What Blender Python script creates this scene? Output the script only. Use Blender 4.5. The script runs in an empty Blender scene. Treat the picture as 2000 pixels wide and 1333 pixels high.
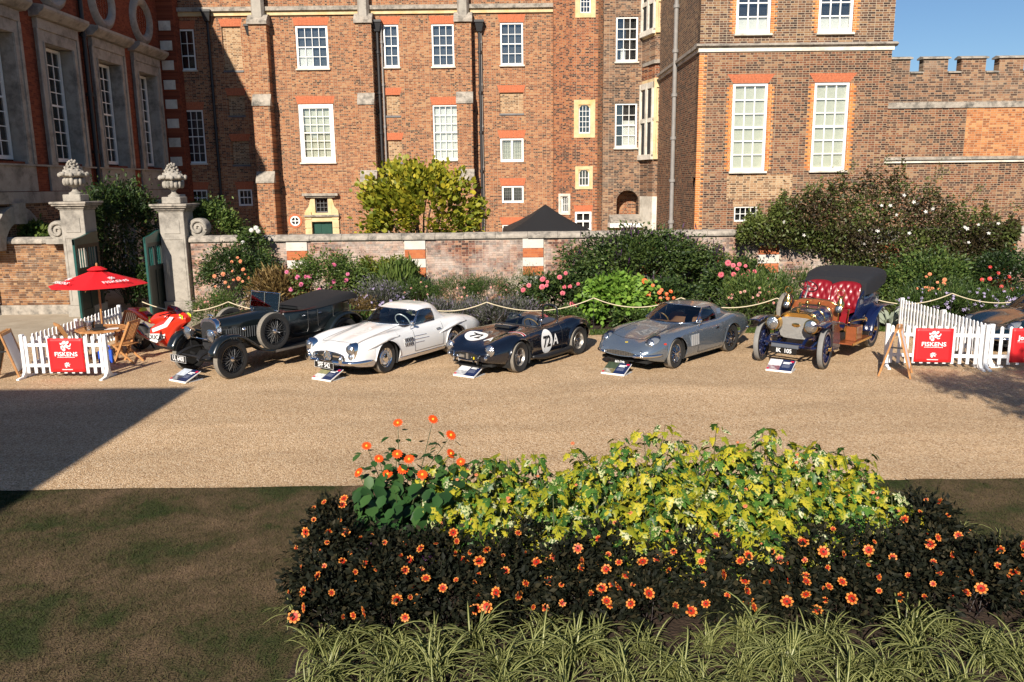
import bpy, bmesh, math, random
import numpy as np
from mathutils import Vector, Matrix
from mathutils.bvhtree import BVHTree
SC = bpy.context.scene
COL = SC.collection
R = math.radians
PI = math.pi
# ------------------------------------------------------------------ camera, sky, sun, exposure
CAM_H, PITCH, ROLL, FPX = 4.0, R(11.0), 0.012, 1578.0
cam_d = bpy.data.cameras.new('camera'); cam = bpy.data.objects.new('camera', cam_d); COL.objects.link(cam)
cam_d.sensor_width = 36.0; cam_d.lens = 36.0 * FPX / 2000.0; cam_d.clip_start = 0.1; cam_d.clip_end = 2000
CAM_R = Matrix.Rotation(PI / 2 - PITCH, 4, 'X') @ Matrix.Rotation(-ROLL, 4, 'Z')
cam.matrix_world = Matrix.Translation((0, 0, CAM_H)) @ CAM_R
SC.camera = cam
SUN_AZ, SUN_EL = R(15.5), R(30.0)      # light travels away from the camera and a little to the right
world = bpy.data.worlds.new('World'); SC.world = world; world.use_nodes = True
wn = world.node_tree.nodes; wl = world.node_tree.links
sky = wn.new('ShaderNodeTexSky'); sky.sky_type = 'NISHITA'; sky.sun_disc = False
sky.sun_elevation = SUN_EL; sky.sun_rotation = R(180) + SUN_AZ; sky.air_density = 1.0; sky.dust_density = 0.0; sky.ozone_density = 6.0
wl.new(sky.outputs[0], wn['Background'].inputs[0]); wn['Background'].inputs[1].default_value = 0.06
sun_d = bpy.data.lights.new('sun', 'SUN'); sun_d.energy = 5.0; sun_d.angle = R(0.5); sun_d.color = (1.0, 0.91, 0.79)
sun_o = bpy.data.objects.new('sun', sun_d); COL.objects.link(sun_o)
ldir = Vector((math.sin(SUN_AZ) * math.cos(SUN_EL), math.cos(SUN_AZ) * math.cos(SUN_EL), -math.sin(SUN_EL)))
sun_o.rotation_euler = ldir.to_track_quat('-Z', 'Y').to_euler(); sun_o.location = (-8, -30, 25)
SC.view_settings.view_transform = 'Standard'; SC.view_settings.look = 'None'; SC.view_settings.gamma = 1.0
SC.view_settings.exposure = 0.62
# ------------------------------------------------------------------ measured photo pixel -> place
def ray(px, py):
    d = CAM_R.to_3x3() @ Vector(((px - 1000) / FPX, -(py - 666.5) / FPX, -1.0))
    return d
def onY(px, py, Y):
    d = ray(px, py); t = Y / d.y; return (d.x * t, CAM_H + d.z * t)          # X, Z on the plane y = Y
def onX(px, py, X):
    d = ray(px, py); t = X / d.x; return (d.y * t, CAM_H + d.z * t)          # Y, Z on the plane x = X
def onZ(px, py, z=0.0):
    d = ray(px, py); t = (z - CAM_H) / d.z; return (d.x * t, d.y * t)
# ------------------------------------------------------------------ scene helpers
def link(o, parent=None):
    COL.objects.link(o)
    if parent is not None: o.parent = parent
    return o
def tag(o, label, cat, group=None, kind=None):
    if label: o['label'] = label
    if cat: o['category'] = cat
    if group: o['group'] = group
    if kind: o['kind'] = kind
    return o
def empty(name, loc=(0, 0, 0), rz=0.0, label=None, cat=None, group=None):
    o = bpy.data.objects.new(name, None); o.empty_display_size = 0.2; COL.objects.link(o)
    o.location = loc; o.rotation_euler = (0, 0, rz)
    tag(o, label, cat, group); return o
def mobj(name, me, parent=None, loc=None, rot=None, scale=None):
    o = bpy.data.objects.new(name, me); link(o, parent)
    if loc is not None: o.location = loc
    if rot is not None: o.rotation_euler = rot
    if scale is not None: o.scale = scale if hasattr(scale, '__len__') else (scale,) * 3
    return o
def copy_tree(o, parent=None):
    c = o.copy(); COL.objects.link(c); c.parent = parent
    for ch in list(o.children): copy_tree(ch, c)
    return c
class MB:
    def __init__(s): s.v = []; s.f = []; s.m = []
    def add(s, vs, fs, mi=0):
        b = len(s.v); s.v += [tuple(p) for p in vs]; s.f += [tuple(i + b for i in f) for f in fs]; s.m += [mi] * len(fs); return s
    def box(s, x0, y0, z0, x1, y1, z1, mi=0):
        vs = [(x, y, z) for z in (z0, z1) for y in (y0, y1) for x in (x0, x1)]
        return s.add(vs, [(0, 2, 3, 1), (4, 5, 7, 6), (0, 1, 5, 4), (2, 6, 7, 3), (0, 4, 6, 2), (1, 3, 7, 5)], mi)
    def bar(s, a, b, w, h, mi=0, up=(0, 0, 1)):
        a = Vector(a); b = Vector(b); d = (b - a).normalized(); u = Vector(up)
        sd = d.cross(u); sd = sd.normalized() if sd.length > 1e-5 else Vector((1, 0, 0)); u = sd.cross(d)
        vs = [p + sd * (sx * w / 2) + u * (sz * h / 2) for p in (a, b) for (sx, sz) in ((-1, -1), (1, -1), (1, 1), (-1, 1))]
        return s.add(vs, [(0, 1, 2, 3), (7, 6, 5, 4), (0, 4, 5, 1), (1, 5, 6, 2), (2, 6, 7, 3), (3, 7, 4, 0)], mi)
    def tube(s, pts, r, n=8, mi=0, closed=False, caps=True):
        pts = [Vector(p) for p in pts]; N = len(pts); rs = r if hasattr(r, '__len__') else [r] * N
        rings = []; ref = None
        for i, p in enumerate(pts):
            a = pts[(i - 1) % N] if (closed or i > 0) else p; b = pts[(i + 1) % N] if (closed or i < N - 1) else p
            d = (b - a).normalized() if (b - a).length > 1e-9 else Vector((0, 0, 1))
            if ref is None: ref = Vector((0, 0, 1)) if abs(d.z) < 0.9 else Vector((1, 0, 0))
            sd = d.cross(ref)
            if sd.length < 1e-5: sd = d.orthogonal()
            sd.normalize(); u = sd.cross(d).normalized(); ref = u
            rings.append([p + (sd * math.cos(2 * PI * k / n) + u * math.sin(2 * PI * k / n)) * rs[i] for k in range(n)])
        vs = [q for rg in rings for q in rg]; fs = []
        for i in range(N if closed else N - 1):
            j = (i + 1) % N
            for k in range(n): fs.append((i * n + k, i * n + (k + 1) % n, j * n + (k + 1) % n, j * n + k))
        if caps and not closed: fs += [tuple(range(n))[::-1], tuple((N - 1) * n + k for k in range(n))]
        return s.add(vs, fs, mi)
    def lathe(s, prof, n=24, axis='Z', o=(0, 0, 0), mi=0, a0=0, a1=2 * PI, capped=False):
        full = abs(a1 - a0 - 2 * PI) < 1e-6; M = n if full else n + 1; vs = []; P = len(prof)
        for k in range(M):
            a = a0 + (a1 - a0) * k / n; c, q = math.cos(a), math.sin(a)
            for (r, h) in prof:
                v = (r * c, r * q, h) if axis == 'Z' else ((r * c, h, r * q) if axis == 'Y' else (h, r * c, r * q))
                vs.append((v[0] + o[0], v[1] + o[1], v[2] + o[2]))
        fs = []
        for k in range(n if full else n):
            k2 = (k + 1) % M
            for i in range(P - 1): fs.append((k * P + i, k2 * P + i, k2 * P + i + 1, k * P + i + 1))
        return s.add(vs, fs, mi)
    def prism(s, poly, h0, h1, plane='XZ', mi=0):
        def P(a, b, h): return (a, h, b) if plane == 'XZ' else ((a, b, h) if plane == 'XY' else (h, a, b))
        n = len(poly); vs = [P(a, b, h0) for a, b in poly] + [P(a, b, h1) for a, b in poly]
        return s.add(vs, [tuple(range(n)), tuple(range(2 * n - 1, n - 1, -1))] + [(i, i + n, (i + 1) % n + n, (i + 1) % n) for i in range(n)], mi)
    def grid(s, G, mi=0, closed_u=False):
        nu = len(G); nv = len(G[0]); vs = [p for r in G for p in r]; fs = []
        for i in range(nu if closed_u else nu - 1):
            j = (i + 1) % nu
            for k in range(nv - 1): fs.append((i * nv + k, j * nv + k, j * nv + k + 1, i * nv + k + 1))
        return s.add(vs, fs, mi)
    def sphere(s, c, r, n=12, m=8, mi=0, sc=(1, 1, 1)):
        pr = [(max(1e-4, math.sin(PI * i / m)), -math.cos(PI * i / m)) for i in range(m + 1)]
        b = len(s.v); s.lathe(pr, n, 'Z', (0, 0, 0), mi)
        for i in range(b, len(s.v)):
            x, y, z = s.v[i]; s.v[i] = (c[0] + x * r * sc[0], c[1] + y * r * sc[1], c[2] + z * r * sc[2])
        return s
    def xf(s, M, start=0):
        for i in range(start, len(s.v)): s.v[i] = tuple(M @ Vector(s.v[i]))
        return s
    def mesh(s, name, mats, smooth=False, fix=True, bevel=0):
        me = bpy.data.meshes.new(name); me.from_pydata(s.v, [], s.f)
        for m in (mats if isinstance(mats, (list, tuple)) else [mats]): me.materials.append(m)
        me.polygons.foreach_set('material_index', s.m)
        if fix:
            bm = bmesh.new(); bm.from_mesh(me)
            bmesh.ops.remove_doubles(bm, verts=bm.verts, dist=1e-5)
            if bevel:
                bmesh.ops.bevel(bm, geom=[e for e in bm.edges if len(e.link_faces) == 2 and e.calc_face_angle(0) > 0.5], offset=bevel, segments=1, affect='EDGES')
            bmesh.ops.recalc_face_normals(bm, faces=bm.faces); bm.to_mesh(me); bm.free()
        if smooth:
            me.polygons.foreach_set('use_smooth', [True] * len(me.polygons))
            if smooth != 'all': 
                try: me.set_sharp_from_angle(angle=R(smooth if smooth is not True else 40))
                except Exception: pass
        me.update(); return me
    def build(s, name, mats, parent=None, smooth=False, bevel=0, fix=True):
        return mobj(name, s.mesh(name, mats, smooth, fix, bevel), parent)
# ------------------------------------------------------------------ materials
MT = {}
def nt(m): return m.node_tree.nodes, m.node_tree.links
def mat(name, col, rough=0.6, metal=0.0, coat=0.0, var=0.0, vs=6.0, bump=0.0, bs=60.0, spec=0.5, trans=0.0, dirt=None, ds=2.0, sheen=0.0):
    if name in MT: return MT[name]
    m = bpy.data.materials.new(name); m.use_nodes = True; N, L = nt(m); b = N['Principled BSDF']
    b.inputs['Base Color'].default_value = (*col, 1); b.inputs['Roughness'].default_value = rough; b.inputs['Metallic'].default_value = metal
    b.inputs['Coat Weight'].default_value = coat; b.inputs['Coat Roughness'].default_value = 0.03; b.inputs['Specular IOR Level'].default_value = spec
    b.inputs['Sheen Weight'].default_value = sheen
    if var or dirt or bump:
        tc = N.new('ShaderNodeTexCoord')
    if var or dirt:
        nz = N.new('ShaderNodeTexNoise'); nz.inputs['Scale'].default_value = vs; nz.inputs['Detail'].default_value = 6; nz.inputs['Roughness'].default_value = 0.65
        L.new(tc.outputs['Object'], nz.inputs['Vector'])
        mp = N.new('ShaderNodeMapRange'); mp.inputs[1].default_value = 0.3; mp.inputs[2].default_value = 0.7; mp.inputs[3].default_value = 1 - var; mp.inputs[4].default_value = 1 + var
        L.new(nz.outputs[0], mp.inputs[0])
        mx = N.new('ShaderNodeVectorMath'); mx.operation = 'SCALE'; mx.inputs[0].default_value = col; L.new(mp.outputs[0], mx.inputs['Scale'])
        out = mx.outputs[0]
        if dirt:
            n2 = N.new('ShaderNodeTexNoise'); n2.inputs['Scale'].default_value = ds; n2.inputs['Detail'].default_value = 8; n2.inputs['Roughness'].default_value = 0.7; L.new(tc.outputs['Object'], n2.inputs['Vector'])
            r2 = N.new('ShaderNodeValToRGB'); r2.color_ramp.elements[0].position = 0.48; r2.color_ramp.elements[1].position = 0.68; L.new(n2.outputs[0], r2.inputs[0])
            m2 = N.new('ShaderNodeMix'); m2.data_type = 'RGBA'; L.new(r2.outputs[0], m2.inputs[0]); L.new(out, m2.inputs[6]); m2.inputs[7].default_value = (*dirt, 1); out = m2.outputs[2]
        L.new(out, b.inputs['Base Color'])
    if bump:
        nb = N.new('ShaderNodeTexNoise'); nb.inputs['Scale'].default_value = bs; nb.inputs['Detail'].default_value = 5; L.new(tc.outputs['Object'], nb.inputs['Vector'])
        bp = N.new('ShaderNodeBump'); bp.inputs['Strength'].default_value = min(1, bump); bp.inputs['Distance'].default_value = 0.02; L.new(nb.outputs[0], bp.inputs['Height']); L.new(bp.outputs[0], b.inputs['Normal'])
    MT[name] = m; return m
def glass(name, tint=(0.75, 0.8, 0.8), refl=0.12, rough=0.02):
    if name in MT: return MT[name]
    m = bpy.data.materials.new(name); m.use_nodes = True; N, L = nt(m); N.remove(N['Principled BSDF'])
    t = N.new('ShaderNodeBsdfTransparent'); t.inputs[0].default_value = (*tint, 1); g = N.new('ShaderNodeBsdfGlossy'); g.inputs['Roughness'].default_value = rough
    fr = N.new('ShaderNodeFresnel'); fr.inputs[0].default_value = 1.5
    ad = N.new('ShaderNodeMath'); ad.operation = 'ADD'; ad.inputs[1].default_value = refl - 0.04; L.new(fr.outputs[0], ad.inputs[0])
    mx = N.new('ShaderNodeMixShader'); L.new(ad.outputs[0], mx.inputs[0]); L.new(t.outputs[0], mx.inputs[1]); L.new(g.outputs[0], mx.inputs[2]); L.new(mx.outputs[0], N['Material Output'].inputs[0])
    MT[name] = m; return m
def brick_mat(name, ramp, mortar, w=0.225, h=0.073, mort=0.009, blotch=None, bscale=0.35, weather=0.25, bump=0.6):
    if name in MT: return MT[name]
    kk = {'brick_range': .8, 'brick_tower': .72, 'brick_tower_upper': .8, 'brick_turret': .85, 'brick_brown': .9}.get(name, 1.0); ramp = [(p, (c[0] * kk, c[1] * kk * .97, c[2] * kk * .92)) for p, c in ramp]; mortar = tuple(v * kk for v in mortar); blotch = tuple(v * kk for v in blotch) if blotch else None
    m = bpy.data.materials.new(name); m.use_nodes = True; N, L = nt(m); b = N['Principled BSDF']; b.inputs['Roughness'].default_value = 0.9; b.inputs['Specular IOR Level'].default_value = 0.2
    tc = N.new('ShaderNodeTexCoord'); sp = N.new('ShaderNodeSeparateXYZ'); L.new(tc.outputs['Object'], sp.inputs[0]); cb = N.new('ShaderNodeCombineXYZ')
    L.new(sp.outputs[0], cb.inputs[0]); L.new(sp.outputs[2], cb.inputs[1])
    wob = N.new('ShaderNodeTexNoise'); wob.inputs['Scale'].default_value = 1.3; L.new(cb.outputs[0], wob.inputs['Vector'])
    wsc = N.new('ShaderNodeVectorMath'); wsc.operation = 'SCALE'; wsc.inputs['Scale'].default_value = 0.02; L.new(wob.outputs['Color'], wsc.inputs[0])
    av = N.new('ShaderNodeVectorMath'); av.operation = 'ADD'; L.new(cb.outputs[0], av.inputs[0]); L.new(wsc.outputs[0], av.inputs[1])
    br = N.new('ShaderNodeTexBrick'); br.offset = 0.5; br.squash = 0.55; br.squash_frequency = 2
    L.new(av.outputs[0], br.inputs['Vector']); br.inputs['Scale'].default_value = 1.0
    br.inputs['Color1'].default_value = (0, 0, 0, 1); br.inputs['Color2'].default_value = (1, 1, 1, 1); br.inputs['Mortar'].default_value = (0.5, 0.5, 0.5, 1)
    br.inputs['Mortar Size'].default_value = mort; br.inputs['Mortar Smooth'].default_value = 0.25; br.inputs['Brick Width'].default_value = w; br.inputs['Row Height'].default_value = h; br.inputs['Bias'].default_value = 0.0
    nz = N.new('ShaderNodeTexNoise'); nz.inputs['Scale'].default_value = bscale; nz.inputs['Detail'].default_value = 7; nz.inputs['Roughness'].default_value = 0.6; L.new(cb.outputs[0], nz.inputs['Vector'])
    sh = N.new('ShaderNodeMath'); sh.operation = 'MULTIPLY_ADD'; sh.inputs[1].default_value = 0.9; sh.inputs[2].default_value = -0.45; L.new(nz.outputs[0], sh.inputs[0])
    ad = N.new('ShaderNodeMath'); ad.operation = 'ADD'; L.new(br.outputs['Color'], ad.inputs[0]); L.new(sh.outputs[0], ad.inputs[1])
    rp = N.new('ShaderNodeValToRGB'); L.new(ad.outputs[0], rp.inputs[0]); el = rp.color_ramp.elements
    while len(el) < len(ramp): el.new(0.5)
    for e, (p, c) in zip(el, ramp): e.position = p; e.color = (*c, 1)
    mix = N.new('ShaderNodeMix'); mix.data_type = 'RGBA'; L.new(br.outputs['Fac'], mix.inputs[0]); L.new(rp.outputs[0], mix.inputs[6]); mix.inputs[7].default_value = (*mortar, 1)
    out = mix.outputs[2]
    if blotch:
        n2 = N.new('ShaderNodeTexNoise'); n2.inputs['Scale'].default_value = 0.8; n2.inputs['Detail'].default_value = 9; n2.inputs['Roughness'].default_value = 0.72; L.new(cb.outputs[0], n2.inputs['Vector'])
        r2 = N.new('ShaderNodeValToRGB'); r2.color_ramp.elements[0].position = 0.5; r2.color_ramp.elements[1].position = 0.72; L.new(n2.outputs[0], r2.inputs[0])
        mf = N.new('ShaderNodeMath'); mf.operation = 'MULTIPLY'; mf.inputs[1].default_value = weather; L.new(r2.outputs[0], mf.inputs[0])
        m2 = N.new('ShaderNodeMix'); m2.data_type = 'RGBA'; L.new(mf.outputs[0], m2.inputs[0]); L.new(out, m2.inputs[6]); m2.inputs[7].default_value = (*blotch, 1); out = m2.outputs[2]
    L.new(out, b.inputs['Base Color'])
    iv = N.new('ShaderNodeMath'); iv.operation = 'SUBTRACT'; iv.inputs[0].default_value = 1; L.new(br.outputs['Fac'], iv.inputs[1])
    bp = N.new('ShaderNodeBump'); bp.inputs['Strength'].default_value = bump; bp.inputs['Distance'].default_value = 0.012; L.new(iv.outputs[0], bp.inputs['Height']); L.new(bp.outputs[0], b.inputs['Normal'])
    MT[name] = m; return m
def ramp_mat(name, stops, scale=5.0, detail=6, rough=0.9, bump=0.0, bs=40, bdist=0.02, dist=0.0, spec=0.3, mid=None):
    if name in MT: return MT[name]
    m = bpy.data.materials.new(name); m.use_nodes = True; N, L = nt(m); b = N['Principled BSDF']; b.inputs['Roughness'].default_value = rough; b.inputs['Specular IOR Level'].default_value = spec
    tc = N.new('ShaderNodeTexCoord'); nz = N.new('ShaderNodeTexNoise'); nz.inputs['Scale'].default_value = scale; nz.inputs['Detail'].default_value = detail; nz.inputs['Roughness'].default_value = 0.7; nz.inputs['Distortion'].default_value = dist
    L.new(tc.outputs['Object'], nz.inputs['Vector']); rp = N.new('ShaderNodeValToRGB'); L.new(nz.outputs[0], rp.inputs[0]); el = rp.color_ramp.elements
    while len(el) < len(stops): el.new(0.5)
    for e, (p, c) in zip(el, stops): e.position = p; e.color = (*c, 1)
    L.new(rp.outputs[0], b.inputs['Base Color'])
    if bump:
        nb = N.new('ShaderNodeTexNoise'); nb.inputs['Scale'].default_value = bs; nb.inputs['Detail'].default_value = 4; L.new(tc.outputs['Object'], nb.inputs['Vector'])
        bp = N.new('ShaderNodeBump'); bp.inputs['Strength'].default_value = bump; bp.inputs['Distance'].default_value = bdist; L.new(nb.outputs[0], bp.inputs['Height']); L.new(bp.outputs[0], b.inputs['Normal'])
    MT[name] = m; return m
def leaf_mat(name, stops, rough=0.5, transl=0.25, mottle=None, mscale=60.0, mlo=0.5, mhi=0.56):
    """per-leaf tint attribute -> colour ramp; optional pale mottling like a variegated leaf"""
    if name in MT: return MT[name]
    m = bpy.data.materials.new(name); m.use_nodes = True; N, L = nt(m); b = N['Principled BSDF']; b.inputs['Roughness'].default_value = rough; b.inputs['Specular IOR Level'].default_value = 0.35
    at = N.new('ShaderNodeAttribute'); at.attribute_name = 'tint'; oi = N.new('ShaderNodeObjectInfo')
    ad = N.new('ShaderNodeMath'); ad.operation = 'ADD'; L.new(at.outputs['Fac'], ad.inputs[0]); ad.inputs[1].default_value = 0
    rp = N.new('ShaderNodeValToRGB'); L.new(ad.outputs[0], rp.inputs[0]); el = rp.color_ramp.elements
    while len(el) < len(stops): el.new(0.5)
    for e, (p, c) in zip(el, stops): e.position = p; e.color = (*c, 1)
    out = rp.outputs[0]
    if mottle:
        tc = N.new('ShaderNodeNewGeometry'); nz = N.new('ShaderNodeTexNoise'); nz.inputs['Scale'].default_value = mscale; nz.inputs['Detail'].default_value = 4; L.new(tc.outputs['Position'], nz.inputs['Vector'])
        r2 = N.new('ShaderNodeMapRange'); r2.inputs[1].default_value = mlo; r2.inputs[2].default_value = mhi; L.new(nz.outputs[0], r2.inputs[0])
        m2 = N.new('ShaderNodeMix'); m2.data_type = 'RGBA'; L.new(r2.outputs[0], m2.inputs[0]); L.new(out, m2.inputs[6]); m2.inputs[7].default_value = (*mottle, 1); out = m2.outputs[2]
    L.new(out, b.inputs['Base Color'])
    tr = N.new('ShaderNodeBsdfTranslucent'); L.new(out, tr.inputs[0]); mx = N.new('ShaderNodeMixShader'); mx.inputs[0].default_value = transl
    L.new(b.outputs[0], mx.inputs[1]); L.new(tr.outputs[0], mx.inputs[2]); L.new(mx.outputs[0], N['Material Output'].inputs[0])
    MT[name] = m; return m
def text_mesh(s, size, font_scale_x=1.0, bold=0.0, extrude=0.0, align='CENTER'):
    cu = bpy.data.curves.new('lettering', 'FONT'); cu.body = s; cu.size = size; cu.align_x = align; cu.align_y = 'CENTER'; cu.offset = bold; cu.extrude = extrude; cu.resolution_u = 3
    o = bpy.data.objects.new('lettering', cu); COL.objects.link(o)
    dg = bpy.context.evaluated_depsgraph_get(); me = bpy.data.meshes.new_from_object(o.evaluated_get(dg))
    bpy.data.objects.remove(o); bpy.data.curves.remove(cu)
    if font_scale_x != 1.0: me.transform(Matrix.Scale(font_scale_x, 4, (1, 0, 0)))
    return me
def text_obj(s, size, m, parent, M, sx=1.0, bold=0.0, align='CENTER', name='lettering'):
    me = text_mesh(s, size, sx, bold, 0, align); me.materials.clear(); me.materials.append(m)
    o = mobj(name, me, parent); o.matrix_local = M; return o
def spline(keys, x):
    """monotone-ish cubic through (x, v...) keys"""
    xs = [k[0] for k in keys]
    if x <= xs[0]: return np.array(keys[0][1], float)
    if x >= xs[-1]: return np.array(keys[-1][1], float)
    i = max(j for j in range(len(xs) - 1) if xs[j] <= x)
    P = [np.array(k[1], float) for k in keys]; h = xs[i + 1] - xs[i]; t = (x - xs[i]) / h
    def slope(j):
        if j == 0: return (P[1] - P[0]) / (xs[1] - xs[0])
        if j == len(xs) - 1: return (P[-1] - P[-2]) / (xs[-1] - xs[-2])
        a = (P[j] - P[j - 1]) / (xs[j] - xs[j - 1]); b = (P[j + 1] - P[j]) / (xs[j + 1] - xs[j]); h0 = xs[j] - xs[j - 1]; h1 = xs[j + 1] - xs[j]
        with np.errstate(divide='ignore', invalid='ignore'):
            w = (2 * h1 + h0) / np.where(a == 0, 1, a) + (h1 + 2 * h0) / np.where(b == 0, 1, b)
            r = 3 * (h0 + h1) / w
        return np.where(a * b <= 0, 0, r)
    m0, m1 = slope(i), slope(i + 1)
    return (2 * t**3 - 3 * t**2 + 1) * P[i] + (t**3 - 2 * t**2 + t) * h * m0 + (-2 * t**3 + 3 * t**2) * P[i + 1] + (t**3 - t**2) * h * m1
# ------------------------------------------------------------------ shared materials
BR_RANGE = brick_mat('brick_range', [(0.0, (0.07, 0.04, 0.032)), (0.16, (0.2, 0.08, 0.045)), (0.5, (0.37, 0.14, 0.066)), (0.75, (0.46, 0.19, 0.085)), (1.0, (0.52, 0.29, 0.15))], (0.45, 0.34, 0.23), w=0.2, h=0.072, mort=0.0085, blotch=(0.42, 0.27, 0.17), weather=0.3)
BR_TUR = brick_mat('brick_turret', [(0.0, (0.04, 0.022, 0.022)), (0.25, (0.15, 0.05, 0.03)), (0.5, (0.34, 0.11, 0.05)), (0.8, (0.43, 0.15, 0.06)), (1.0, (0.45, 0.2, 0.09))], (0.42, 0.31, 0.21), w=0.2, h=0.07, mort=0.008, bscale=0.6)
BR_TOW = brick_mat('brick_tower', [(0.0, (0.05, 0.03, 0.028)), (0.35, (0.13, 0.062, 0.042)), (0.6, (0.26, 0.1, 0.055)), (0.85, (0.36, 0.165, 0.085)), (1.0, (0.42, 0.26, 0.15))], (0.46, 0.35, 0.24), w=0.22, h=0.075, mort=0.01, bscale=0.5, blotch=(0.4, 0.28, 0.18), weather=0.3)
BR_TOPD = brick_mat('brick_tower_upper', [(0.0, (0.05, 0.032, 0.028)), (0.35, (0.13, 0.07, 0.048)), (0.6, (0.22, 0.11, 0.065)), (0.85, (0.3, 0.17, 0.09)), (1.0, (0.36, 0.24, 0.14))], (0.5, 0.41, 0.3), w=0.24, h=0.075, mort=0.009, bscale=0.5)
BR_DARK = brick_mat('brick_brown', [(0.0, (0.045, 0.032, 0.03)), (0.35, (0.12, 0.07, 0.05)), (0.6, (0.22, 0.115, 0.07)), (0.85, (0.31, 0.17, 0.1)), (1.0, (0.36, 0.23, 0.14))], (0.36, 0.28, 0.2), w=0.24, h=0.075, mort=0.008, bscale=0.5, blotch=(0.32, 0.27, 0.21), weather=0.5)
BR_BUFF = brick_mat('brick_buff', [(0.0, (0.11, 0.065, 0.04)), (0.4, (0.28, 0.155, 0.085)), (0.7, (0.38, 0.23, 0.125)), (1.0, (0.44, 0.3, 0.18))], (0.5, 0.4, 0.27), w=0.235, h=0.073, mort=0.009)
BR_RED_SH = brick_mat('brick_red_shaded', [(0.0, (0.13, 0.035, 0.02)), (0.5, (0.2, 0.05, 0.026)), (1.0, (0.25, 0.07, 0.035))], (0.2, 0.08, 0.05), w=0.22, h=0.068, mort=0.004, bump=0.3)  # fine red brick darkened: the left wing's shade is put into the colour
BR_RED = brick_mat('brick_fine_red', [(0.0, (0.3, 0.085, 0.04)), (0.5, (0.4, 0.12, 0.05)), (1.0, (0.46, 0.16, 0.065))], (0.4, 0.18, 0.1), w=0.22, h=0.068, mort=0.004, bump=0.3)
BR_ORNG = brick_mat('brick_rubbed_orange', [(0.0, (0.42, 0.13, 0.04)), (0.5, (0.56, 0.2, 0.055)), (1.0, (0.62, 0.26, 0.08))], (0.6, 0.42, 0.25), w=0.24, h=0.075, mort=0.008, bump=0.4)
ARCH = mat('gauged_red_brick', (0.46, 0.13, 0.055), 0.85, var=0.25, vs=14)
STONE = mat('portland_stone', (0.34, 0.31, 0.265), 0.85, var=0.15, vs=3, bump=0.25, bs=25, dirt=(0.15, 0.135, 0.115), ds=1.6)
STONEW = mat('pale_stone', (0.66, 0.61, 0.52), 0.85, var=0.12, vs=3, bump=0.2, bs=25, dirt=(0.4, 0.36, 0.29), ds=1.4)
STONEY = mat('ochre_stone', (0.6, 0.46, 0.26), 0.88, var=0.2, vs=2.5, bump=0.25, bs=25, dirt=(0.62, 0.38, 0.14), ds=1.1)
STONEL = mat('lichen_stone', (0.34, 0.3, 0.25), 0.95, var=0.3, vs=5, bump=0.6, bs=30, dirt=(0.09, 0.085, 0.075), ds=3)
STONEG = mat('urn_stone', (0.33, 0.3, 0.255), 0.92, var=0.22, vs=5, bump=0.5, bs=28, dirt=(0.16, 0.15, 0.13), ds=2.6)
LEAD = mat('lead_grey', (0.12, 0.12, 0.125), 0.55, var=0.2, vs=4)
PIPEB = mat('pipe_black', (0.02, 0.02, 0.022), 0.5)
PIPEG = mat('pipe_grey', (0.24, 0.225, 0.21), 0.6, var=0.15)
WHITE = mat('window_paint_white', (0.82, 0.81, 0.77), 0.45, var=0.04)
ROOMD = mat('dark_room', (0.022, 0.022, 0.024), 0.9)
BLIND = mat('cream_shutter', (0.62, 0.6, 0.48), 0.7, var=0.06)
BLINDW = mat('white_curtain', (0.78, 0.76, 0.7), 0.8)
BLINDG = mat('grey_blind', (0.07, 0.075, 0.085), 0.8, var=0.1)
PANE = glass('window_glass', (0.9, 0.92, 0.92), 0.10)
PANED = glass('old_dark_glass', (0.6, 0.63, 0.66), 0.16, 0.04)
IRON = mat('black_iron', (0.015, 0.015, 0.016), 0.5)
rng = random.Random(7)
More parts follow.
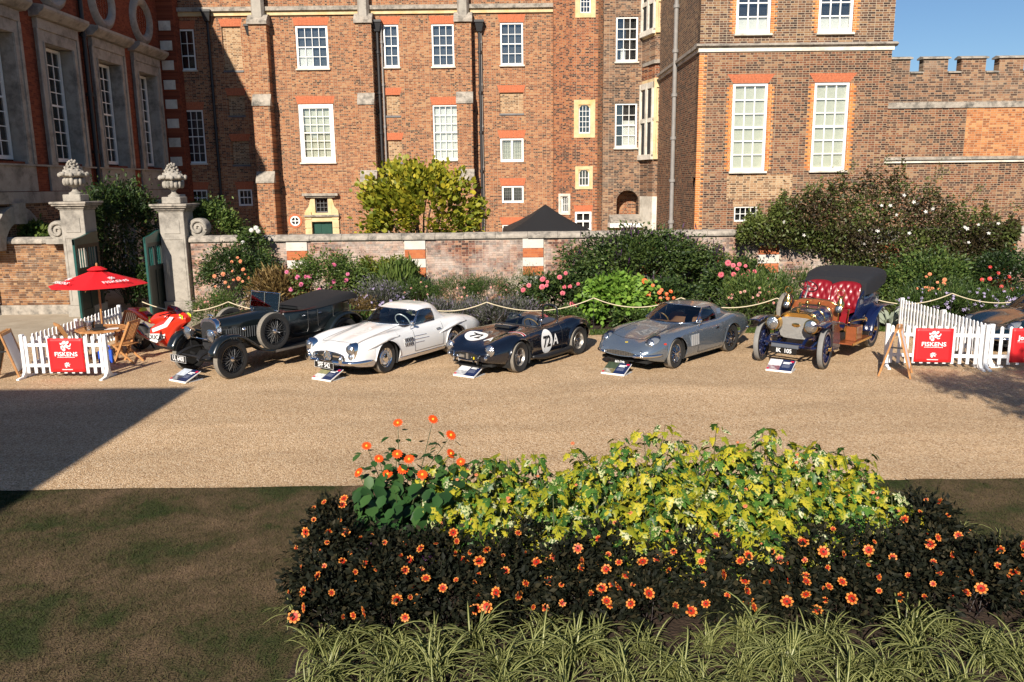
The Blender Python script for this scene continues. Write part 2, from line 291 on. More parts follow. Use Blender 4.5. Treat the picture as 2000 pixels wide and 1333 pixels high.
# ------------------------------------------------------------------ ground
def gravel_mat():
    m = bpy.data.materials.new('gravel'); m.use_nodes = True; N, L = nt(m); b = N['Principled BSDF']; b.inputs['Roughness'].default_value = 0.95; b.inputs['Specular IOR Level'].default_value = 0.15
    tc = N.new('ShaderNodeTexCoord'); v = N.new('ShaderNodeTexVoronoi'); v.inputs['Scale'].default_value = 58; L.new(tc.outputs['Object'], v.inputs['Vector'])
    sp = N.new('ShaderNodeSeparateColor'); L.new(v.outputs['Color'], sp.inputs[0])
    rp = N.new('ShaderNodeValToRGB'); L.new(sp.outputs[0], rp.inputs[0]); el = rp.color_ramp.elements
    st = [(0.0, (0.24, 0.14, 0.07)), (0.25, (0.46, 0.30, 0.165)), (0.6, (0.58, 0.40, 0.235)), (0.85, (0.65, 0.48, 0.30)), (1.0, (0.74, 0.6, 0.43))]
    while len(el) < 5: el.new(0.5)
    for e, (p, c) in zip(el, st): e.position = p; e.color = (*c, 1)
    nz = N.new('ShaderNodeTexNoise'); nz.inputs['Scale'].default_value = 0.45; nz.inputs['Detail'].default_value = 8; nz.inputs['Roughness'].default_value = 0.62; nz.inputs['Distortion'].default_value = 0.6
    mp0 = N.new('ShaderNodeMapping'); mp0.inputs['Scale'].default_value = (0.55, 1.7, 1); L.new(tc.outputs['Object'], mp0.inputs[0]); L.new(mp0.outputs[0], nz.inputs['Vector'])
    mr = N.new('ShaderNodeMapRange'); mr.inputs[1].default_value = 0.3; mr.inputs[2].default_value = 0.7; mr.inputs[3].default_value = 0.78; mr.inputs[4].default_value = 1.14; L.new(nz.outputs[0], mr.inputs[0])
    sc = N.new('ShaderNodeVectorMath'); sc.operation = 'SCALE'; L.new(rp.outputs[0], sc.inputs[0]); L.new(mr.outputs[0], sc.inputs['Scale']); L.new(sc.outputs[0], b.inputs['Base Color'])
    bp = N.new('ShaderNodeBump'); bp.inputs['Strength'].default_value = 0.9; bp.inputs['Distance'].default_value = 0.012; bp.invert = True; L.new(v.outputs['Distance'], bp.inputs['Height']); L.new(bp.outputs[0], b.inputs['Normal'])
    return m
GRAVEL = gravel_mat()
LAWN = ramp_mat('lawn', [(0.3, (0.025, 0.038, 0.012)), (0.41, (0.045, 0.05, 0.018)), (0.49, (0.085, 0.063, 0.033)), (0.64, (0.15, 0.1, 0.06))], 0.8, 10, 0.95, 0.8, 55, 0.03, 0.3, 0.15)
SOIL = ramp_mat('soil', [(0.3, (0.022, 0.014, 0.010)), (0.7, (0.07, 0.045, 0.03))], 6, 8, 1.0, 1.0, 30, 0.04)
PAVE = ramp_mat('stone_paving', [(0.3, (0.3, 0.24, 0.17)), (0.7, (0.46, 0.39, 0.29))], 1.2, 8, 0.9, 0.3, 40)
def sheet(name, x0, y0, x1, y1, z, m, nx=1, ny=1, kind='structure', jit=None):
    G = [[(x0 + (x1 - x0) * i / nx, y0 + (y1 - y0) * j / ny, z) for j in range(ny + 1)] for i in range(nx + 1)]
    if jit:
        for i in range(nx + 1):
            for (j, sgn) in ((0, 1), (ny, 1)):
                p = G[i][j]; G[i][j] = (p[0], p[1] + jit * rng.uniform(-1, 1), p[2])
    mb = MB(); mb.grid(G); o = mb.build(name, m); o['kind'] = kind; return o
sheet('ground', -400, -300, 400, 600, -0.012, LAWN)
sheet('gravel_drive', -60, 10.4, 60, 21.3, 0.0, GRAVEL, 300, 1, jit=0.025)
sheet('stone_path', -40, 21.2, -9.4, 26.6, -0.004, PAVE)
sheet('flower_border', -9.3, 21.9, 40, 26.6, 0.012, SOIL, 60, 4)
sheet('courtyard', -45, 26.4, 60, 60, -0.006, PAVE)
# ------------------------------------------------------------------ wall building kit (local frame: x along wall, -y faces out)
def wall(parent, m, x0, x1, z0, z1, ops=(), depth=0.14, y=0.0, name='wall', rev=None, thick=0.4):
    mb = MB(); xs = sorted({x0, x1, *[v for o in ops for v in o[:2]]}); zs = sorted({z0, z1, *[v for o in ops for v in o[2:4]]})
    xs = [v for v in xs if x0 <= v <= x1]; zs = [v for v in zs if z0 <= v <= z1]
    for i in range(len(xs) - 1):
        for j in range(len(zs) - 1):
            cx = (xs[i] + xs[i + 1]) / 2; cz = (zs[j] + zs[j + 1]) / 2
            if any(o[0] < cx < o[1] and o[2] < cz < o[3] for o in ops): continue
            mb.add([(xs[i], y, zs[j]), (xs[i + 1], y, zs[j]), (xs[i + 1], y, zs[j + 1]), (xs[i], y, zs[j + 1])], [(0, 1, 2, 3)])
    for o in ops:
        a, b, c, d = o[:4]; dp = y + (o[4] if len(o) > 4 else depth)
        mb.add([(a, y, c), (b, y, c), (b, y, d), (a, y, d), (a, dp, c), (b, dp, c), (b, dp, d), (a, dp, d)], [(0, 4, 5, 1), (1, 5, 6, 2), (2, 6, 7, 3), (3, 7, 4, 0)])
    mb.add([(x0, y, z0), (x1, y, z0), (x1, y, z1), (x0, y, z1), (x0, y + thick, z0), (x1, y + thick, z0), (x1, y + thick, z1), (x0, y + thick, z1)], [(1, 5, 6, 2), (2, 6, 7, 3), (0, 3, 7, 4)])
    return mb.build(name, m, parent)
PANE_ME = {}
def pane(parent, x, z, w, h, y, m, tilt=0.006):
    k = m.name
    if k not in PANE_ME:
        mb = MB(); mb.box(-0.5, -0.003, -0.5, 0.5, 0.003, 0.5); PANE_ME[k] = mb.mesh('pane', m)
    return mobj('pane', PANE_ME[k], parent, (x, y, z), (rng.uniform(-tilt, tilt), 0, rng.uniform(-tilt, tilt)), (w, 1, h))
def sash(parent, x0, x1, z0, z1, y=0.1, cols=3, rows=4, fw=0.07, bar=0.024, pm=None, back=None, backd=0.12, sill=True, fm=None, lower=None, sillm=None, rails=True):
    fm = fm or WHITE; pm = pm or PANE; mb = MB(); d0, d1 = y - 0.06, y + 0.05
    mb.box(x0, d0, z0, x0 + fw, d1, z1).box(x1 - fw, d0, z0, x1, d1, z1).box(x0 + fw, d0, z1 - fw, x1 - fw, d1, z1).box(x0 + fw, d0, z0, x1 - fw, d1, z0 + fw * 1.3)
    ax0, ax1, az0, az1 = x0 + fw, x1 - fw, z0 + fw * 1.3, z1 - fw; pw = (ax1 - ax0) / cols; ph = (az1 - az0) / rows
    for i in range(1, cols): mb.box(ax0 + pw * i - bar / 2, y - 0.022, az0, ax0 + pw * i + bar / 2, y + 0.022, az1)
    for j in range(1, rows):
        t = bar * (1.9 if (rails and j == rows // 2) else 1); q = 0.035 if (rails and j == rows // 2) else 0.02
        mb.box(ax0, y - q, az0 + ph * j - t / 2, ax1, y + q, az0 + ph * j + t / 2)
    o = mb.build('window', fm, parent)
    for i in range(cols):
        for j in range(rows): pane(o, ax0 + pw * (i + 0.5), az0 + ph * (j + 0.5), pw - bar * 0.7, ph - bar * 0.7, y, pm)
    b = MB(); b.box(ax0 - 0.02, y + backd, az0 - 0.02, ax1 + 0.02, y + backd + 0.01, az1 + 0.02); b.build('shutter' if back not in (None, ROOMD) else 'interior', back or ROOMD, o)
    if lower:
        fx0, fx1, fz = lower; b = MB(); b.box(ax0 + (ax1 - ax0) * fx0, y + 0.07, az0, ax0 + (ax1 - ax0) * fx1, y + 0.08, az0 + (az1 - az0) * fz); b.build('curtain', BLINDW, o)
    if sill: 
        b = MB(); b.box(x0 - 0.06, y - 0.2, z0 - 0.07, x1 + 0.06, y + 0.04, z0 - 0.002); b.build('sill', sillm or STONEW, o)
    return o
def flat_arch(parent, x0, x1, z, h=0.3, splay=0.14, m=None, y=0.0, n=None, proud=0.004):
    n = n or max(8, int((x1 - x0) / 0.07)); mb = MB(); sp = splay; g = 0.004
    for i in range(n):
        a0, a1 = i / n, (i + 1) / n
        bx0 = x0 + (x1 - x0) * a0 + g; bx1 = x0 + (x1 - x0) * a1 - g; W = (x1 - x0 + 2 * sp)
        tx0 = x0 - sp + W * a0 + g; tx1 = x0 - sp + W * a1 - g
        pr = proud + rng.uniform(0, 0.004); vs = [(bx0, y - pr, z), (bx1, y - pr, z), (tx1, y - pr, z + h), (tx0, y - pr, z + h)]
        vs += [(v[0], y + 0.05, v[2]) for v in vs]; mb.add(vs, [(0, 1, 2, 3), (0, 4, 5, 1), (1, 5, 6, 2), (2, 6, 7, 3), (3, 7, 4, 0)])
    return mb.build('flat_arch', m or ARCH, parent)
def pipe(parent, pts, r=0.05, m=None, collars=6, hopper=None, name='downpipe'):
    mb = MB(); mb.tube(pts, r, 8); a, b = Vector(pts[0]), Vector(pts[-1])
    for i in range(collars): p = a.lerp(b, (i + 0.5) / collars); mb.tube([p - Vector((0, 0, 0.06)), p + Vector((0, 0, 0.06))], r * 1.45, 8)
    if hopper:
        x, y, z = pts[0]; w = hopper; mb.add([(x - w * .6, y - .12, z), (x + w * .6, y - .12, z), (x + w * .6, y + .12, z), (x - w * .6, y + .12, z), (x - w, y - .22, z + .4), (x + w, y - .22, z + .4), (x + w, y + .16, z + .4), (x - w, y + .16, z + .4)], [(0, 1, 2, 3), (4, 5, 6, 7), (0, 1, 5, 4), (1, 2, 6, 5), (2, 3, 7, 6), (3, 0, 4, 7)]).box(x - w * 1.15, y - .26, z + .4, x + w * 1.15, y + .18, z + .5)
    return mb.build(name, m or PIPEB, parent, smooth=50)
# ------------------------------------------------------------------ long brick range behind the garden wall
RY = 40.4
rb = empty('palace_range', (0, RY, 0), 0, 'long tall red brick palace range with buttresses and white sash windows', 'building')
def RW(px0, py0, px1, py1, Y=RY):
    a = onY(px0, (py0 + py1) / 2, Y); b = onY(px1, (py0 + py1) / 2, Y); t = onY((px0 + px1) / 2, py0, Y); u = onY((px0 + px1) / 2, py1, Y)
    return (a[0], b[0], u[1], t[1])
ops = []; made = []
def opn(box, d=0.14): ops.append((*box, d)); return box
wins = [  # px box, cols, rows, options
    ((578, 50, 641, 135), 4, 4, dict(lower=(0.02, 0.48, 0.5), back=BLINDG, fw=0.09)),
    ((749, 48, 779, 132), 2, 4, dict(back=BLINDG)), ((843, 47, 887, 131), 3, 4, dict(back=BLINDG)), ((977, 44, 1022, 128), 3, 4, dict(back=BLINDG)),
    ((337, 57, 381, 138), 3, 3, dict(back=ROOMD)), ((585, 203, 653, 318), 4, 6, dict(back=BLIND, fw=0.2)), ((846, 205, 896, 313), 4, 6, dict(back=BLINDW, fw=0.06)),
    ((350, 215, 400, 320), 4, 6, dict(back=BLINDG)), ((977, 270, 1023, 317), 2, 1, dict(back=BLIND, fw=0.09, bar=0.1, rails=False, sill=False)),
    ((980, 363, 1023, 397), 2, 1, dict(back=ROOMD, fw=0.08, bar=0.1, rails=False, sill=False)), ((981, 439, 1024, 462), 2, 1, dict(back=ROOMD, fw=0.05, bar=0.06, rails=False, sill=False)),
    ((465, 370, 493, 403), 3, 2, dict(back=ROOMD, sill=False)), ((362, 371, 406, 404), 4, 2, dict(back=ROOMD, sill=False))]
for bx, c, r, k in wins: made.append((opn(RW(*bx)), c, r, k))
blanks = [opn(RW(*b), 0.1) for b in ((754, 186, 781, 226), (757, 274, 785, 317), (976, 181, 1022, 222), (435, 52, 472, 138), (446, 187, 478, 226), (454, 276, 487, 322))]
door_box = opn(RW(611, 433, 651, 470), 0.3); dwin = opn(RW(616, 387, 641, 416), 0.2)
wall(rb, BR_RANGE, -16.2, 2.6, -0.05, 12.05, ops)
for (b, c, r, k) in made:
    w = sash(rb, b[0] + 0.01, b[1] - 0.01, b[2] + 0.01, b[3] - 0.01, 0.1, c, r, **k)
    lead = c == 2 and r == 1
    if lead:
        mb = MB()
        for i in range(2):
            xa = b[0] + (b[1] - b[0]) * (0.06 + 0.5 * i); xb = xa + (b[1] - b[0]) * 0.38
            for q in range(1, 4): mb.box(xa + (xb - xa) * q / 4 - .006, .075, b[2] + .08, xa + (xb - xa) * q / 4 + .006, .09, b[3] - .08)
            for q in range(1, 6): mb.box(xa, .076, b[2] + (b[3] - b[2]) * q / 6 - .006, xb, .089, b[2] + (b[3] - b[2]) * q / 6 + .006)
        mb.build('leading', LEAD, w)
    flat_arch(rb, b[0] - 0.02, b[1] + 0.02, b[3], 0.36, 0.1)
for b in blanks:
    mb = MB(); mb.box(b[0], 0.09, b[2], b[1], 0.2, b[3]); mb.build('bricked_up_panel', BR_BUFF, rb); flat_arch(rb, b[0] - 0.02, b[1] + 0.02, b[3], 0.34, 0.1)
    mb = MB(); mb.box(b[0] - .03, -0.04, b[2] - .09, b[1] + .03, 0.1, b[2] - .004); mb.build('sill', LEAD, rb)
# parapet, string course and cornice
for (a, b) in ((-16.2, 2.6),):
    mb = MB(); mb.box(a, -0.1, 11.93, b, 0.1, 12.12); mb.build('string_course', STONEY, rb)
    mb = MB(); mb.box(a, -0.22, 12.122, b, 0.1, 12.3); mb.build('coping', STONEL, rb)
    mb = MB(); mb.box(a, 0.05, 12.3, b, 0.5, 15.0); mb.build('parapet_wall', BR_RANGE, rb)
mb = MB(); mb.box(-16.2, 0.4, 0, 2.6, 7, 12.0); mb.build('roof', LEAD, rb)
def buttress(pxl, pxr, pxl2=None):
    x0 = onY(pxl, 100, RY - 0.5)[0]; x1 = onY(pxr, 100, RY - 0.5)[0]
    z2 = onY(700, 187, RY - .6)[1]; z1 = onY(700, 338, RY - .8)[1]; b = MB()
    b.box(x0, -0.55, z2 - 0.4, x1, 0.02, 11.45).box(x0 - .001, -0.75, z1 - 0.4, x1 + .001, 0.02, z2 - 0.4).box(x0 - .002, -0.95, -0.05, x1 + .002, 0.02, z1 - 0.4)
    o = b.build('buttress', BR_RANGE, rb)
    for z, ya, yb in ((z2, -.55, -.75), (z1, -.75, -.95)):
        q = MB(); q.prism([(ya, z + .12), (yb - .05, z - .34), (yb - .05, z - .43), (ya + .1, z - .43)], x0 - .03, x1 + .03, 'YZ'); q.build('set_off', STONEL, o)
    q = MB(); q.prism([(0, 12.0), (-.35, 11.9), (-.66, 11.6), (-.66, 11.45), (0, 11.45)], x0 - .06, x1 + .06, 'YZ'); q.build('cap_stone', STONEL, o)
    q = MB(); q.prism([(x0 + .2, -.5), (x1 - .2, -.5), (x1 - .1, -.3), (x1 - .2, -.1), (x0 + .2, -.1), (x0 + .1, -.3)], 11.75, 15.2, 'XY'); q.build('pinnacle_shaft', STONE, o)
for a, b in ((489, 523), (696, 727), (890, 921)): buttress(a, b)
for (a, b, m) in (((728, 62), (756, 350), PIPEB), ((929, 62), (948, 350), PIPEB), ((486, 70), (512, 380), PIPEB), ((405, 42), (430, 380), PIPEB), ((738, 40), (760, 345), PIPEG), ((934, 40), (948, 345), PIPEG)):
    p = onY(*a, RY - .2); q = onY(*b, RY - .2); x = (p[0] + q[0]) / 2
    pipe(rb, [(x, -.14 if m is PIPEB else -.1, p[1]), (x, -.14 if m is PIPEB else -.1, 0.0)], 0.07 if m is PIPEB else 0.045, m, 6, 0.2 if m is PIPEB else None)
# ochre stone doorway with broken scroll sides and a small window over the green door
dx0, dx1 = door_box[0], door_box[1]; dc = (dx0 + dx1) / 2; ztop = onY(630, 378, RY)[1]; zm = onY(630, 420, RY)[1]; zd = door_box[3]
mb = MB(); mb.box(dx0 - .3, -.1, 0, dx0, .02, zd).box(dx1, -.1, 0, dx1 + .3, .02, zd).box(dx0 - .3, -.1, zd, dx1 + .3, .02, zm - .08)
for k in range(6): mb.box(dx0 - .33, -.13, 0.3 + k * .42, dx0 - .002, -.02, 0.3 + k * .42 + .36).box(dx1 + .002, -.13, 0.3 + k * .42, dx1 + .33, -.02, 0.3 + k * .42 + .36)
mb.build('door_surround', STONEY, rb, bevel=0.008)
mb = MB(); mb.box(dx0 - .36, -.22, zm - .08, dx1 + .36, .02, zm).box(dx0 - .36, -.3, ztop - .12, dx1 + .36, .02, ztop).box(dx0 - .2, -.2, ztop - .2, dx1 + .2, .02, ztop - .122); mb.build('cornice', STONEL, rb)
mb = MB(); mb.box(dwin[0] - .17, -.08, zm, dwin[0], .02, ztop - .2).box(dwin[1], -.08, zm, dwin[1] + .17, .02, ztop - .2).box(dwin[0], -.08, dwin[3], dwin[1], .02, ztop - .2).box(dwin[0], -.08, zm, dwin[1], .02, dwin[2])
for s, xx in ((-1, dwin[0] - .17), (1, dwin[1] + .17)):
    mb.prism([(xx, zm), (xx + s * .3, zm), (xx + s * .33, zm + .2), (xx + s * .15, zm + .4), (xx + s * .08, zm + .7), (xx, zm + .85)], -.07, .02)
mb.build('upper_surround', STONEY, rb)
sash(rb, dwin[0] + .01, dwin[1] - .01, dwin[2] + .01, dwin[3] - .01, 0.1, 3, 3, fw=.04, bar=.02, fm=LEAD, rails=False, sill=False)
DGREEN = mat('dark_green_paint', (0.012, 0.06, 0.042), 0.35, var=0.1)
mb = MB(); mb.box(dx0, .12, 0, dx1, .18, zd)
for i in range(2):
    for j in range(3): mb.box(dx0 + .1 + i * (dx1 - dx0) / 2, .1, .2 + j * .75, dx0 + (dx1 - dx0) / 2 - .1 + i * (dx1 - dx0) / 2, .125, .8 + j * .75)
dr = mb.build('door', DGREEN, rb); mb = MB(); mb.sphere((dx1 - .12, .08, 1.05), .04); mb.build('handle', IRON, dr)
cx, cz = onY(577, 432, RY); mb = MB(); mb.lathe([(.34, 0), (.34, -.03), (.22, -.03), (.22, .02)], 28, 'Y', (cx, 0, cz)); mb.build('brick_ring', ARCH, rb)
mb = MB(); mb.lathe([(.24, 0), (.24, -.045), (.18, -.045), (.18, .0)], 28, 'Y', (cx, 0, cz)).box(cx - .2, -.04, cz - .02, cx + .2, -.01, cz + .02).box(cx - .02, -.041, cz - .2, cx + .02, -.009, cz + .2); rw = mb.build('round_window', WHITE, rb)
mb = MB(); mb.lathe([(.19, -.012), (.001, -.012)], 20, 'Y', (cx, 0, cz)); mb.build('pane', mat('dark_pane', (.03, .032, .036), .08), rw)
# ------------------------------------------------------------------ octagonal stair turret
TY = 39.0; c0 = onY(1118, 250, TY)[0]; c1 = onY(1167, 250, TY)[0]; s8 = c1 - c0; q8 = s8 * .7071
tu = empty('stair_turret', ((c0 + c1) / 2, TY, 0), 0, 'octagonal red brick stair turret with small stone framed windows', 'turret')
def face_frame(parent, ang, dist, name='turret_face'):
    o = bpy.data.objects.new(name, None); link(o, parent); o.rotation_euler = (0, 0, ang); o.location = (dist * math.sin(ang), 0, 0); return o
hs = s8 / 2; ap = hs + q8      # apothem
def tw(px0, py0, px1, py1, Y=TY): a = RW(px0, py0, px1, py1, Y); c = (c0 + c1) / 2; return (a[0] - c, a[1] - c, a[2], a[3])
tws = [tw(1130, 205, 1153, 261), tw(1130, 332, 1151, 364), tw(1123, 414, 1155, 452), tw(1133, -30, 1154, 26)]
wall(tu, BR_TUR, -hs, hs, -.05, 15.2, tws, thick=.02)
for sgn in (-1, 1):   # 45 degree faces and the two returns
    for k, (L0, ang) in enumerate(((s8, sgn * PI / 4), (s8, sgn * PI / 2))):
        px, py = (sgn * hs, 0) if k == 0 else (sgn * (hs + q8), q8)
        mb = MB(); ex = (0, L0) if sgn > 0 else (-L0, 0)
        lw = [(-.62 * s8, -.2 * s8, tw(1086, 384, 1104, 416)[2], tw(1086, 384, 1104, 416)[3])] if (sgn < 0 and k == 0) else []
        o = wall(tu, BR_TUR, ex[0], ex[1], -.05, 15.2, lw, thick=.02); o.location = (px, py, 0); o.rotation_euler = (0, 0, ang)
        if lw: lwin = (o.location.copy(), ang, lw[0])
def stone_win(parent, b, mg=.18, arched=True, rows=5, loc=(0, 0, 0), rz=0, sm=None):
    x0, x1, z0, z1 = b; sm = sm or STONEY; w = x1 - x0; o = MB()
    o.box(x0 - mg, -.03, z0 - mg * .9, x0, .12, z1 + mg).box(x1, -.03, z0 - mg * .9, x1 + mg, .12, z1 + mg).box(x0, -.03, z1, x1, .12, z1 + mg).box(x0, -.05, z0 - mg * .9, x1, .12, z0)
    if arched:
        for s in (-1, 1):
            cx = (x0 + x1) / 2; pts = [(cx + s * w / 2 * math.cos(a), z1 - w / 2 + w / 2 * math.sin(a)) for a in [i * PI / 12 for i in range(7)]] + [(cx + s * w / 2, z1 + .004)]
            o.prism(pts, .02, .11)
    so = o.build('window_surround', sm, parent); so.location = loc; so.rotation_euler = (0, 0, rz)
    wi = sash(so, x0 + .005, x1 - .005, z0, z1, .1, 2 if w < .4 else 3, rows, fw=.045, bar=.02, rails=False, sill=False)
    return so
stone_win(tu, tws[0], .22, True, 5); stone_win(tu, tws[1], .16, True, 2); stone_win(tu, tws[3], .22, True, 5)
stone_win(tu, lwin[2], .12, True, 2, lwin[0], lwin[1], STONEW)
sash(tu, tws[2][0], tws[2][1], tws[2][2], tws[2][3], .06, 2, 2, fw=.09, bar=.05, back=ROOMD); flat_arch(tu, tws[2][0], tws[2][1], tws[2][3], .3, .08)
for i in range(26):   # orange corner bricks where faces meet are part of the wall colour; the quoin line itself is a slim moulded edge
    pass
# ------------------------------------------------------------------ recessed bay and canted stone oriel
BY = 38.2; bx0 = onY(1199, 250, BY)[0]; bx1 = onY(1262, 250, BY)[0]
bb = empty('palace_bay', (0, BY, 0), 0, 'recessed dark brick bay with canted stone oriel beside the octagonal turret', 'building')
b1 = RW(1203, 33, 1246, 121, BY); b2 = RW(1201, 202, 1244, 289, BY); nb = RW(1204, 372, 1247, 424, BY)
wall(bb, BR_DARK, bx0 - .5, bx1 + 3.2, -.05, 15.2, [b1, b2, (*nb, .9)])
sash(bb, *b1, .1, 3, 4, back=ROOMD, lower=(.2, .45, .28)); sash(bb, *b2, .1, 3, 4, back=ROOMD, lower=(.35, .98, .62))
flat_arch(bb, b1[0], b1[1], b1[3], .3, .05, BR_DARK); flat_arch(bb, b2[0], b2[1], b2[3], .3, .05, BR_DARK)
def ring_arch(parent, cx, cz, r, h=.24, m=None, n=15, y=0.0, fill=None):
    mb = MB()
    for i in range(n):
        a0, a1 = PI * i / n + .01, PI * (i + 1) / n - .01; v = [(cx + q * math.cos(a), cz + q * math.sin(a)) for q, a in ((r, a0), (r + h, a0), (r + h, a1), (r, a1))]
        mb.prism(v, y - .012 - rng.uniform(0, .006), y + .1)
    return mb.build('arch_ring', m or BR_DARK, parent)
nr = (nb[1] - nb[0]) / 2; ncx = (nb[0] + nb[1]) / 2
for s in (-1, 1):
    mb = MB(); mb.prism([(ncx + s * nr * math.cos(a), nb[3] - nr + nr * math.sin(a)) for a in [i * PI / 16 for i in range(9)]] + [(ncx + s * nr, nb[3] + .003)], .003, .5); mb.build('arch_spandrel', BR_DARK, bb)
ring_arch(bb, ncx, nb[3] - nr, nr); mb = MB(); mb.box(nb[0] - .2, .86, 0, nb[1] + .2, .95, nb[3] + .2); mb.build('niche_back', BR_RANGE, bb)
ba = onY(1225, 308, BY); ring_arch(bb, ncx, b2[3] + .55, nr * 1.02)
mb = MB(); mb.prism([(-.9, nb[2] - .25), (-.9, nb[2] - .17), (.05, nb[2] + .12), (.05, nb[2] - .25)], nb[0] - .35, nb[1] + .05, 'YZ'); mb.build('porch_roof', STONEL, bb)
mb = MB(); mb.box(nb[0] - .4, -.95, nb[2] - .44, nb[1] + .06, -.1, nb[2] - .255); mb.build('porch_fascia', WHITE, bb)
mb = MB(); mb.box(nb[0] - .2, -.7, -.05, nb[1] + .03, .02, nb[2] - .44); mb.build('porch_wall', BR_BUFF, bb)
sash(bb, nb[0] + .1, nb[1] - .25, nb[2] - 1.3, nb[2] - .5, -.66, 2, 1, fw=.05, back=ROOMD, sill=False)
# canted oriel: a stack of brick and stone on three angled sides, butting against the tower flank
P0 = onY(1252, 250, BY)[0]; P1 = onY(1277, 250, 36.9)[0]; P2 = onY(1325, 250, 36.4)[0] + .6
orl = [Vector((P0, 0)), Vector((P1, 36.9 - BY)), Vector((P2, 36.55 - BY))]
def canted(z0, z1, m, out=0.0, name='oriel_wall'):
    pts = []; off = Vector((-.5, -.85)).normalized() * out
    a = [(p.x + (off.x if i else 0), p.y + off.y) for i, p in enumerate(orl)]
    mb = MB(); mb.prism(a + [(P2, .3), (P0, .3)], z0, z1, 'XY'); return mb.build(name, m, bb)
def zz(py, Y=37.0): return onY(1290, py, Y)[1]
canted(-.05, zz(452) + .0, STONEW, .02); canted(zz(452), zz(384), STONEW, .02); canted(zz(384), zz(312), BR_DARK); canted(zz(312), zz(153), STONEY, .03); canted(zz(153), zz(125), BR_TUR)
canted(zz(125), zz(118), STONEL, .14, 'string_course'); canted(zz(118), zz(70), BR_DARK); canted(zz(70), zz(-60), STONEY, .03)
def on_facet(i, t0, t1, z0, z1, m, d=.05, name='stone_panel', mbx=None):
    a, b = orl[i], orl[i + 1]; dv = (b - a); n = Vector((dv.y, -dv.x)).normalized(); p, q = a + dv * t0, a + dv * t1
    mb = mbx or MB(); vs = []
    for z in (z0, z1):
        for w in (p, q):
            for k in (-.03, d): vs.append((w.x + n.x * k, w.y + n.y * k, z))
    mb.add(vs, [(0, 1, 3, 2), (4, 6, 7, 5), (0, 4, 5, 1), (2, 3, 7, 6), (1, 5, 7, 3), (0, 2, 6, 4)])
    return None if mbx else mb.build(name, m, bb)
for (za, zb) in ((zz(306), zz(160)), (zz(60), zz(-60))):
    for i, spans in ((0, ((.12, .46), (.58, .92))), (1, ((.1, .36), (.46, .72)))):
        for (t0, t1) in spans: on_facet(i, t0, t1, za + .12, zb - .3, BR_BUFF if i else ROOMD, .05, 'light')
        mb = MB()
        for t in (.0, .46 if i == 0 else .36, .94): on_facet(i, t, t + .06 if t != .46 else .58, za, zb, None, .12, '', mb)
        on_facet(i, 0, 1, zb - .25, zb, None, .1, '', mb); on_facet(i, 0, 1, (za + zb) / 2 - .1, (za + zb) / 2 + .08, None, .09, '', mb); on_facet(i, 0, 1, za - .12, za + .1, None, .16, '', mb)
        mb.build('mullion', STONEY if i else STONEW, bb)
on_facet(1, .35, .68, zz(445), zz(392), ROOMD, .05, 'light'); mb = MB(); on_facet(1, .27, .35, zz(452), zz(386), None, .1, '', mb); on_facet(1, .68, .76, zz(452), zz(386), None, .1, '', mb); on_facet(1, .27, .76, zz(392), zz(386), None, .11, '', mb); mb.build('mullion', STONEY, bb)
mb = MB()
for k in range(1, 4): on_facet(1, .35 + .33 * k / 4 - .008, .35 + .33 * k / 4 + .008, zz(445), zz(392), None, .07, '', mb)
for k in range(1, 9): on_facet(1, .35, .68, zz(445) + (zz(392) - zz(445)) * k / 9 - .012, zz(445) + (zz(392) - zz(445)) * k / 9 + .012, None, .068, '', mb)
mb.build('leading', WHITE, bb)
# ------------------------------------------------------------------ square brick tower block
TOY = 29.0; t0, t1 = onY(1362, 250, TOY)[0], 13.13; TD = 7.6
to = empty('brick_tower', (0, TOY, 0), 0, 'square brick tower with tall shuttered sash windows and a stone string course', 'tower')
zs0, zs1 = onY(1500, 101, TOY)[1], onY(1500, 86, TOY)[1]
tb = [RW(*b, TOY) for b in ((1429, 163, 1497, 335), (1587, 161, 1655, 333))]; tb2 = [RW(*b, TOY) for b in ((1440, -110, 1508, 66), (1602, -110, 1670, 64))]; tb3 = RW(1434, 404, 1479, 433, TOY)
wall(to, BR_TOW, t0, t1, -.05, zs0, tb + [tb3], .13); wall(to, BR_TOPD, t0, t1, zs1, 13.5, tb2, .13)
o = wall(to, BR_TOW, 0, TD - .004, -.05, zs0); o.location = (t0, TD, 0); o.rotation_euler = (0, 0, -PI / 2)
o = wall(to, BR_TOPD, 0, TD - .004, zs1, 13.5); o.location = (t0, TD, 0); o.rotation_euler = (0, 0, -PI / 2)
o = wall(to, BR_TOW, .004, TD, -.05, zs0); o.location = (t1, 0, 0); o.rotation_euler = (0, 0, PI / 2)
o = wall(to, BR_TOPD, .004, TD, zs1, 13.5); o.location = (t1, 0, 0); o.rotation_euler = (0, 0, PI / 2)
mb = MB(); mb.box(t0 - .05, -.05, zs0 + .001, t1 + .05, TD, (zs0 + zs1) / 2).build('string_course', STONEW, to)
mb = MB(); mb.prism([(-.05, (zs0 + zs1) / 2), (-.16, (zs0 + zs1) / 2 + .06), (-.16, zs1 - .03), (-.02, zs1 + .03), (.3, zs1 + .03), (.3, (zs0 + zs1) / 2)], t0 - .14, t1 + .14, 'YZ'); mb.build('coping', STONEL, to)
mb = MB(); mb.box(t0 - .14, .31, (zs0 + zs1) / 2 + .002, t0 + .2, TD, zs1 - .02); mb.build('coping', STONEL, to)
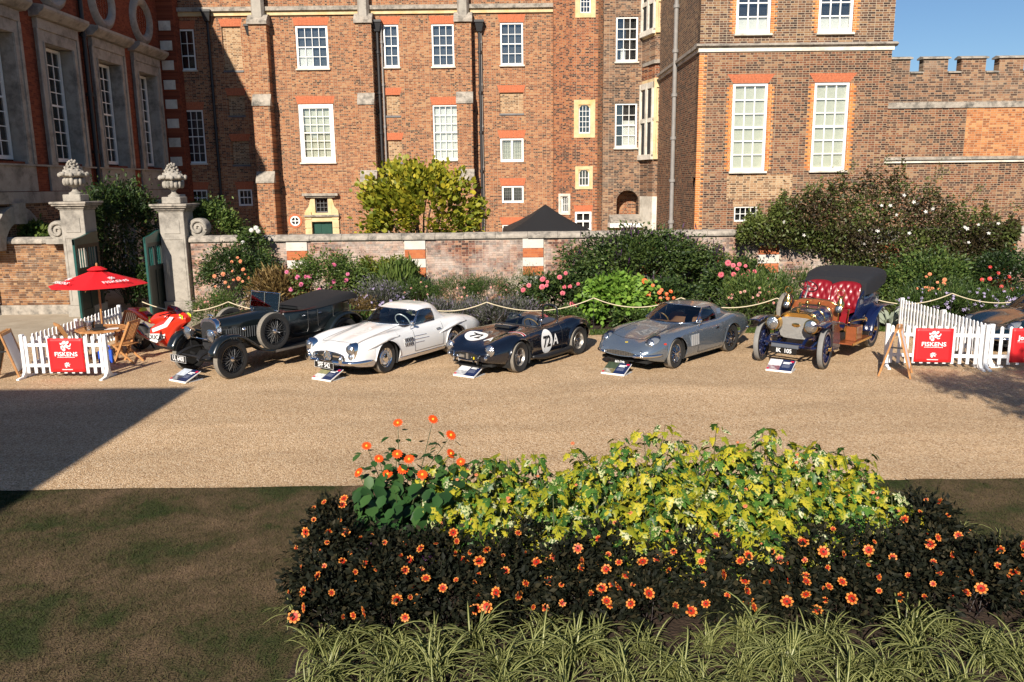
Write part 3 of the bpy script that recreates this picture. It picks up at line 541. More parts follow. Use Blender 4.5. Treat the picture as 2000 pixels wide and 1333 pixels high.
for i, b in enumerate(tb):
    sash(to, b[0] + .005, b[1] - .005, b[2], b[3] - .005, .09, 3, 6, fw=.085, bar=.04, back=BLIND, backd=.06)
    flat_arch(to, b[0], b[1], b[3], .3, .22, n=30)
    for (xa, xb) in ((b[0] - .22, b[0] - .001), (b[1] + .001, b[1] + .22)):
        mb = MB(); k = 0; z = b[2] + .003
        while z < b[3] - .08:
            w = .22 if k % 2 else .13
            if xa < b[0] - .1: mb.box(b[0] - w, -.006, z, b[0] - .002, .03, z + .066)
            else: mb.box(b[1] + .002, -.006, z, b[1] + w, .03, z + .066)
            z += .075; k += 1
        mb.build('brick_dressing', BR_ORNG, to)
for b in tb2:
    sash(to, b[0] + .005, b[1] - .005, b[2], b[3], .09, 3, 6, fw=.085, bar=.04, back=ROOMD, lower=(.0, 1, .17))
    mb = MB(); z = b[2] + .003; k = 0
    while z < b[3]:
        w = .22 if k % 2 else .13; mb.box(b[0] - w, -.006, z, b[0] - .002, .03, z + .066).box(b[1] + .002, -.006, z, b[1] + w, .03, z + .066); z += .075; k += 1
    mb.build('brick_dressing', BR_ORNG, to)
sash(to, tb3[0], tb3[1], tb3[2], tb3[3], .08, 4, 2, fw=.04, bar=.02, sill=False, rails=False); flat_arch(to, tb3[0] - .05, tb3[1] + .05, tb3[3], .22, .03, BR_BUFF)
mb = MB(); mb.box(tb[0][0] - .1, -.004, tb3[3] + .25, tb[1][0] - .6, .02, tb[0][2] - .12); mb.build('repair_patch', BR_BUFF, to)
mb = MB(); z = .01; k = 0
while z < zs0 - .1:
    w = .26 if k % 2 else .15; mb.box(t0 - .004, -.006, z, t0 + w, .05, z + .066); z += .075; k += 1
mb.build('corner_dressing', BR_ORNG, to)
px, pz = onY(1322, 100, 36.3); pipe(to, [(t0 - .12, 3.6, 13), (t0 - .12, 3.6, 0)], .085, PIPEG, 8)
# ------------------------------------------------------------------ battlemented wall to the right
BWY = 29.3
bw = empty('battlement_wall', (0, BWY, 0), 0, 'patched brick wall with battlements beside the brick tower', 'wall')
zc, zt, zstr = onY(1880, 143, BWY)[1], onY(1880, 112, BWY)[1], onY(1880, 312, BWY)[1]; bx = 13.0
z208 = onY(1880, 208, BWY)[1]; xo = onY(1884, 270, BWY)[0]
wall(bw, BR_DARK, bx, 32, z208 + .15, zc, thick=.32); wall(bw, BR_TOW, bx, xo, zstr, z208 - .05, thick=.6); wall(bw, brick_mat('brick_orange', [(0, (.2, .08, .04)), (.35, (.36, .13, .05)), (.7, (.47, .2, .08)), (1, (.5, .27, .12))], (.42, .27, .16), h=.075), xo, 32, zstr, z208 - .05, thick=.6); wall(bw, BR_TOW, bx, 32, -.05, zstr - .1, thick=.6)
mb = MB(); mb.box(bx, -.05, z208 - .05, 32, .5, z208 + .15); mb.build('offset_band', STONEL, bw)
mb = MB(); mb.box(bx, -.09, zstr - .1, 32, .3, zstr); mb.build('string_course', STONEW, bw); mb = MB(); mb.box(bx, -.16, zstr + .001, 32, .02, zstr + .1); mb.build('string_moulding', STONEL, bw)
mx = onY(1740, 125, BWY)[0]; pitch_m = onY(1878, 125, BWY)[0] - onY(1804, 125, BWY)[0]; m0 = onY(1804, 125, BWY)[0]; mw = onY(1852, 125, BWY)[0] - m0
for k in range(-1, 12):
    xa = m0 + k * pitch_m; xb = xa + mw
    mb = MB(); mb.box(max(xa, bx + .05), 0, zc, xb, .32, zt - .05); me = mb.build('merlon', BR_DARK, bw)
    mb = MB(); mb.prism([(-.07, zt - .05), (-.07, zt), (.16, zt + .06), (.39, zt), (.39, zt - .05)], max(xa, bx + .05) - .06, xb + .06, 'YZ'); mb.build('cap_stone', STONEL, me)
    mb = MB(); mb.prism([(-.07, zc + .002), (-.07, zc + .05), (.16, zc + .09), (.39, zc + .05), (.39, zc + .002)], xb + .01, xa + pitch_m - .01, 'YZ'); mb.build('crenel_sill', STONEL, bw)
# ------------------------------------------------------------------ shaded baroque wing on the left (faces +x; local x runs away from the camera)
LX = -16.3
lb = empty('baroque_wing', (LX, 0, 0), PI / 2, 'shaded red brick palace wing with tall stone framed windows and round windows', 'building')
def LZ(px, py): return onX(px, py, LX)
gl = [(25.95, 27.85), (29.69, 31.54), (33.4, 35.28), (36.97, 38.76)]; zsill, ztp = 4.95, 9.05
opsL = [(a - .03, b + .03, zsill - .02, ztp + .03, .45) for a, b in gl]
arc = [(a + .07, b - .07, 0.0, 3.05, .6) for a, b in gl]
wall(lb, BR_RED_SH, 25.3, 40.5, 3.75, 16.5, opsL, thick=1); wall(lb, BR_DARK, 26.55, 40.5, -.05, 3.75, [a_ for a_ in arc if a_[0] > 28], thick=1); wall(lb, BR_DARK, 25.3, 26.5, -.05, 3.75, y=.9)
DPANE = glass('wing_glass', (.35, .36, .38), .2)
for a, b in gl:
    w = sash(lb, a + .05, b - .05, zsill + .05, ztp - .05, .4, 4, 8, fw=.1, bar=.035, pm=DPANE, back=ROOMD, backd=.5, sill=False)
    m = .4; mb = MB(); mb.box(a - m, -.12, zsill - .1, a, .4, ztp).box(b, -.12, zsill - .1, b + m, .4, ztp).box(a - m, -.12, ztp, b + m, .4, ztp + m)
    mb.box(a - m - .06, -.16, zsill - .1, a - m + .1, -.1, ztp + m).box(b + m - .1, -.16, zsill - .1, b + m + .06, -.1, ztp + m).box(a - .1, -.15, zsill, a - .02, -.1, ztp).box(b + .02, -.15, zsill, b + .1, -.1, ztp)
    mb.box(a - m - .02, -.17, ztp + m, b + m + .02, .1, ztp + m + .35); mb.build('window_surround', STONE, lb, bevel=.012)
    mb = MB(); mb.prism([(0, ztp + m + .35), (-.3, ztp + m + .38), (-.5, ztp + m + .55), (-.55, ztp + m + .62), (-.55, ztp + m + .72), (0, ztp + m + .8)], a - m - .2, b + m + .2, 'YZ'); mb.build('hood_cornice', STONE, lb)
    mb = MB(); mb.box(a - m - .1, -.07, 3.95, b + m + .1, .1, zsill - .16); mb.build('apron', STONE, lb)
    if a < 25: continue
    mb = MB(); mb.box(b - .1, -.1, -.05, b + m, .5, 2.1)
    if a > 28: mb.box(a - m, -.1, -.05, a + .1, .5, 2.1)
    c = (a + b) / 2; r = (b - a) / 2 - .1
    for i in range(12):
        a0, a1 = PI * i / 12, PI * (i + 1) / 12; v = [(c + q * math.cos(t), 2.1 + q * math.sin(t)) for q, t in ((r, a0), (r + .55, a0), (r + .55, a1), (r, a1))]; mb.prism(v, -.12, .5)
    mb.box(c - .2, -.28, 2.1 + r - .05, c + .2, .1, 2.1 + r + .62); mb.build('arcade_arch', STONE, lb)
    for s in (-1, 1):
        q = MB(); q.prism([(c + s * r * math.cos(t), 2.1 + r * math.sin(t)) for t in [i * PI / 16 for i in range(9)]] + [(c + s * r, 3.02)], .02, .4); q.build('arch_spandrel', STONE, lb)
    ow = MB(); ow.box(a + .1, .45, 0, b - .1, .5, 3.0); ow.build('interior', ROOMD, lb)
    mb = MB(); n = 4
    for i in range(n + 1): mb.box(a + .1 + (b - a - .2) * i / n - .02, .4, 0, a + .1 + (b - a - .2) * i / n + .02, .44, 3)
    for i in range(8): mb.box(a + .1, .4, .35 * i, b - .1, .44, .35 * i + .04)
    mb.build('lattice', WHITE, lb)
    # round window
    zc0 = 11.3; mb = MB(); mb.lathe([(.62, .2), (.62, -.05), (.7, -.16), (.85, -.2), (1.0, -.12), (1.05, 0)], 32, 'Y', (c, 0, zc0)); rr = mb.build('round_window', STONE, lb, smooth=40)
    q = MB(); q.lathe([(.66, .05), (.001, .05)], 24, 'Y', (c, 0, zc0)); q.build('pane', DPANE and mat('dark_pane', (.03, .032, .036), .08), rr)
    q = MB()
    for i in range(-2, 3): h = math.sqrt(max(0, .62**2 - (i * .22)**2)); q.box(c + i * .22 - .015, .0, zc0 - h, c + i * .22 + .015, .04, zc0 + h).box(c - h, .001, zc0 + i * .22 - .015, c + h, .039, zc0 + i * .22 + .015)
    q.build('glazing_bars', WHITE, rr)
mb = MB(); mb.box(25.4, -.14, zsill - .16, 40.4, .05, zsill - .101); mb.box(25.4, -.1, 3.55, 40.4, .05, 3.93); mb.build('band_course', STONE, lb)
mb = MB(); mb.prism([(0, 13.0), (-.2, 13.05), (-.6, 13.4), (-.6, 13.6), (0, 13.75)], 25.2, 40.4, 'YZ'); mb.build('cornice', STONE, lb)
for a, b in zip(gl[:-1], gl[1:]):
    c = (a[1] + b[0]) / 2
    if abs(c - 32.5) < .8: pipe(lb, [(c, -.12, 13), (c, -.12, 0)], .09, PIPEB, 6)
mb = MB(); mb.box(25.4, .99, 0, 40.4, 12, 14.5); mb.build('roof', LEAD, lb)
mb = MB(); mb.box(39.7, -.75, -.05, 40.38, .02, 14.5); mb.build('corner_pier', BR_RED_SH, lb)
for k in range(26):
    w = .62 if k % 2 else .0
    if w: mb = MB(); mb.box(39.66, -.6, .2 + k * .44, 39.72, -.06, .2 + k * .44 + .42); mb.build('quoin', STONEW, lb)
# the palace wing beside the photographer: its roof line throws the big shadow over the drive on the left
SHX, SHY, SHH = -6.5, onZ(352, 757)[1], 9.0
kx = SHH / math.tan(SUN_EL); ex, ey = SHX - kx * math.sin(SUN_AZ), SHY - kx * math.cos(SUN_AZ)
wb = empty('near_palace_wing', (ex, ey, 0), 0, 'brick palace wing standing beside the photographer, roof shadow falling across the drive', 'building')
mb = MB(); mb.box(-18, -26, -.05, 0, 0, SHH - .5); mb.build('wall', BR_RED, wb); mb = MB(); mb.box(-18.2, -26.2, SHH - .5, .0, 0, SHH); mb.build('cornice', STONE, wb)
# ------------------------------------------------------------------ garden wall of real bricks
WY = 26.5
def tint_mat(name, stops, rough=0.9, blotch=None, bl=(0.5, 0.66), bsc=0.9, amt=0.8):
    if name in MT: return MT[name]
    m = leaf_mat(name, stops, rough, 0.0); N, L = nt(m); b = N['Principled BSDF']; b.inputs['Specular IOR Level'].default_value = .2
    for l in list(L):
        if l.to_node == N['Material Output']: L.remove(l)
    L.new(b.outputs[0], N['Material Output'].inputs[0])
    g = N.new('ShaderNodeNewGeometry'); src = b.inputs['Base Color'].links[0].from_socket
    f = N.new('ShaderNodeTexNoise'); f.inputs['Scale'].default_value = 30; f.inputs['Detail'].default_value = 4; L.new(g.outputs['Position'], f.inputs['Vector'])
    mr = N.new('ShaderNodeMapRange'); mr.inputs[3].default_value = .75; mr.inputs[4].default_value = 1.25; L.new(f.outputs[0], mr.inputs[0])
    s = N.new('ShaderNodeVectorMath'); s.operation = 'SCALE'; L.new(src, s.inputs[0]); L.new(mr.outputs[0], s.inputs['Scale']); out = s.outputs[0]
    if blotch:
        n2 = N.new('ShaderNodeTexNoise'); n2.inputs['Scale'].default_value = bsc; n2.inputs['Detail'].default_value = 10; n2.inputs['Roughness'].default_value = .75; L.new(g.outputs['Position'], n2.inputs['Vector'])
        r2 = N.new('ShaderNodeMapRange'); r2.inputs[1].default_value = bl[0]; r2.inputs[2].default_value = bl[1]; r2.inputs[4].default_value = amt; L.new(n2.outputs[0], r2.inputs[0])
        m2 = N.new('ShaderNodeMix'); m2.data_type = 'RGBA'; L.new(r2.outputs[0], m2.inputs[0]); L.new(out, m2.inputs[6]); m2.inputs[7].default_value = (*blotch, 1); out = m2.outputs[2]
    L.new(out, b.inputs['Base Color']); return m
GW_B = tint_mat('garden_brick', [(0, (.05, .03, .026)), (.3, (.13, .055, .04)), (.6, (.23, .095, .058)), (.85, (.31, .15, .09)), (1, (.37, .22, .145))], blotch=(.55, .48, .42), bl=(.4, .66), amt=.85)
GW_L = tint_mat('garden_brick_warm', [(0, (.09, .045, .026)), (.4, (.22, .105, .05)), (.75, (.31, .155, .07)), (1, (.36, .22, .115))], blotch=(.3, .24, .17), amt=.4)
MORT = mat('lime_mortar', (.42, .34, .26), .95, var=.2, vs=2, dirt=(.6, .55, .48), ds=.9)
def set_tint(me, vals, dom='POINT'):
    a = me.attributes.new('tint', 'FLOAT', dom); a.data.foreach_set('value', np.asarray(vals, np.float32))
def brick_wall(root, x0, x1, z0, z1, bm_, piers, n_single, pick, seed):
    r = random.Random(seed); ch = .0735; rows = int((z1 - z0) / ch); items = []
    for j in range(rows):
        hd = j % 2; bw_ = .112 if hd else .228; x = x0 + (0 if hd else -.057) ; z = z0 + j * ch
        while x < x1:
            a, b = max(x, x0), min(x + bw_, x1); x += bw_
            if b - a < .04: continue
            if any(p - .34 < (a + b) / 2 < p + .34 for p in piers): continue
            items.append((a + .005, b - .005, z + .005, z + ch - .005, r.random() ** 1.25, r.uniform(.004, .013)))
    items.sort(key=lambda t: pick(t)); single, rest = items[:n_single], items[n_single:]
    V = []; T = []; F = []
    for (a, b, c, d, t, pr) in rest:
        k = len(V); y = -pr; V += [(a, y, c), (b, y, c), (b, y, d), (a, y, d), (a, .02, c), (b, .02, c), (b, .02, d), (a, .02, d)]; T += [t] * 8
        F += [(k, k + 1, k + 2, k + 3), (k, k + 4, k + 5, k + 1), (k + 1, k + 5, k + 6, k + 2), (k + 2, k + 6, k + 7, k + 3), (k + 3, k + 7, k + 4, k)]
    me = bpy.data.meshes.new('brickwork'); me.from_pydata(V, [], F); me.materials.append(bm_); set_tint(me, T); o = mobj('brickwork', me, root); o['kind'] = 'stuff'
    meshes = {}
    for (a, b, c, d, t, pr) in single:
        key = (round(b - a, 2) > .15, int(t * 8))
        if key not in meshes:
            w, h = (.218 if key[0] else .102) / 2, .0635 / 2; q = MB(); q.box(-w, -.012, -h, w, .03, h); m_ = q.mesh('brick', bm_, bevel=.003); set_tint(m_, [key[1] / 8 + .06] * len(m_.vertices)); meshes[key] = m_
        mobj('brick', meshes[key], root, ((a + b) / 2, r.uniform(-.004, .004), (c + d) / 2), (0, 0, r.uniform(-.01, .01)), ((b - a) / (.218 if key[0] else .102), 1, 1))
pc = [(-7.32 - 6.65) / 2 + k * 3.855 for k in range(7)]
gw = empty('garden_wall', (0, WY, 0), 0, 'long whitewash-stained brick garden wall with stone coping behind the flower border', 'wall')
mb = MB(); mb.box(-10.45, 0, -.05, 24, .36, 2.26); mb.build('wall_core', MORT, gw)
brick_wall(gw, -10.45, 24, 0, 2.26, GW_B, pc, 300, lambda t: abs(t[0] + 1.0) * .12 + abs(t[2] - 1.9), 3)
def coping(root, x0, x1, z, step=1.02, breaks=(), m=STONEL, h=.2):
    r = random.Random(9); x = x0
    while x < x1 - .05:
        b = min(x + step * r.uniform(.85, 1.15), x1); near = any(abs((x + b) / 2 - p) < .55 for p in breaks); e = .035 if near else 0
        q = MB(); q.prism([(-.09 - e, z), (-.09 - e, z + .07), (-.03, z + h * .75), (.1, z + h), (.26, z + h), (.39, z + h * .75), (.45 + e, z + .07), (.45 + e, z)], x + .003, b - .003, 'YZ')
        o = q.build('coping_stone', m, root, bevel=.008); o.location.z = r.uniform(-.006, .006); x = b
coping(gw, -10.48, 24, 2.26, breaks=pc)
STONE_LW = mat('limewashed_stone', (.56, .53, .48), .9, var=.1, vs=4, dirt=(.5, .46, .4), ds=2.2)
for i, p in enumerate(pc):
    pr = MB(); pr.box(p - .335, -.045, -.05, p + .335, .02, .5); po = pr.build('pier', BR_RED, gw)
    z = 2.255; seq = ((.32, 0), (.3, 1), (.29, 0), (.31, 1), (.29, 0), (.25, 1))
    for h, k in seq:
        q = MB(); e = .0 if k else .006; q.box(p - .335 - e, -.05 - e, z - h + .004, p + .335 + e, .02, z - .004)
        q.build('brick_panel' if k else 'stone_block', BR_RED if k else STONE_LW, po, bevel=.005); z -= h
    q = MB(); q.prism([(-.06, 2.262), (-.1, 2.3), (-.1, 2.33), (0, 2.33), (0, 2.262)], p - .4, p + .4, 'YZ'); q.build('pier_moulding', STONEL, po)
gl_ = empty('garden_wall', (0, WY - .3, 0), 0, 'warm brown brick garden wall ending at the left gate pier', 'wall')
mb = MB(); mb.box(-34, 0, -.05, -14.0, .36, 2.3); mb.build('wall_core', MORT, gl_)
brick_wall(gl_, -34, -14.0, .3, 2.3, GW_L, [], 200, lambda t: abs(t[0] + 15.3) * .3 + abs(t[2] - 1.2) * .3, 5)
coping(gl_, -34, -14.05, 2.3); mb = MB(); mb.box(-34, -.07, -.05, -14.0, 0, .3); mb.build('plinth', STONEL, gl_)
# ------------------------------------------------------------------ gate piers with urns, scrolls, gate leaves
URN = [(.001, 0), (.2, 0), (.2, .07), (.13, .1), (.075, .16), (.07, .22), (.12, .26), (.17, .3), (.27, .42), (.3, .5), (.24, .53), (.33, .56), (.42, .6), (.43, .66), (.36, .7), (.33, .72), (.3, .76), (.2, .83), (.14, .9), (.1, .95), (.05, 1.02), (.06, 1.06), (.001, 1.12)]
def gate_pier(x, y, w, h, label, side):
    g = empty('gate_pier', (x, y, 0), 0, label, 'gate pier', 'stone gate piers with urns'); q = MB(); a = w / 2
    q.box(-a - .06, -a - .06, -.02, a + .06, a + .06, .35).box(-a, -a, .35, a, a, h - .25); q.build('shaft', STONE, g, bevel=.012)
    q = MB(); q.box(-a * .62, -a - .02, h - .95, a * .62, -a + .03, h - .5)
    for s in (-1, 1): q.box(s * a * .8 - .02, -a - .014, .5, s * a * .8 + .02, -a + .03, h - 1.1)
    q.box(-a * .8 + .02, -a - .013, h - 1.14, a * .8 - .02, -a + .03, h - 1.1); q.build('panel', STONE, g, bevel=.006)
    q = MB()
    for (e, z0, z1) in ((.03, h - .25, h - .2), (.08, h - .2, h - .13), (.16, h - .13, h - .07), (.2, h - .07, h)): q.box(-a - e, -a - e, z0, a + e, a + e, z1)
    q.build('cornice', STONEL, g, bevel=.01); q = MB(); q.box(-a * .75, -a * .75, h, a * .75, a * .75, h + .22); q.build('pedestal', STONEG, g, bevel=.02)
    q = MB(); q.lathe([(r * .93, z + h + .2) for r, z in URN], 28); u = q.build('urn', STONEG, g, smooth=50)
    q = MB()
    for k in range(14): t = 2 * PI * k / 14; q.sphere((.27 * math.cos(t), .27 * math.sin(t), h + .2 + .41), .075, 6, 4, 0, (1, 1, 1.7))
    for k in range(10): t = 2 * PI * k / 10; q.sphere((.39 * math.cos(t), .39 * math.sin(t), h + .2 + .62 + .03 * (k % 2)), .075, 6, 4)
    for k in range(30): t = 2.4 * k; q.sphere(((.3 - .0075 * k) * math.cos(t), (.3 - .0075 * k) * math.sin(t), h + .9 + .012 * k), .045, 6, 4)
    q.build('carving', STONEG, u, smooth='all')
    sx = side * (a + .3); q = MB(); pts = [(sx + (.27 - .024 * k * .5) * math.cos(-.2 - side * 0 + k * .5), -.1, 2.72 + (.27 - .024 * k * .5) * math.sin(-.2 + k * .5)) for k in range(21)]
    q.tube(pts, [.05 - .0012 * k for k in range(21)], 8); q.lathe([(.001, -.07), (.3, -.07), (.31, -.02), (.31, .3), (.001, .3)], 28, 'Y', (sx, 0, 2.72)); q.box(sx - .36, -.16, 2.3, sx + .36, .32, 2.46); q.build('scroll', STONEG, g, smooth=40)
    return g
gate_pier(-13.72, 25.95, .74, 3.62, 'stone gate pier with carved urn, joined to the warm brown brick wall', -1)
gate_pier(-10.92, 26.7, .8, 3.5, 'stone gate pier with carved urn, joined to the flower border wall', 1)
GATEG = mat('gate_green_paint', (.012, .075, .065), .35, var=.2, vs=5); GATE_SH = mat('gate_green_shaded', (.01, .018, .016), .45, var=.2, vs=4)  # same paint twice: second is a darker copy with the leaf's shade painted in
def gate_leaf(x, y, L0, label, rz):
    g = empty('gate_leaf', (x, y, 0), rz, label, 'gate', 'open green garden gates'); H = 2.5     # local +y away from the camera, leaf spans y 0..L0
    for ya, yb in ((0, .12), (L0 - .12, L0), (L0 / 2 - .05, L0 / 2 + .05)): q = MB(); q.box(-.035, ya, .05, .035, yb, H if ya != L0 / 2 - .05 else 2.2); q.build('stile', GATEG if ya == 0 else GATE_SH, g, bevel=.004)
    for za, zb in ((.05, .3), (1.45, 1.6), (2.2, 2.32)): q = MB(); q.box(-.033, .12, za, .033, L0 - .12, zb); q.build('rail', GATE_SH, g)
    for i in range(2):
        y0 = .12 + i * (L0 / 2 - .07); q = MB(); q.box(-.012, y0, .3, .012, y0 + L0 / 2 - .17, 1.45); q.build('panel', GATE_SH, g)
        for k in range(3): q = MB(); q.tube([(0, y0 + .1 + k * .14, 1.6), (0, y0 + .1 + k * .14, 2.2)], .02, 6); q.build('spindle', GATEG, g)
    q = MB(); q.prism([(0, 2.32), (0, 2.5), (L0 * .35, 2.56), (L0 * .7, 2.66), (L0, 2.68), (L0, 2.32)], -.036, .036, 'YZ'); q.build('top_rail', GATEG, g)
gate_leaf(-13.33, 24.75, 1.45, 'dark green panelled gate leaf folded back against the left stone pier', 0)
gate_leaf(-11.36, 25.2, 1.35, 'dark green panelled gate leaf standing open beside the right stone pier', 0.03)
# ------------------------------------------------------------------ black peaked tent behind the wall
FAB_BLK = mat('black_canvas', (.011, .011, .012), .7, bump=.3, bs=9)
tn = empty('peaked_tent', (1.33, 31.2, 0), 0.1, 'black peaked canvas tent showing above the garden wall', 'tent')
q = MB(); ring = []; hw = 1.5
prof = [(0.0, 3.22), (.1, 3.12), (.3, 2.9), (.6, 2.62), (.85, 2.42), (1.0, 2.28)]
def sq(t, k):
    a = 2 * PI * t / 32; c, s_ = math.cos(a), math.sin(a); d = max(abs(c), abs(s_)); return (hw * k * c / d, hw * k * s_ / d)
G = [[(sq(i, k)[0], sq(i, k)[1], z - .05 * math.cos(4 * (2 * PI * i / 32)) * k * (1 - k) * -1.5) for (k, z) in prof] for i in range(32)]
q.grid(G, 0, True); q.build('canopy', FAB_BLK, tn, smooth=60)
q = MB(); G = [[(*sq(i, 1.0), 2.28), (*sq(i, 1.01), 2.02 + .05 * (i % 2))] for i in range(32)]; q.grid(G, 0, True); q.build('valance', FAB_BLK, tn)
for sx in (-1, 1):
    for sy in (-1, 1): q = MB(); q.tube([(sx * hw * .97, sy * hw * .97, 0), (sx * hw * .97, sy * hw * .97, 2.3)], .025, 8); q.build('leg', mat('alu', (.5, .5, .5), .4, .8), tn)
# ------------------------------------------------------------------ white picket fence panels
FW = mat('fence_white_plastic', (.8, .8, .8), .4, var=.05)
def fence(p0, p1, label, n, feet=(1, 1), group='white picket fence panels', endpost=True):
    p0, p1 = Vector(p0), Vector(p1); d = p1 - p0; L0 = d.length; g = empty('picket_fence', (p0.x, p0.y, 0), math.atan2(d.y, d.x), label, 'fence', group)
    for z in (.27, .72): q = MB(); q.box(.0, -.018, z - .035, L0, .018, z + .035); q.build('rail', FW, g)
    q = MB(); w = .032; q.prism([(-w, .1), (w, .1), (w, .89), (w * .7, .91), (0, .925), (-w * .7, .91), (-w, .89)], -.034, -.012); pk = q.mesh('picket', FW)
    for k in range(n): mobj('picket', pk, g, (.09 + (L0 - .18) * k / (n - 1), 0, 0))
    for e, x in zip(feet, (0, L0)):
        if not e: continue
        q = MB(); q.box(x - .04, -.045, 0.02, x + .04, .045, .95); q.build('post', FW, g, bevel=.01)
        q = MB()
        for s in (-1, 1): q.prism([(s * .04, .22), (s * .07, .12), (s * .14, .05), (s * .3, .03), (s * .3, 0), (s * .04, 0)], x - .03, x + .03, 'YZ')
        q.build('foot', FW, g)
    return g
fL = fence((-10.55, 17.1), (-8.72, 17.0), 'white picket fence panel carrying the red banner, in front of the parasol table', 11)
fence((-10.5, 17.3), (-10.45, 19.15), 'white picket fence panel running back from the corner beside the parasol table', 12, (0, 1))
fence((-10.45, 19.25), (-10.5, 21.4), 'white picket fence panel running back towards the open gate', 12, (0, 1))
fR = fence((8.12, 17.15), (9.98, 16.85), 'white picket fence panel carrying a red banner beside the wooden sandwich board', 12)
fR2 = fence((10.1, 16.85), (12.3, 16.6), 'white picket fence panel with the red banner in front of the dark car', 12)
fence((10.26, 21.0), (10.27, 18.95), 'white picket fence panel running back towards the rope barrier by the veteran car', 13, (1, 1))
fence((10.27, 18.9), (10.25, 16.95), 'white picket fence panel running back beside the dark car', 13, (0, 1))
# ------------------------------------------------------------------ red banners with a white lion emblem
BRED = mat('banner_red', (.62, .008, .012), .5, sheen=.1); BWHT = mat('print_white', (.85, .85, .85), .6)
def emblem(parent, M, s, m=None):
    q = MB(); P = lambda pts: q.add([(x * s, y * s, 0) for x, y in pts], [tuple(range(len(pts)))])
    P([(-.5, -.35), (-.2, -.6), (.0, -.45), (-.05, .0), (-.3, .12), (-.55, -.02)]); P([(-.1, .05), (.12, -.2), (.35, -.12), (.3, .15), (.1, .3)]); P([(-.2, .2), (.1, .32), (.12, .6), (-.1, .62), (-.3, .5), (-.38, .3)])
    P([(.12, .35), (.35, .28), (.5, .5), (.42, .62), (.22, .55)]); P([(.35, -.1), (.62, .0), (.75, .3), (.62, .32), (.55, .1), (.33, .05)]); P([(.2, -.2), (.4, -.35), (.6, -.28), (.62, -.18), (.4, -.2)]); P([(-.55, .15), (-.35, .2), (-.4, .35), (-.6, .4)])
    o = q.build('emblem', m or BWHT, parent, fix=False); o.matrix_local = M
    q = MB()
    for a, b in (((-.42, -.4), (-.15, -.02)), ((-.45, -.05), (-.1, -.4))): q.bar((a[0] * s, a[1] * s, .001), (b[0] * s, b[1] * s, .001), .07 * s, .001)
    c = q.build('cross', BRED, o, fix=False); return o
def small_print(parent, w, h, M, n=14):
    q = MB()
    for k in range(n): x = -w / 2 + w * k / n; q.add([(x, -h / 2, 0), (x + w / n * .7, -h / 2, 0), (x + w / n * .7, h / 2, 0), (x, h / 2, 0)], [(0, 1, 2, 3)])
    o = q.build('small_print', BWHT, parent, fix=False); o.matrix_local = M; return o
def banner(fence_o, x, w, h, zc_, lines, label, slant=0):
    M0 = fence_o.matrix_basis @ Matrix.Translation((x, -.05, zc_))
    g = bpy.data.objects.new('banner', None); COL.objects.link(g); g.matrix_world = M0; g.empty_display_size = .1; tag(g, label, 'banner', 'red banners on the fences')
    q = MB(); n = 10; G = [[(-w / 2 + w * i / n, .006 * math.sin(i * 1.3) * (j / n - .5), -h / 2 + h * j / n) for j in range(n + 1)] for i in range(n + 1)]; q.grid(G); me = q.build('sheet', BRED, g, smooth='all')
    md = me.modifiers.new('thickness', 'SOLIDIFY'); md.thickness = .004
    RX = Matrix.Rotation(PI / 2, 4, 'X')
    if lines == 'F':
        emblem(g, Matrix.Translation((.0, -.012, h * .27)) @ RX, w * .24)
        text_obj('FISKENS', w * .165, BWHT, g, Matrix.Translation((0, -.012, h * .03)) @ RX, 1.12, .002); small_print(g, w * .5, w * .018, Matrix.Translation((0, -.012, -h * .055)) @ RX)
        emblem(g, Matrix.Translation((.0, -.012, -h * .29)) @ RX, w * .12); small_print(g, w * .3, w * .025, Matrix.Translation((0, -.012, -h * .42)) @ RX)
    else:
        text_obj('Joe M', w * .16, BWHT, g, Matrix.Translation((-w * .34, -.012, h * .22)) @ RX, 1, .004, 'LEFT'); text_obj('PERFORMANCE', w * .07, mat('print_pink', (.75, .3, .3), .6), g, Matrix.Translation((-w * .36, -.012, h * .1)) @ RX, 1, 0, 'LEFT')
        emblem(g, Matrix.Translation((w * .0, -.012, -h * .22)) @ RX, w * .1); small_print(g, w * .3, w * .025, Matrix.Translation((0, -.012, -h * .38)) @ RX)
banner(fL, .98, .78, .74, .5, 'F', 'red square banner with white lion and lettering, on the fence before the parasol table')
banner(fR, .93, .76, .74, .5, 'F', 'red square banner with white lion and lettering, on the fence beside the sandwich board')
banner(fR2, .88, .82, .74, .52, 'J', 'red square banner reading Joe M, on the fence before the dark car')
# ------------------------------------------------------------------ wooden furniture under the red parasol
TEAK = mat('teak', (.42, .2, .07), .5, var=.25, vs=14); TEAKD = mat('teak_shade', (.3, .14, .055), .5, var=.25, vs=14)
um = empty('parasol', (-9.8, 19.05, 0), .2, 'red fabric parasol with wooden pole and white print over the garden table', 'parasol')
q = MB(); q.tube([(0, 0, 0), (.03, .0, 2.12)], .022, 10); q.build('pole', TEAK, um, smooth=40); q = MB(); q.lathe([(.001, .09), (.02, .08), (.028, .04), (.015, 0), (.03, -.03)], 12, 'Z', (.03, 0, 2.16)); q.build('finial', TEAK, um, smooth=40)
UMR = mat('parasol_red', (.66, .006, .012), .75); q = MB(); n = 8; G = []
for i in range(48):
    k = i / 6.0; a = 2 * PI * i / 48; fr = (k % 1); sag = math.sin(fr * PI); r_ = 1.05 * (math.cos(PI / 8) / math.cos(((fr) - .5) * PI / 4))
    G.append([(.03 + r_ * t * math.cos(a), r_ * t * math.sin(a), 2.12 - .38 * t - .06 * t * (t - 1) * -1 - .05 * sag * t * (1 - t)) for t in (.0, .15, .35, .55, .75, .9, 1.0)])
q.grid(G, 0, True); q.build('canopy', UMR, um, smooth=25)
q = MB()
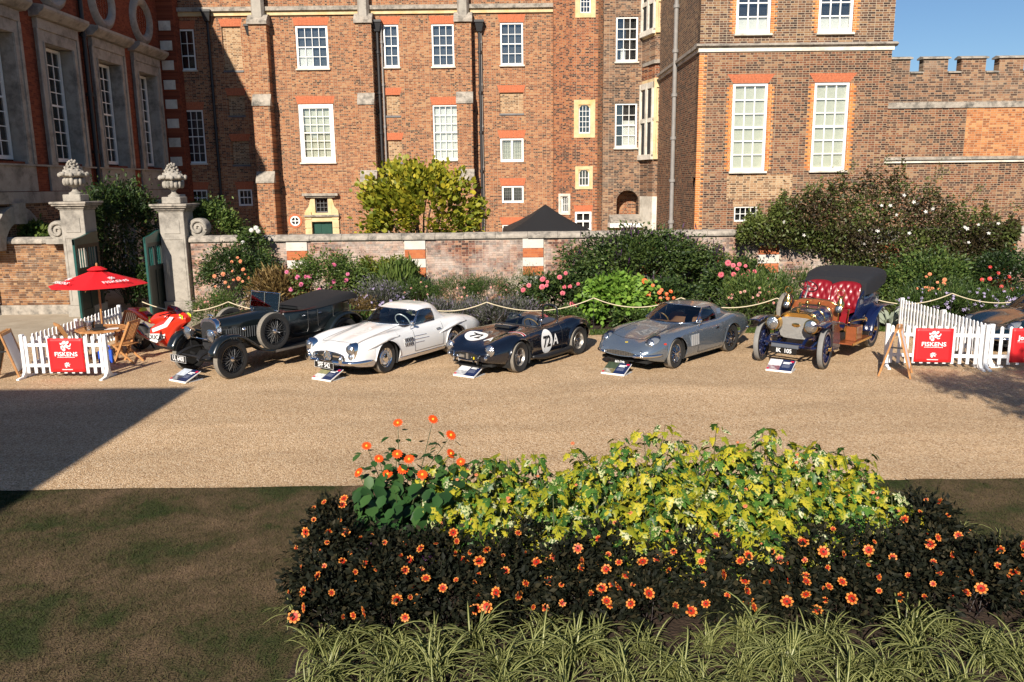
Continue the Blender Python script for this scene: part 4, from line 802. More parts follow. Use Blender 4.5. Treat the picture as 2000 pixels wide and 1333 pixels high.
for i in range(8): a = 2 * PI * i / 8; q.tube([(.03, 0, 2.04), (.03 + 1.0 * math.cos(a), 1.0 * math.sin(a), 1.7)], .01, 5)
q.build('ribs', TEAK, um); q = MB(); q.lathe([(.0, .055), (.1, .035), (.22, -.03)], 8, 'Z', (.03, 0, 2.12)); q.build('vent_cap', UMR, um)
for ang, s in ((-PI / 2 - .8, 1), (-PI / 2 + .75, 1)):
    t = Matrix.Rotation(ang + PI / 2, 4, 'Z') @ Matrix.Translation((0, -.72, 2.12 - .26 + .032)) @ Matrix.Rotation(R(20), 4, 'X')
    text_obj('FISKENS', .15, BWHT, um, t @ Matrix.Translation((0, -.08, .004)), 1.1, .002); emblem(um, t @ Matrix.Translation((0, .1, .006)), .12, BWHT)
um.scale = (1.05, 1.05, 1.02)
tb_ = empty('garden_table', (-9.8, 19.05, 0), .3, 'octagonal slatted teak garden table under the red parasol', 'table')
for k in range(9):
    y = -.5 + k * .125; hw_ = .56 - max(0, abs(y + .03) - .23) * .9; q = MB(); q.box(-hw_, y - .055, .70, hw_, y + .055, .725); q.build('slat', TEAK, tb_)
q = MB(); q.lathe([(.56, .69), (.6, .69), (.6, .735), (.56, .735), (.56, .69)], 8, 'Z'); q.build('rim', TEAK, tb_)
for sx in (-1, 1):
    for sy in (-1, 1): q = MB(); q.bar((sx * .36, sy * .36, .7), (sx * .3, sy * .3, 0), .05, .05); q.build('leg', TEAKD, tb_)
def chair(x, y, rz, label):
    g = empty('folding_chair', (x, y, 0), rz, label, 'chair', 'slatted teak folding chairs')       # faces local +x
    for s in (-1, 1):
        q = MB(); q.bar((-.26, s * .21, .98), (.22, s * .21, .0), .025, .05); q.build('leg', TEAK, g); q = MB(); q.bar((.22, s * .18, .44), (-.28, s * .18, .0), .025, .045); q.build('leg', TEAK, g)
    for k in range(7): q = MB(); q.box(-.2 + k * .065, -.2, .435, -.145 + k * .065, .2, .452); q.build('seat_slat', TEAK, g)
    for k in range(7): y0 = -.17 + k * .057; q = MB(); q.bar((-.26, y0, .95), (-.06, y0, .54), .012, .035, up=(0, 1, 0)); q.build('back_slat', TEAK, g)
    q = MB(); q.bar((-.265, -.22, .97), (-.265, .22, .97), .03, .06); q.bar((-.05, -.2, .53), (-.05, .2, .53), .025, .04); q.build('back_rail', TEAK, g)
chair(-9.02, 18.55, PI - .15, 'slatted teak folding chair between the garden table and the vintage tourer')
chair(-9.62, 19.85, -PI / 2 - .3, 'slatted teak folding chair behind the garden table, facing the fence')
chair(-10.18, 18.35, .75, 'slatted teak folding chair tucked between table and corner fence')
PAPER = mat('paper_white', (.8, .8, .78), .6)
q = MB(); q.box(-.15, -.1, 0, .15, .1, .006); o = q.build('brochure', PAPER); o.location = (-9.5, 18.9, .74); o.rotation_euler = (0, 0, .4); tag(o, 'white printed brochure lying on the garden table', 'brochure')
q = MB(); q.lathe([(.001, 0), (.1, 0), (.13, .18), (.14, .2), (.125, .2), (.09, .02)], 18); o = q.build('ice_bucket', glass('clear_glass', (.85, .87, .9), .25), smooth=40); o.location = (-9.98, 18.82, .737); tag(o, 'clear glass ice bucket standing on the garden table', 'bucket')
q = MB(); q.box(-.14, -.1, 0, .14, .1, .05).box(-.08, -.06, .05, .1, .06, .13); o = q.build('card_holder', IRON, bevel=.01); o.location = (-9.75, 18.8, .737); o.rotation_euler = (0, 0, .5); tag(o, 'black card holder standing on the garden table', 'box')
q = MB(); q.box(-.15, -.08, 0, .15, .08, .3).box(-.11, -.01, .3, -.09, .01, .4).box(.09, -.01, .3, .11, .01, .4).box(-.09, -.01, .38, .09, .01, .4); o = q.build('tote_bag', mat('bag_blue', (.02, .1, .6), .5), bevel=.015); o.location = (-9.5, 18.5, 0); o.rotation_euler = (0, 0, .3); tag(o, 'bright blue bag on the gravel under the garden table', 'bag')
# ------------------------------------------------------------------ sandwich boards
def aboard(x, y, rz, label, h=1.02):
    g = empty('sandwich_board', (x, y, 0), rz, label, 'sandwich board', 'wooden sandwich boards'); sp = .3; w = .3       # ridge along local y
    for s in (-1, 1):
        for yy in (-w, w): q = MB(); q.bar((s * .02, yy, h), (s * sp, yy, 0), .035, .055, up=(0, 1, 0)); q.build('leg', TEAK, g)
        q = MB(); q.bar((s * .035, -w, h - .04), (s * .035, w, h - .04), .05, .06); q.bar((s * sp * .88, -w, .13), (s * sp * .88, w, .13), .04, .05); q.build('rail', TEAK, g)
        q = MB(); a, b = s * .05, s * sp * .86; vs = [(a, -w + .02, h - .07), (a, w - .02, h - .07), (b, w - .02, .16), (b, -w + .02, .16)]; vs += [(v[0] - s * .015, v[1], v[2]) for v in vs]; q.add(vs, [(0, 1, 2, 3), (4, 5, 6, 7), (0, 1, 5, 4), (1, 2, 6, 5), (2, 3, 7, 6), (3, 0, 4, 7)]); pn = q.build('panel', PAPER if s > 0 else IRON, g)
    q = MB(); q.bar((-.13, -w, .62), (.13, -w, .62), .02, .03); q.build('hinge_bar', IRON, g)
aboard(8.0, 16.42, -.5, 'wooden sandwich board with pale poster beside the right picket fence')
aboard(-10.95, 17.15, .25, 'wooden sandwich board at the corner of the left picket fence')
# ------------------------------------------------------------------ car information boards
NAVY = mat('print_navy', (.012, .022, .075), .35); PRED = mat('print_red', (.55, .01, .04), .4)
def info(px, py, rz, top, low, label):
    x, y = onZ(px, py); g = empty('information_board', (x, y, 0), rz, label, 'sign', 'information boards in front of the cars')   # slopes up towards local +y
    w, d, h = .27, .4, .17; q = MB(); q.prism([(0, .0), (0, .035), (d, h + .02), (d, h)], -w, w, 'YZ'); b = q.build('panel', PAPER, g, bevel=.003)
    q = MB(); q.box(-w, .1, .001, w, d + .05, .012); q.bar((0, d * .95, .0), (0, d * .98, h), .3, .012, up=(0, 1, 0)); q.build('stand', mat('stand_grey', (.45, .46, .48), .5), g)
    sl = math.atan2(h - .015, d); F = Matrix.Translation((0, .0, .0365)) @ Matrix.Rotation(sl, 4, 'X'); LL = math.hypot(d, h - .015)
    def pr(x0, x1, y0, y1, m, z=.002, nm='print'):
        q = MB(); q.add([(x0, y0, z), (x1, y0, z), (x1, y1, z), (x0, y1, z)], [(0, 1, 2, 3)]); o = q.build(nm, m, g, fix=False); o.matrix_local = F; return o
    pr(-w + .005, .0, .005, LL - .006, mat('photo_' + top[0], top[1], .4, var=.35, vs=12), .002); pr(-w + .005, 0, .005, LL * .42, mat('photo_' + low[0], low[1], .4, var=.5, vs=14, dirt=(.5, .5, .5), ds=6), .003)
    pr(.0, w - .005, .005, LL - .006, NAVY, .0025); pr(w - .1, w - .03, LL - .09, LL - .03, PRED, .004); pr(-w + .01, -w + .06, .02, .07, PRED, .005)
    for k, (a, b_) in enumerate(((.03, .2), (.03, .17))): pr(.03, .03 + (b_ - a), LL * .72 - k * .045, LL * .72 - k * .045 + .03, BWHT, .0045)
    for k in range(5): pr(.03, .2 - .02 * (k % 2), LL * .5 - k * .022, LL * .5 - k * .022 + .006, mat('print_grey', (.3, .33, .42), .5), .0045)
RZB = R(-32)
info(346, 747, RZB, ('sky_grey', (.5, .55, .62)), ('night', (.03, .035, .05)), 'information board on the gravel before the dark green vintage tourer')
info(627, 744, RZB, ('hills', (.25, .24, .12)), ('pale_car', (.6, .6, .58)), 'information board on the gravel before the white hardtop roadster')
info(905, 737, RZB, ('pale_sky', (.7, .7, .7)), ('mono', (.35, .36, .38)), 'information board on the gravel before the black racing roadster')
info(1196, 733, RZB, ('woods', (.05, .07, .04)), ('verge', (.16, .13, .05)), 'information board on the gravel before the silver grey coupe')
info(1520, 727, RZB, ('pale_room', (.7, .68, .68)), ('maroon', (.2, .08, .1)), 'information board on the gravel before the blue veteran car')
# ------------------------------------------------------------------ rope barrier
ROPE = mat('rope_cream', (.62, .53, .36), .9, bump=.4, bs=200)
posts = [(-10.0, 21.7), (-7.6, 21.5), (-5.2, 21.4), (-2.87, 21.25), (-.65, 20.85), (2.2, 21.4), (4.5, 21.25), (6.94, 20.95), (9.4, 21.3), (11.8, 21.45), (14.4, 21.4), (17, 21.4)]
for i, (x, y) in enumerate(posts):
    q = MB(); q.tube([(0, 0, -.02), (0, 0, .96)], .008, 6).tube([(.0, 0, .95), (.018, 0, .97), (.012, 0, 1.0), (-.012, 0, 1.0), (-.018, 0, .97)], .005, 5); o = q.build('rope_post', IRON); o.location = (x, y, 0); tag(o, 'thin black metal rope post at the edge of the flower border', 'post', 'rope posts along the flower border')
    if i:
        a = Vector((*posts[i - 1], .985)); b = Vector((x, y, .985)); sg = .05 * (b - a).length + .14; pts = [tuple(a.lerp(b, t) - Vector((0, 0, sg * 4 * t * (1 - t)))) for t in [k / 16 for k in range(17)]]
        q = MB(); q.tube(pts, .014, 6); o = q.build('barrier_rope', ROPE, smooth='all'); tag(o, 'slack cream rope ' + ['beside the open gate leaf', 'behind the race motorcycle and tourer bonnet', 'behind the tourer tonneau cover', 'behind the white hardtop', 'before the grey lavender', 'above the black racing roadster', 'before the lime green bush', 'behind the silver coupe roof', 'behind the veteran car', 'above the picket fence running back', 'before the lilac flowers at the border end', 'beyond the dark teal sports car'][i - 1], 'rope', 'ropes along the flower border')
# ------------------------------------------------------------------ car kit (local frame: x forward, y left, z up, origin on the ground between the axles)
CHROME = mat('chrome', (.75, .76, .78), .07, 1.0); BRASS = mat('brass', (.78, .5, .17), .16, 1.0, var=.1); RUBBER = mat('tyre_rubber', (.02, .02, .02), .75); TREAD = mat('dusty_tread', (.2, .18, .15), .95, var=.2, vs=30)
BLACKP = mat('black_trim', (.012, .012, .013), .45); BLACKG = mat('black_gloss', (.008, .009, .011), .25, coat=1.0); ALLOY = mat('alloy_grey', (.42, .4, .37), .4, .85); DARKM = mat('dark_metal', (.06, .06, .065), .5, .6)
LENS = mat('lamp_lens', (.5, .52, .54), .12, .9, coat=1.0, bump=.5, bs=45); CGLASS = glass('car_glass', (.7, .78, .8), .14); NUMB = mat('plate_black', (.01, .01, .01), .3); NUMW = mat('plate_silver', (.75, .75, .75), .4); UNDER = mat('underbody', (.01, .01, .01), .9)
def crv(pts, n=8):
    """Catmull-Rom through points"""
    P = [np.array(p, float) for p in pts]; out = []
    for i in range(len(P) - 1):
        p0 = P[i - 1] if i else 2 * P[0] - P[1]; p1, p2 = P[i], P[i + 1]; p3 = P[i + 2] if i + 2 < len(P) else 2 * P[-1] - P[-2]
        for k in range(n): t = k / n; out.append(.5 * ((2 * p1) + (-p0 + p2) * t + (2 * p0 - 5 * p1 + 4 * p2 - p3) * t * t + (-p0 + 3 * p1 - 3 * p2 + p3) * t ** 3))
    out.append(P[-1]); return out
def body_mesh(keys, arches, ks, nx=70, n1=16, n2=12, cut=None, flare=0.0):
    """lofted half body with wheel arch cut-outs, mirrored. cut(x, y) -> True removes top faces (cockpit)"""
    x0, x1 = keys[0][0], keys[-1][0]; xs = set(np.linspace(x0, x1, nx))
    for (xa, za, Rr) in arches:
        for t in np.linspace(-1, 1, 17): xs.add(xa + Rr * math.sin(t * PI / 2) * .9999)
        xs |= {xa - Rr - .002, xa + Rr + .002}
    for k in keys: xs.add(k[0])
    xs = sorted(xs); G = []; lip = []
    for x in xs:
        P = spline([(k[0], [c for p in k[1] for c in p]) for k in keys], x).reshape(-1, 2); n = 10; C = crv(P, n); zc = -9
        for (xa, za, Rr) in arches:
            if abs(x - xa) < Rr: zc = za + math.sqrt(Rr * Rr - (x - xa) ** 2)
        i0 = ks * n; end = len(C) - 1.0
        if zc > -9:
            for i in range(i0, len(C) - 1):
                if C[i + 1][1] < zc <= C[i][1]: end = i + (C[i][1] - zc) / max(1e-9, C[i][1] - C[i + 1][1]); break
            else:
                if C[i0][1] < zc: end = i0 + .01
        def at(f): i = int(min(f, len(C) - 2)); t = f - i; return C[i] * (1 - t) + C[i + 1] * t
        row = [at(i0 * k / n1) for k in range(n1)] + [at(i0 + (end - i0) * k / n2) for k in range(n2 + 1)]
        if zc > -9: row[-1] = row[-1] + np.array([flare, 0]); row[-2] = row[-2] + np.array([flare * .6, 0]); row[-3] = row[-3] + np.array([flare * .25, 0])
        G.append([(x, p[0], p[1]) for p in row])
    q = MB()
    for s in (1, -1):
        nu, nv = len(G), len(G[0]); b = len(q.v); q.v += [(p[0], s * p[1], p[2]) for r in G for p in r]
        for i in range(nu - 1):
            for k in range(nv - 1):
                c = [(G[a][d]) for a, d in ((i, k), (i + 1, k), (i + 1, k + 1), (i, k + 1))]; mx_, my_ = sum(p[0] for p in c) / 4, sum(p[1] for p in c) / 4
                if cut and k < n1 and cut(mx_, my_): continue
                q.f.append(tuple(b + a * nv + d for a, d in ((i, k), (i + 1, k), (i + 1, k + 1), (i, k + 1)))); q.m.append(0)
        for i in (0, nu - 1):
            cz = sum(p[2] for p in G[i]) / nv; ci = len(q.v); q.v.append((G[i][0][0], 0, cz))
            for k in range(nv - 1): q.f.append((b + i * nv + k, b + i * nv + k + 1, ci)); q.m.append(0)
            q.f.append((b + i * nv + nv - 1, ci, b + i * nv)) if False else None
    return q, G
def wells(parent, arches, ymax, ymin, under=None):
    q = MB()
    for (xa, za, Rr) in arches:
        for s in (1, -1):
            G = [[(xa + Rr * 1.0 * math.cos(a), s * y, za + Rr * 1.0 * math.sin(a)) for y in (ymin, ymax)] for a in np.linspace(-.5, PI + .5, 18)]; q.grid(G)
            c = [(xa + Rr * math.cos(a), s * ymin, za + Rr * math.sin(a)) for a in np.linspace(-.5, PI + .5, 18)]; q.add(c, [tuple(range(18))])
    if under: q.box(*under)
    return q.build('wheel_well', UNDER, parent, fix=False)
def ring(q, xa, y, za, Rr, r=.012, a0=-.3, a1=PI + .3, n=22): q.tube([(xa + Rr * math.cos(a), y(xa + Rr * math.cos(a), za + Rr * math.sin(a)) if callable(y) else y, za + Rr * math.sin(a)) for a in np.linspace(a0, a1, n)], r, 6)
def wheel(parent, x, y, r, w, style, ri=None, steer=0.0, tyre_m=None):
    s = 1 if y > 0 else -1; ri = ri or r * .62
    o = bpy.data.objects.new('wheel', None); o.empty_display_size = .1; link(o, parent); o.location = (x, y, r); o.rotation_euler = (0, 0, (0 if s > 0 else PI) + steer)
    q = MB(); q.lathe([(ri, -w * .36), (r * .9, -w * .5), (r * .975, -w * .44), (r, -w * .3), (r, w * .3), (r * .975, w * .44), (r * .9, w * .5), (ri, w * .36)], 40, 'Y')
    for i in range(len(q.f)): q.m[i] = 1 if (i % 7) in (2, 3, 4) else 0
    q.build('tyre', [RUBBER, tyre_m or TREAD], o, smooth=35)
    def L(prof, m, nm, n=36): q = MB(); q.lathe(prof, n, 'Y'); return q.build(nm, m, o, smooth=35)
    if style == 'disc':
        L([(ri, w * .36), (ri * .98, w * .4), (ri * .93, w * .36), (ri * .88, w * .2), (ri * .8, w * .16), (ri * .74, w * .22)], CHROME, 'rim'); L([(ri * .74, w * .22), (ri * .7, w * .27), (ri * .52, w * .3), (ri * .5, w * .24)], mat('wheel_ivory', (.75, .74, .7), .3, coat=1), 'wheel_disc'); L([(ri * .5, w * .26), (ri * .45, w * .38), (ri * .3, w * .44), (.001, w * .47)], CHROME, 'hub_cap')
        q = MB()
        for k in range(12): a = 2 * PI * k / 12; q.sphere((ri * .81 * math.cos(a), w * .19, ri * .81 * math.sin(a)), ri * .07, 6, 4, 0, (1, .3, 1))
        q.build('vent_hole', BLACKP, o)
    elif style in ('wire', 'wire_black'):
        m1 = CHROME if style == 'wire' else BLACKG; L([(ri, w * .36), (ri * .99, w * .42), (ri * .94, w * .4), (ri * .9, w * .15), (ri * .9, -w * .3)], m1, 'rim'); q = MB(); N = 40
        for k in range(N):
            a = 2 * PI * k / N; a2 = a + (.5 if k % 2 else -.5); h0, h1 = ((w * .42, w * .05) if k % 4 < 2 else (-.1 * w, -w * .15)); q.tube([(ri * .2 * math.cos(a2), h0, ri * .2 * math.sin(a2)), (ri * .91 * math.cos(a), h1, ri * .91 * math.sin(a))], .0045 if style == 'wire' else .0055, 4, caps=False)
        q.build('spokes', CHROME if style == 'wire' else mat('spoke_grey', (.1, .1, .1), .5, .4), o); L([(ri * .2, -w * .2), (ri * .22, w * .3), (ri * .17, w * .5), (ri * .1, w * .62), (.001, w * .64)], CHROME, 'hub'); L([(ri * .9, -w * .31), (.001, -w * .31)], UNDER, 'brake_drum')
        q = MB()
        for k in range(2 if style == 'wire_black' else 3): a = 2 * PI * k / (2 if style == 'wire_black' else 3) + .4; q.bar((0, w * .55, 0), (ri * .36 * math.cos(a), w * .6, ri * .36 * math.sin(a)), .03, .02)
        q.build('spinner', CHROME, o)
    elif style == 'alloy':
        L([(ri, w * .36), (ri * .98, w * .4), (ri * .94, w * .36), (ri * .9, w * .1), (ri * .86, -w * .05), (ri * .3, w * .02), (ri * .26, w * .16), (.001, w * .18)], ALLOY, 'rim'); q = MB()
        for k in range(6):
            a = 2 * PI * (k + .5) / 6; pts = [(ri * rr * math.cos(a + da), w * .012 + (.86 - rr) * 0 + .006, ri * rr * math.sin(a + da)) for rr, da in ((.45, -.2), (.8, -.3), (.82, 0), (.8, .3), (.45, .2))]; pts = [(p[0], w * (.02 - .07 * ((math.hypot(p[0], p[2]) / ri - .3) / .56)) + .008, p[2]) for p in pts]; q.add(pts, [tuple(range(5))])
        q.build('slot', BLACKP, o, fix=False); q = MB()
        for k in range(3): a = 2 * PI * k / 3 + .5; q.bar((0, w * .2, 0), (ri * .5 * math.cos(a), w * .24, ri * .5 * math.sin(a)), .045, .03)
        q.build('spinner', CHROME, o, bevel=.005)
    elif style == 'wood':
        BL = MT['veteran_blue']; L([(ri * 1.02, w * .34), (ri * .98, w * .4), (ri * .86, w * .36), (ri * .86, -w * .36), (ri * .98, -w * .4), (ri * 1.02, -w * .34)], BL, 'rim')
        for k in range(12): a = 2 * PI * k / 12; q = MB(); q.tube([(ri * .2 * math.cos(a), 0, ri * .2 * math.sin(a)), (ri * .55 * math.cos(a), 0, ri * .55 * math.sin(a)), (ri * .88 * math.cos(a), 0, ri * .88 * math.sin(a))], [.026, .022, .02], 8); q.build('spoke', BL, o, smooth='all')
        L([(ri * .3, -w * .4), (ri * .3, w * .3), (ri * .26, w * .4), (ri * .14, w * .45), (ri * .13, w * .9), (.001, w * .95)], BL, 'hub'); L([(ri * .12, w * .6), (ri * .15, w * .7), (ri * .13, w * 1.1), (.001, w * 1.15)], BRASS, 'hub_cap'); q = MB()
        for k in range(8): a = 2 * PI * k / 8; q.sphere((ri * .24 * math.cos(a), w * .43, ri * .24 * math.sin(a)), .012, 6, 4)
        q.build('bolts', BRASS, o)
    return o
def lamp(parent, p, r, d, m=None, deep=.1, name='headlight', up=0.0, lensm=None):
    """round lamp looking along direction d (yaw angle), bowl + rim + lens"""
    o = bpy.data.objects.new(name, None); o.empty_display_size = .05; link(o, parent); o.location = p; o.rotation_euler = (0, -up, d)
    q = MB(); q.lathe([(.001, -deep), (r * .5, -deep * .9), (r * .9, -deep * .4), (r, 0), (r * 1.04, .01), (r * 1.04, .03), (r * .93, .035)], 28, 'X'); q.build('bowl', m or CHROME, o, smooth=40)
    q = MB(); q.lathe([(r * .94, .025), (r * .6, .05), (.001, .06)], 24, 'X'); q.build('lens', lensm or LENS, o, smooth=60); return o
def patch(A, B, n=10, m=1, bulge=None):
    """ruled patch between curves A and B (same count) with optional outward bulge vector"""
    A, B = [np.array(p, float) for p in A], [np.array(p, float) for p in B]; G = []
    for a, b in zip(A, B): G.append([tuple(a + (b - a) * k / n + (np.array(bulge) * 4 * (k / n) * (1 - k / n) if bulge is not None else 0)) for k in range(n + 1)])
    return G
def mir(pts): return [(p[0], -p[1], p[2]) for p in reversed(pts) if abs(p[1]) > 1e-6] + [tuple(p) for p in pts]
def plate(parent, txt, p, w=.5, h=.11, rz=0.0, size=.1, tilt=0.0, sx=.85, border=True):
    o = bpy.data.objects.new('number_plate', None); link(o, parent); o.location = p; o.rotation_euler = (0, 0, rz); q = MB(); q.box(-.006, -w / 2, -h / 2, 0, w / 2, h / 2); q.build('plate', NUMB, o)
    text_obj(txt, size, NUMW, o, Matrix.Translation((.003, 0, 0)) @ Matrix.Rotation(PI / 2, 4, 'Z') @ Matrix.Rotation(PI / 2, 4, 'X'), sx, .003)
    if not border: return o
    q = MB(); 
    for a, b in (((-w / 2, -h / 2), (w / 2, -h / 2)), ((-w / 2, h / 2), (w / 2, h / 2)), ((-w / 2, -h / 2), (-w / 2, h / 2)), ((w / 2, -h / 2), (w / 2, h / 2))): q.bar((.002, a[0], a[1]), (.002, b[0], b[1]), .004, .004)
    q.build('border', NUMW, o); return o
def seat(parent, x, y, z, m, w=.46, back=.5, name='seat'):
    q = MB(); G = []
    for v in np.linspace(-w / 2, w / 2, 9):
        e = .04 * (2 * v / w) ** 4; G.append([tuple(p) for p in crv([(x + .28, y + v, z - e), (x + .2, y + v, z + .08 + e), (x - .1, y + v, z + .04 + e), (x - .18, y + v, z + .1), (x - .25, y + v, z + back * .6 + e), (x - .3, y + v, z + back - e * 2), (x - .36, y + v, z + back - .06)], 4)])
    q.grid(G); return q.build(name, m, parent, smooth='all')
def swheel(parent, p, r, tilt, m, spm=None):
    o = bpy.data.objects.new('steering_wheel', None); link(o, parent); o.location = p; o.rotation_euler = (0, -tilt, 0); q = MB(); q.tube([(r * math.cos(a), r * math.sin(a), 0) for a in np.linspace(0, 2 * PI, 25)[:-1]], .014, 8, closed=True); q.build('rim', m, o, smooth='all')
    q = MB()
    for k in range(3): a = 2 * PI * k / 3; q.bar((0, 0, -.02), (r * math.cos(a), r * math.sin(a), 0), .025, .006)
    q.lathe([(.001, .01), (.04, .0), (.04, -.03)], 12).tube([(0, 0, -.02), (0, 0, -.35)], .014, 6); q.build('spokes', spm or CHROME, o); return o
def cabin(parent, roofm, wsb, wst, roof, belt, wins, solid, rear=None, frame=None, pil=.018):
    """wsb/wst: windscreen base and top half curves; roof: loft keys; belt(x)->(y,z); wins/solid: x spans along the side"""
    rk = sorted([(k[0], [c for p in k[1] for c in p]) for k in roof])
    q = MB(); q.grid(patch(mir(wsb), mir(wst), 6, bulge=(.02, 0, .015))); q.build('windscreen', CGLASS, parent, smooth='all')
    ns = 24; xs = np.linspace(roof[0][0], roof[-1][0], ns); P = [spline(rk, x).reshape(-1, 2) for x in xs]
    q = MB(); G = []
    for x, p in zip(xs, P): h = [(x, c[0], c[1]) for c in crv(p, 5)]; G.append(mir(h))
    top = [tuple(p) for p in mir(wst)]; n0 = len(G[0]); idx = np.linspace(0, len(top) - 1, n0); first = []
    for f in idx: i = int(min(f, len(top) - 2)); t = f - i; first.append(tuple(np.array(top[i]) * (1 - t) + np.array(top[i + 1]) * t))
    q.grid([first] + G); q.build('roof', roofm, parent, smooth=60)
    def redge(x): return spline(rk, x).reshape(-1, 2)[-1]
    for s in (1, -1):
        for (a, b) in wins:
            A = [(x, s * belt(x)[0], belt(x)[1]) for x in np.linspace(a[0], b[0], 9)]; B = [(x, s * redge(x)[0], redge(x)[1]) for x in np.linspace(a[1], b[1], 9)]
            q = MB(); q.grid(patch(A, B, 4, bulge=(0, s * .015, 0))); q.build('side_window', CGLASS, parent, smooth='all'); q = MB(); q.tube(A + B[::-1], .011, 6, closed=True); q.build('window_frame', frame or CHROME, parent, smooth='all')
        for (a, b) in solid:
            A = [(x, s * (belt(x)[0] + .0), belt(x)[1] - .01) for x in np.linspace(a[0], b[0], 9)]; B = [(x, s * redge(x)[0], redge(x)[1]) for x in np.linspace(a[1], b[1], 9)]
            q = MB(); q.grid(patch(A, B, 5, bulge=(0, s * .02, 0))); q.build('sail_panel', roofm, parent, smooth='all')
        q = MB(); q.tube([(wsb[-1][0], s * wsb[-1][1], wsb[-1][2]), (wst[-1][0], s * wst[-1][1], wst[-1][2])], pil, 8); q.build('pillar', frame or CHROME, parent, smooth='all')
    q = MB(); q.tube(mir(wsb), .012, 6).tube(mir(wst), .012, 6); q.build('windscreen_frame', frame or CHROME, parent, smooth='all')
def drape(parent, me_pts, faces, bvh, M, direction, off, m, name):
    """lays a flat outline on to the body surface"""
    d = Vector(direction).normalized(); V = []
    for p in me_pts:
        w = M @ Vector(p); hit = bvh.ray_cast(w - d * 1.5, d); h = hit[0] if hit[0] is not None else w; nrm = hit[1] if hit[0] is not None else -d
        if nrm.dot(d) > 0: nrm = -nrm
        V.append(tuple(h + nrm * off))
    q = MB(); q.v = V; q.f = [tuple(f) for f in faces]; q.m = [0] * len(faces); return q.build(name, m, parent, fix=False)
def dense(me, cuts=2, maxlen=.03):
    bm = bmesh.new(); bm.from_mesh(me); bmesh.ops.triangulate(bm, faces=bm.faces)
    for _ in range(cuts):
        es = [e for e in bm.edges if e.calc_length() > maxlen]
        if not es: break
        bmesh.ops.subdivide_edges(bm, edges=es, cuts=1); bmesh.ops.triangulate(bm, faces=bm.faces)
    V = [v.co.copy() for v in bm.verts]; F = [[v.index for v in f.verts] for f in bm.faces]; bm.free(); return V, F
def disc_pts(rx, ry, n=14, m=32):
    V = [(0, 0, 0)] + [(rx * i / n * math.cos(2 * PI * k / m), ry * i / n * math.sin(2 * PI * k / m), 0) for i in range(1, n + 1) for k in range(m)]
    F = [(0, 1 + k, 1 + (k + 1) % m) for k in range(m)] + [(1 + (i - 1) * m + k, 1 + i * m + k, 1 + i * m + (k + 1) % m, 1 + (i - 1) * m + (k + 1) % m) for i in range(1, n) for k in range(m)]; return V, F
def place(o, fl, h, wb2, half):
    """put the car so that its front left tyre contact (local wb2, half) is at ground pixel fl"""
    X, Y = onZ(*fl); a = R(h); c, s = math.cos(a), math.sin(a); o.location = (X - (c * wb2 - s * half), Y - (s * wb2 + c * half), 0); o.rotation_euler = (0, 0, a)
def gaps(parent, lines, m=None, r=.004):
    q = MB()
    for l in lines: q.tube(l, r, 4)
    return q.build('panel_gap', m or BLACKP, parent)
def surf(bvh, pts, d, off=.002):
    out = []
    for p in pts:
        dv = Vector(d).normalized(); h = bvh.ray_cast(Vector(p) - dv * 1.5, dv); out.append(tuple((h[0] - dv * off) if h[0] is not None else p))
    return out

def front(bv, y, z, off=0.0, d=(-1, 0, 0)):
    h = bv.ray_cast(Vector((4, y, z)), Vector(d)); return (h[0].x if h[0] is not None else 1.9) + off
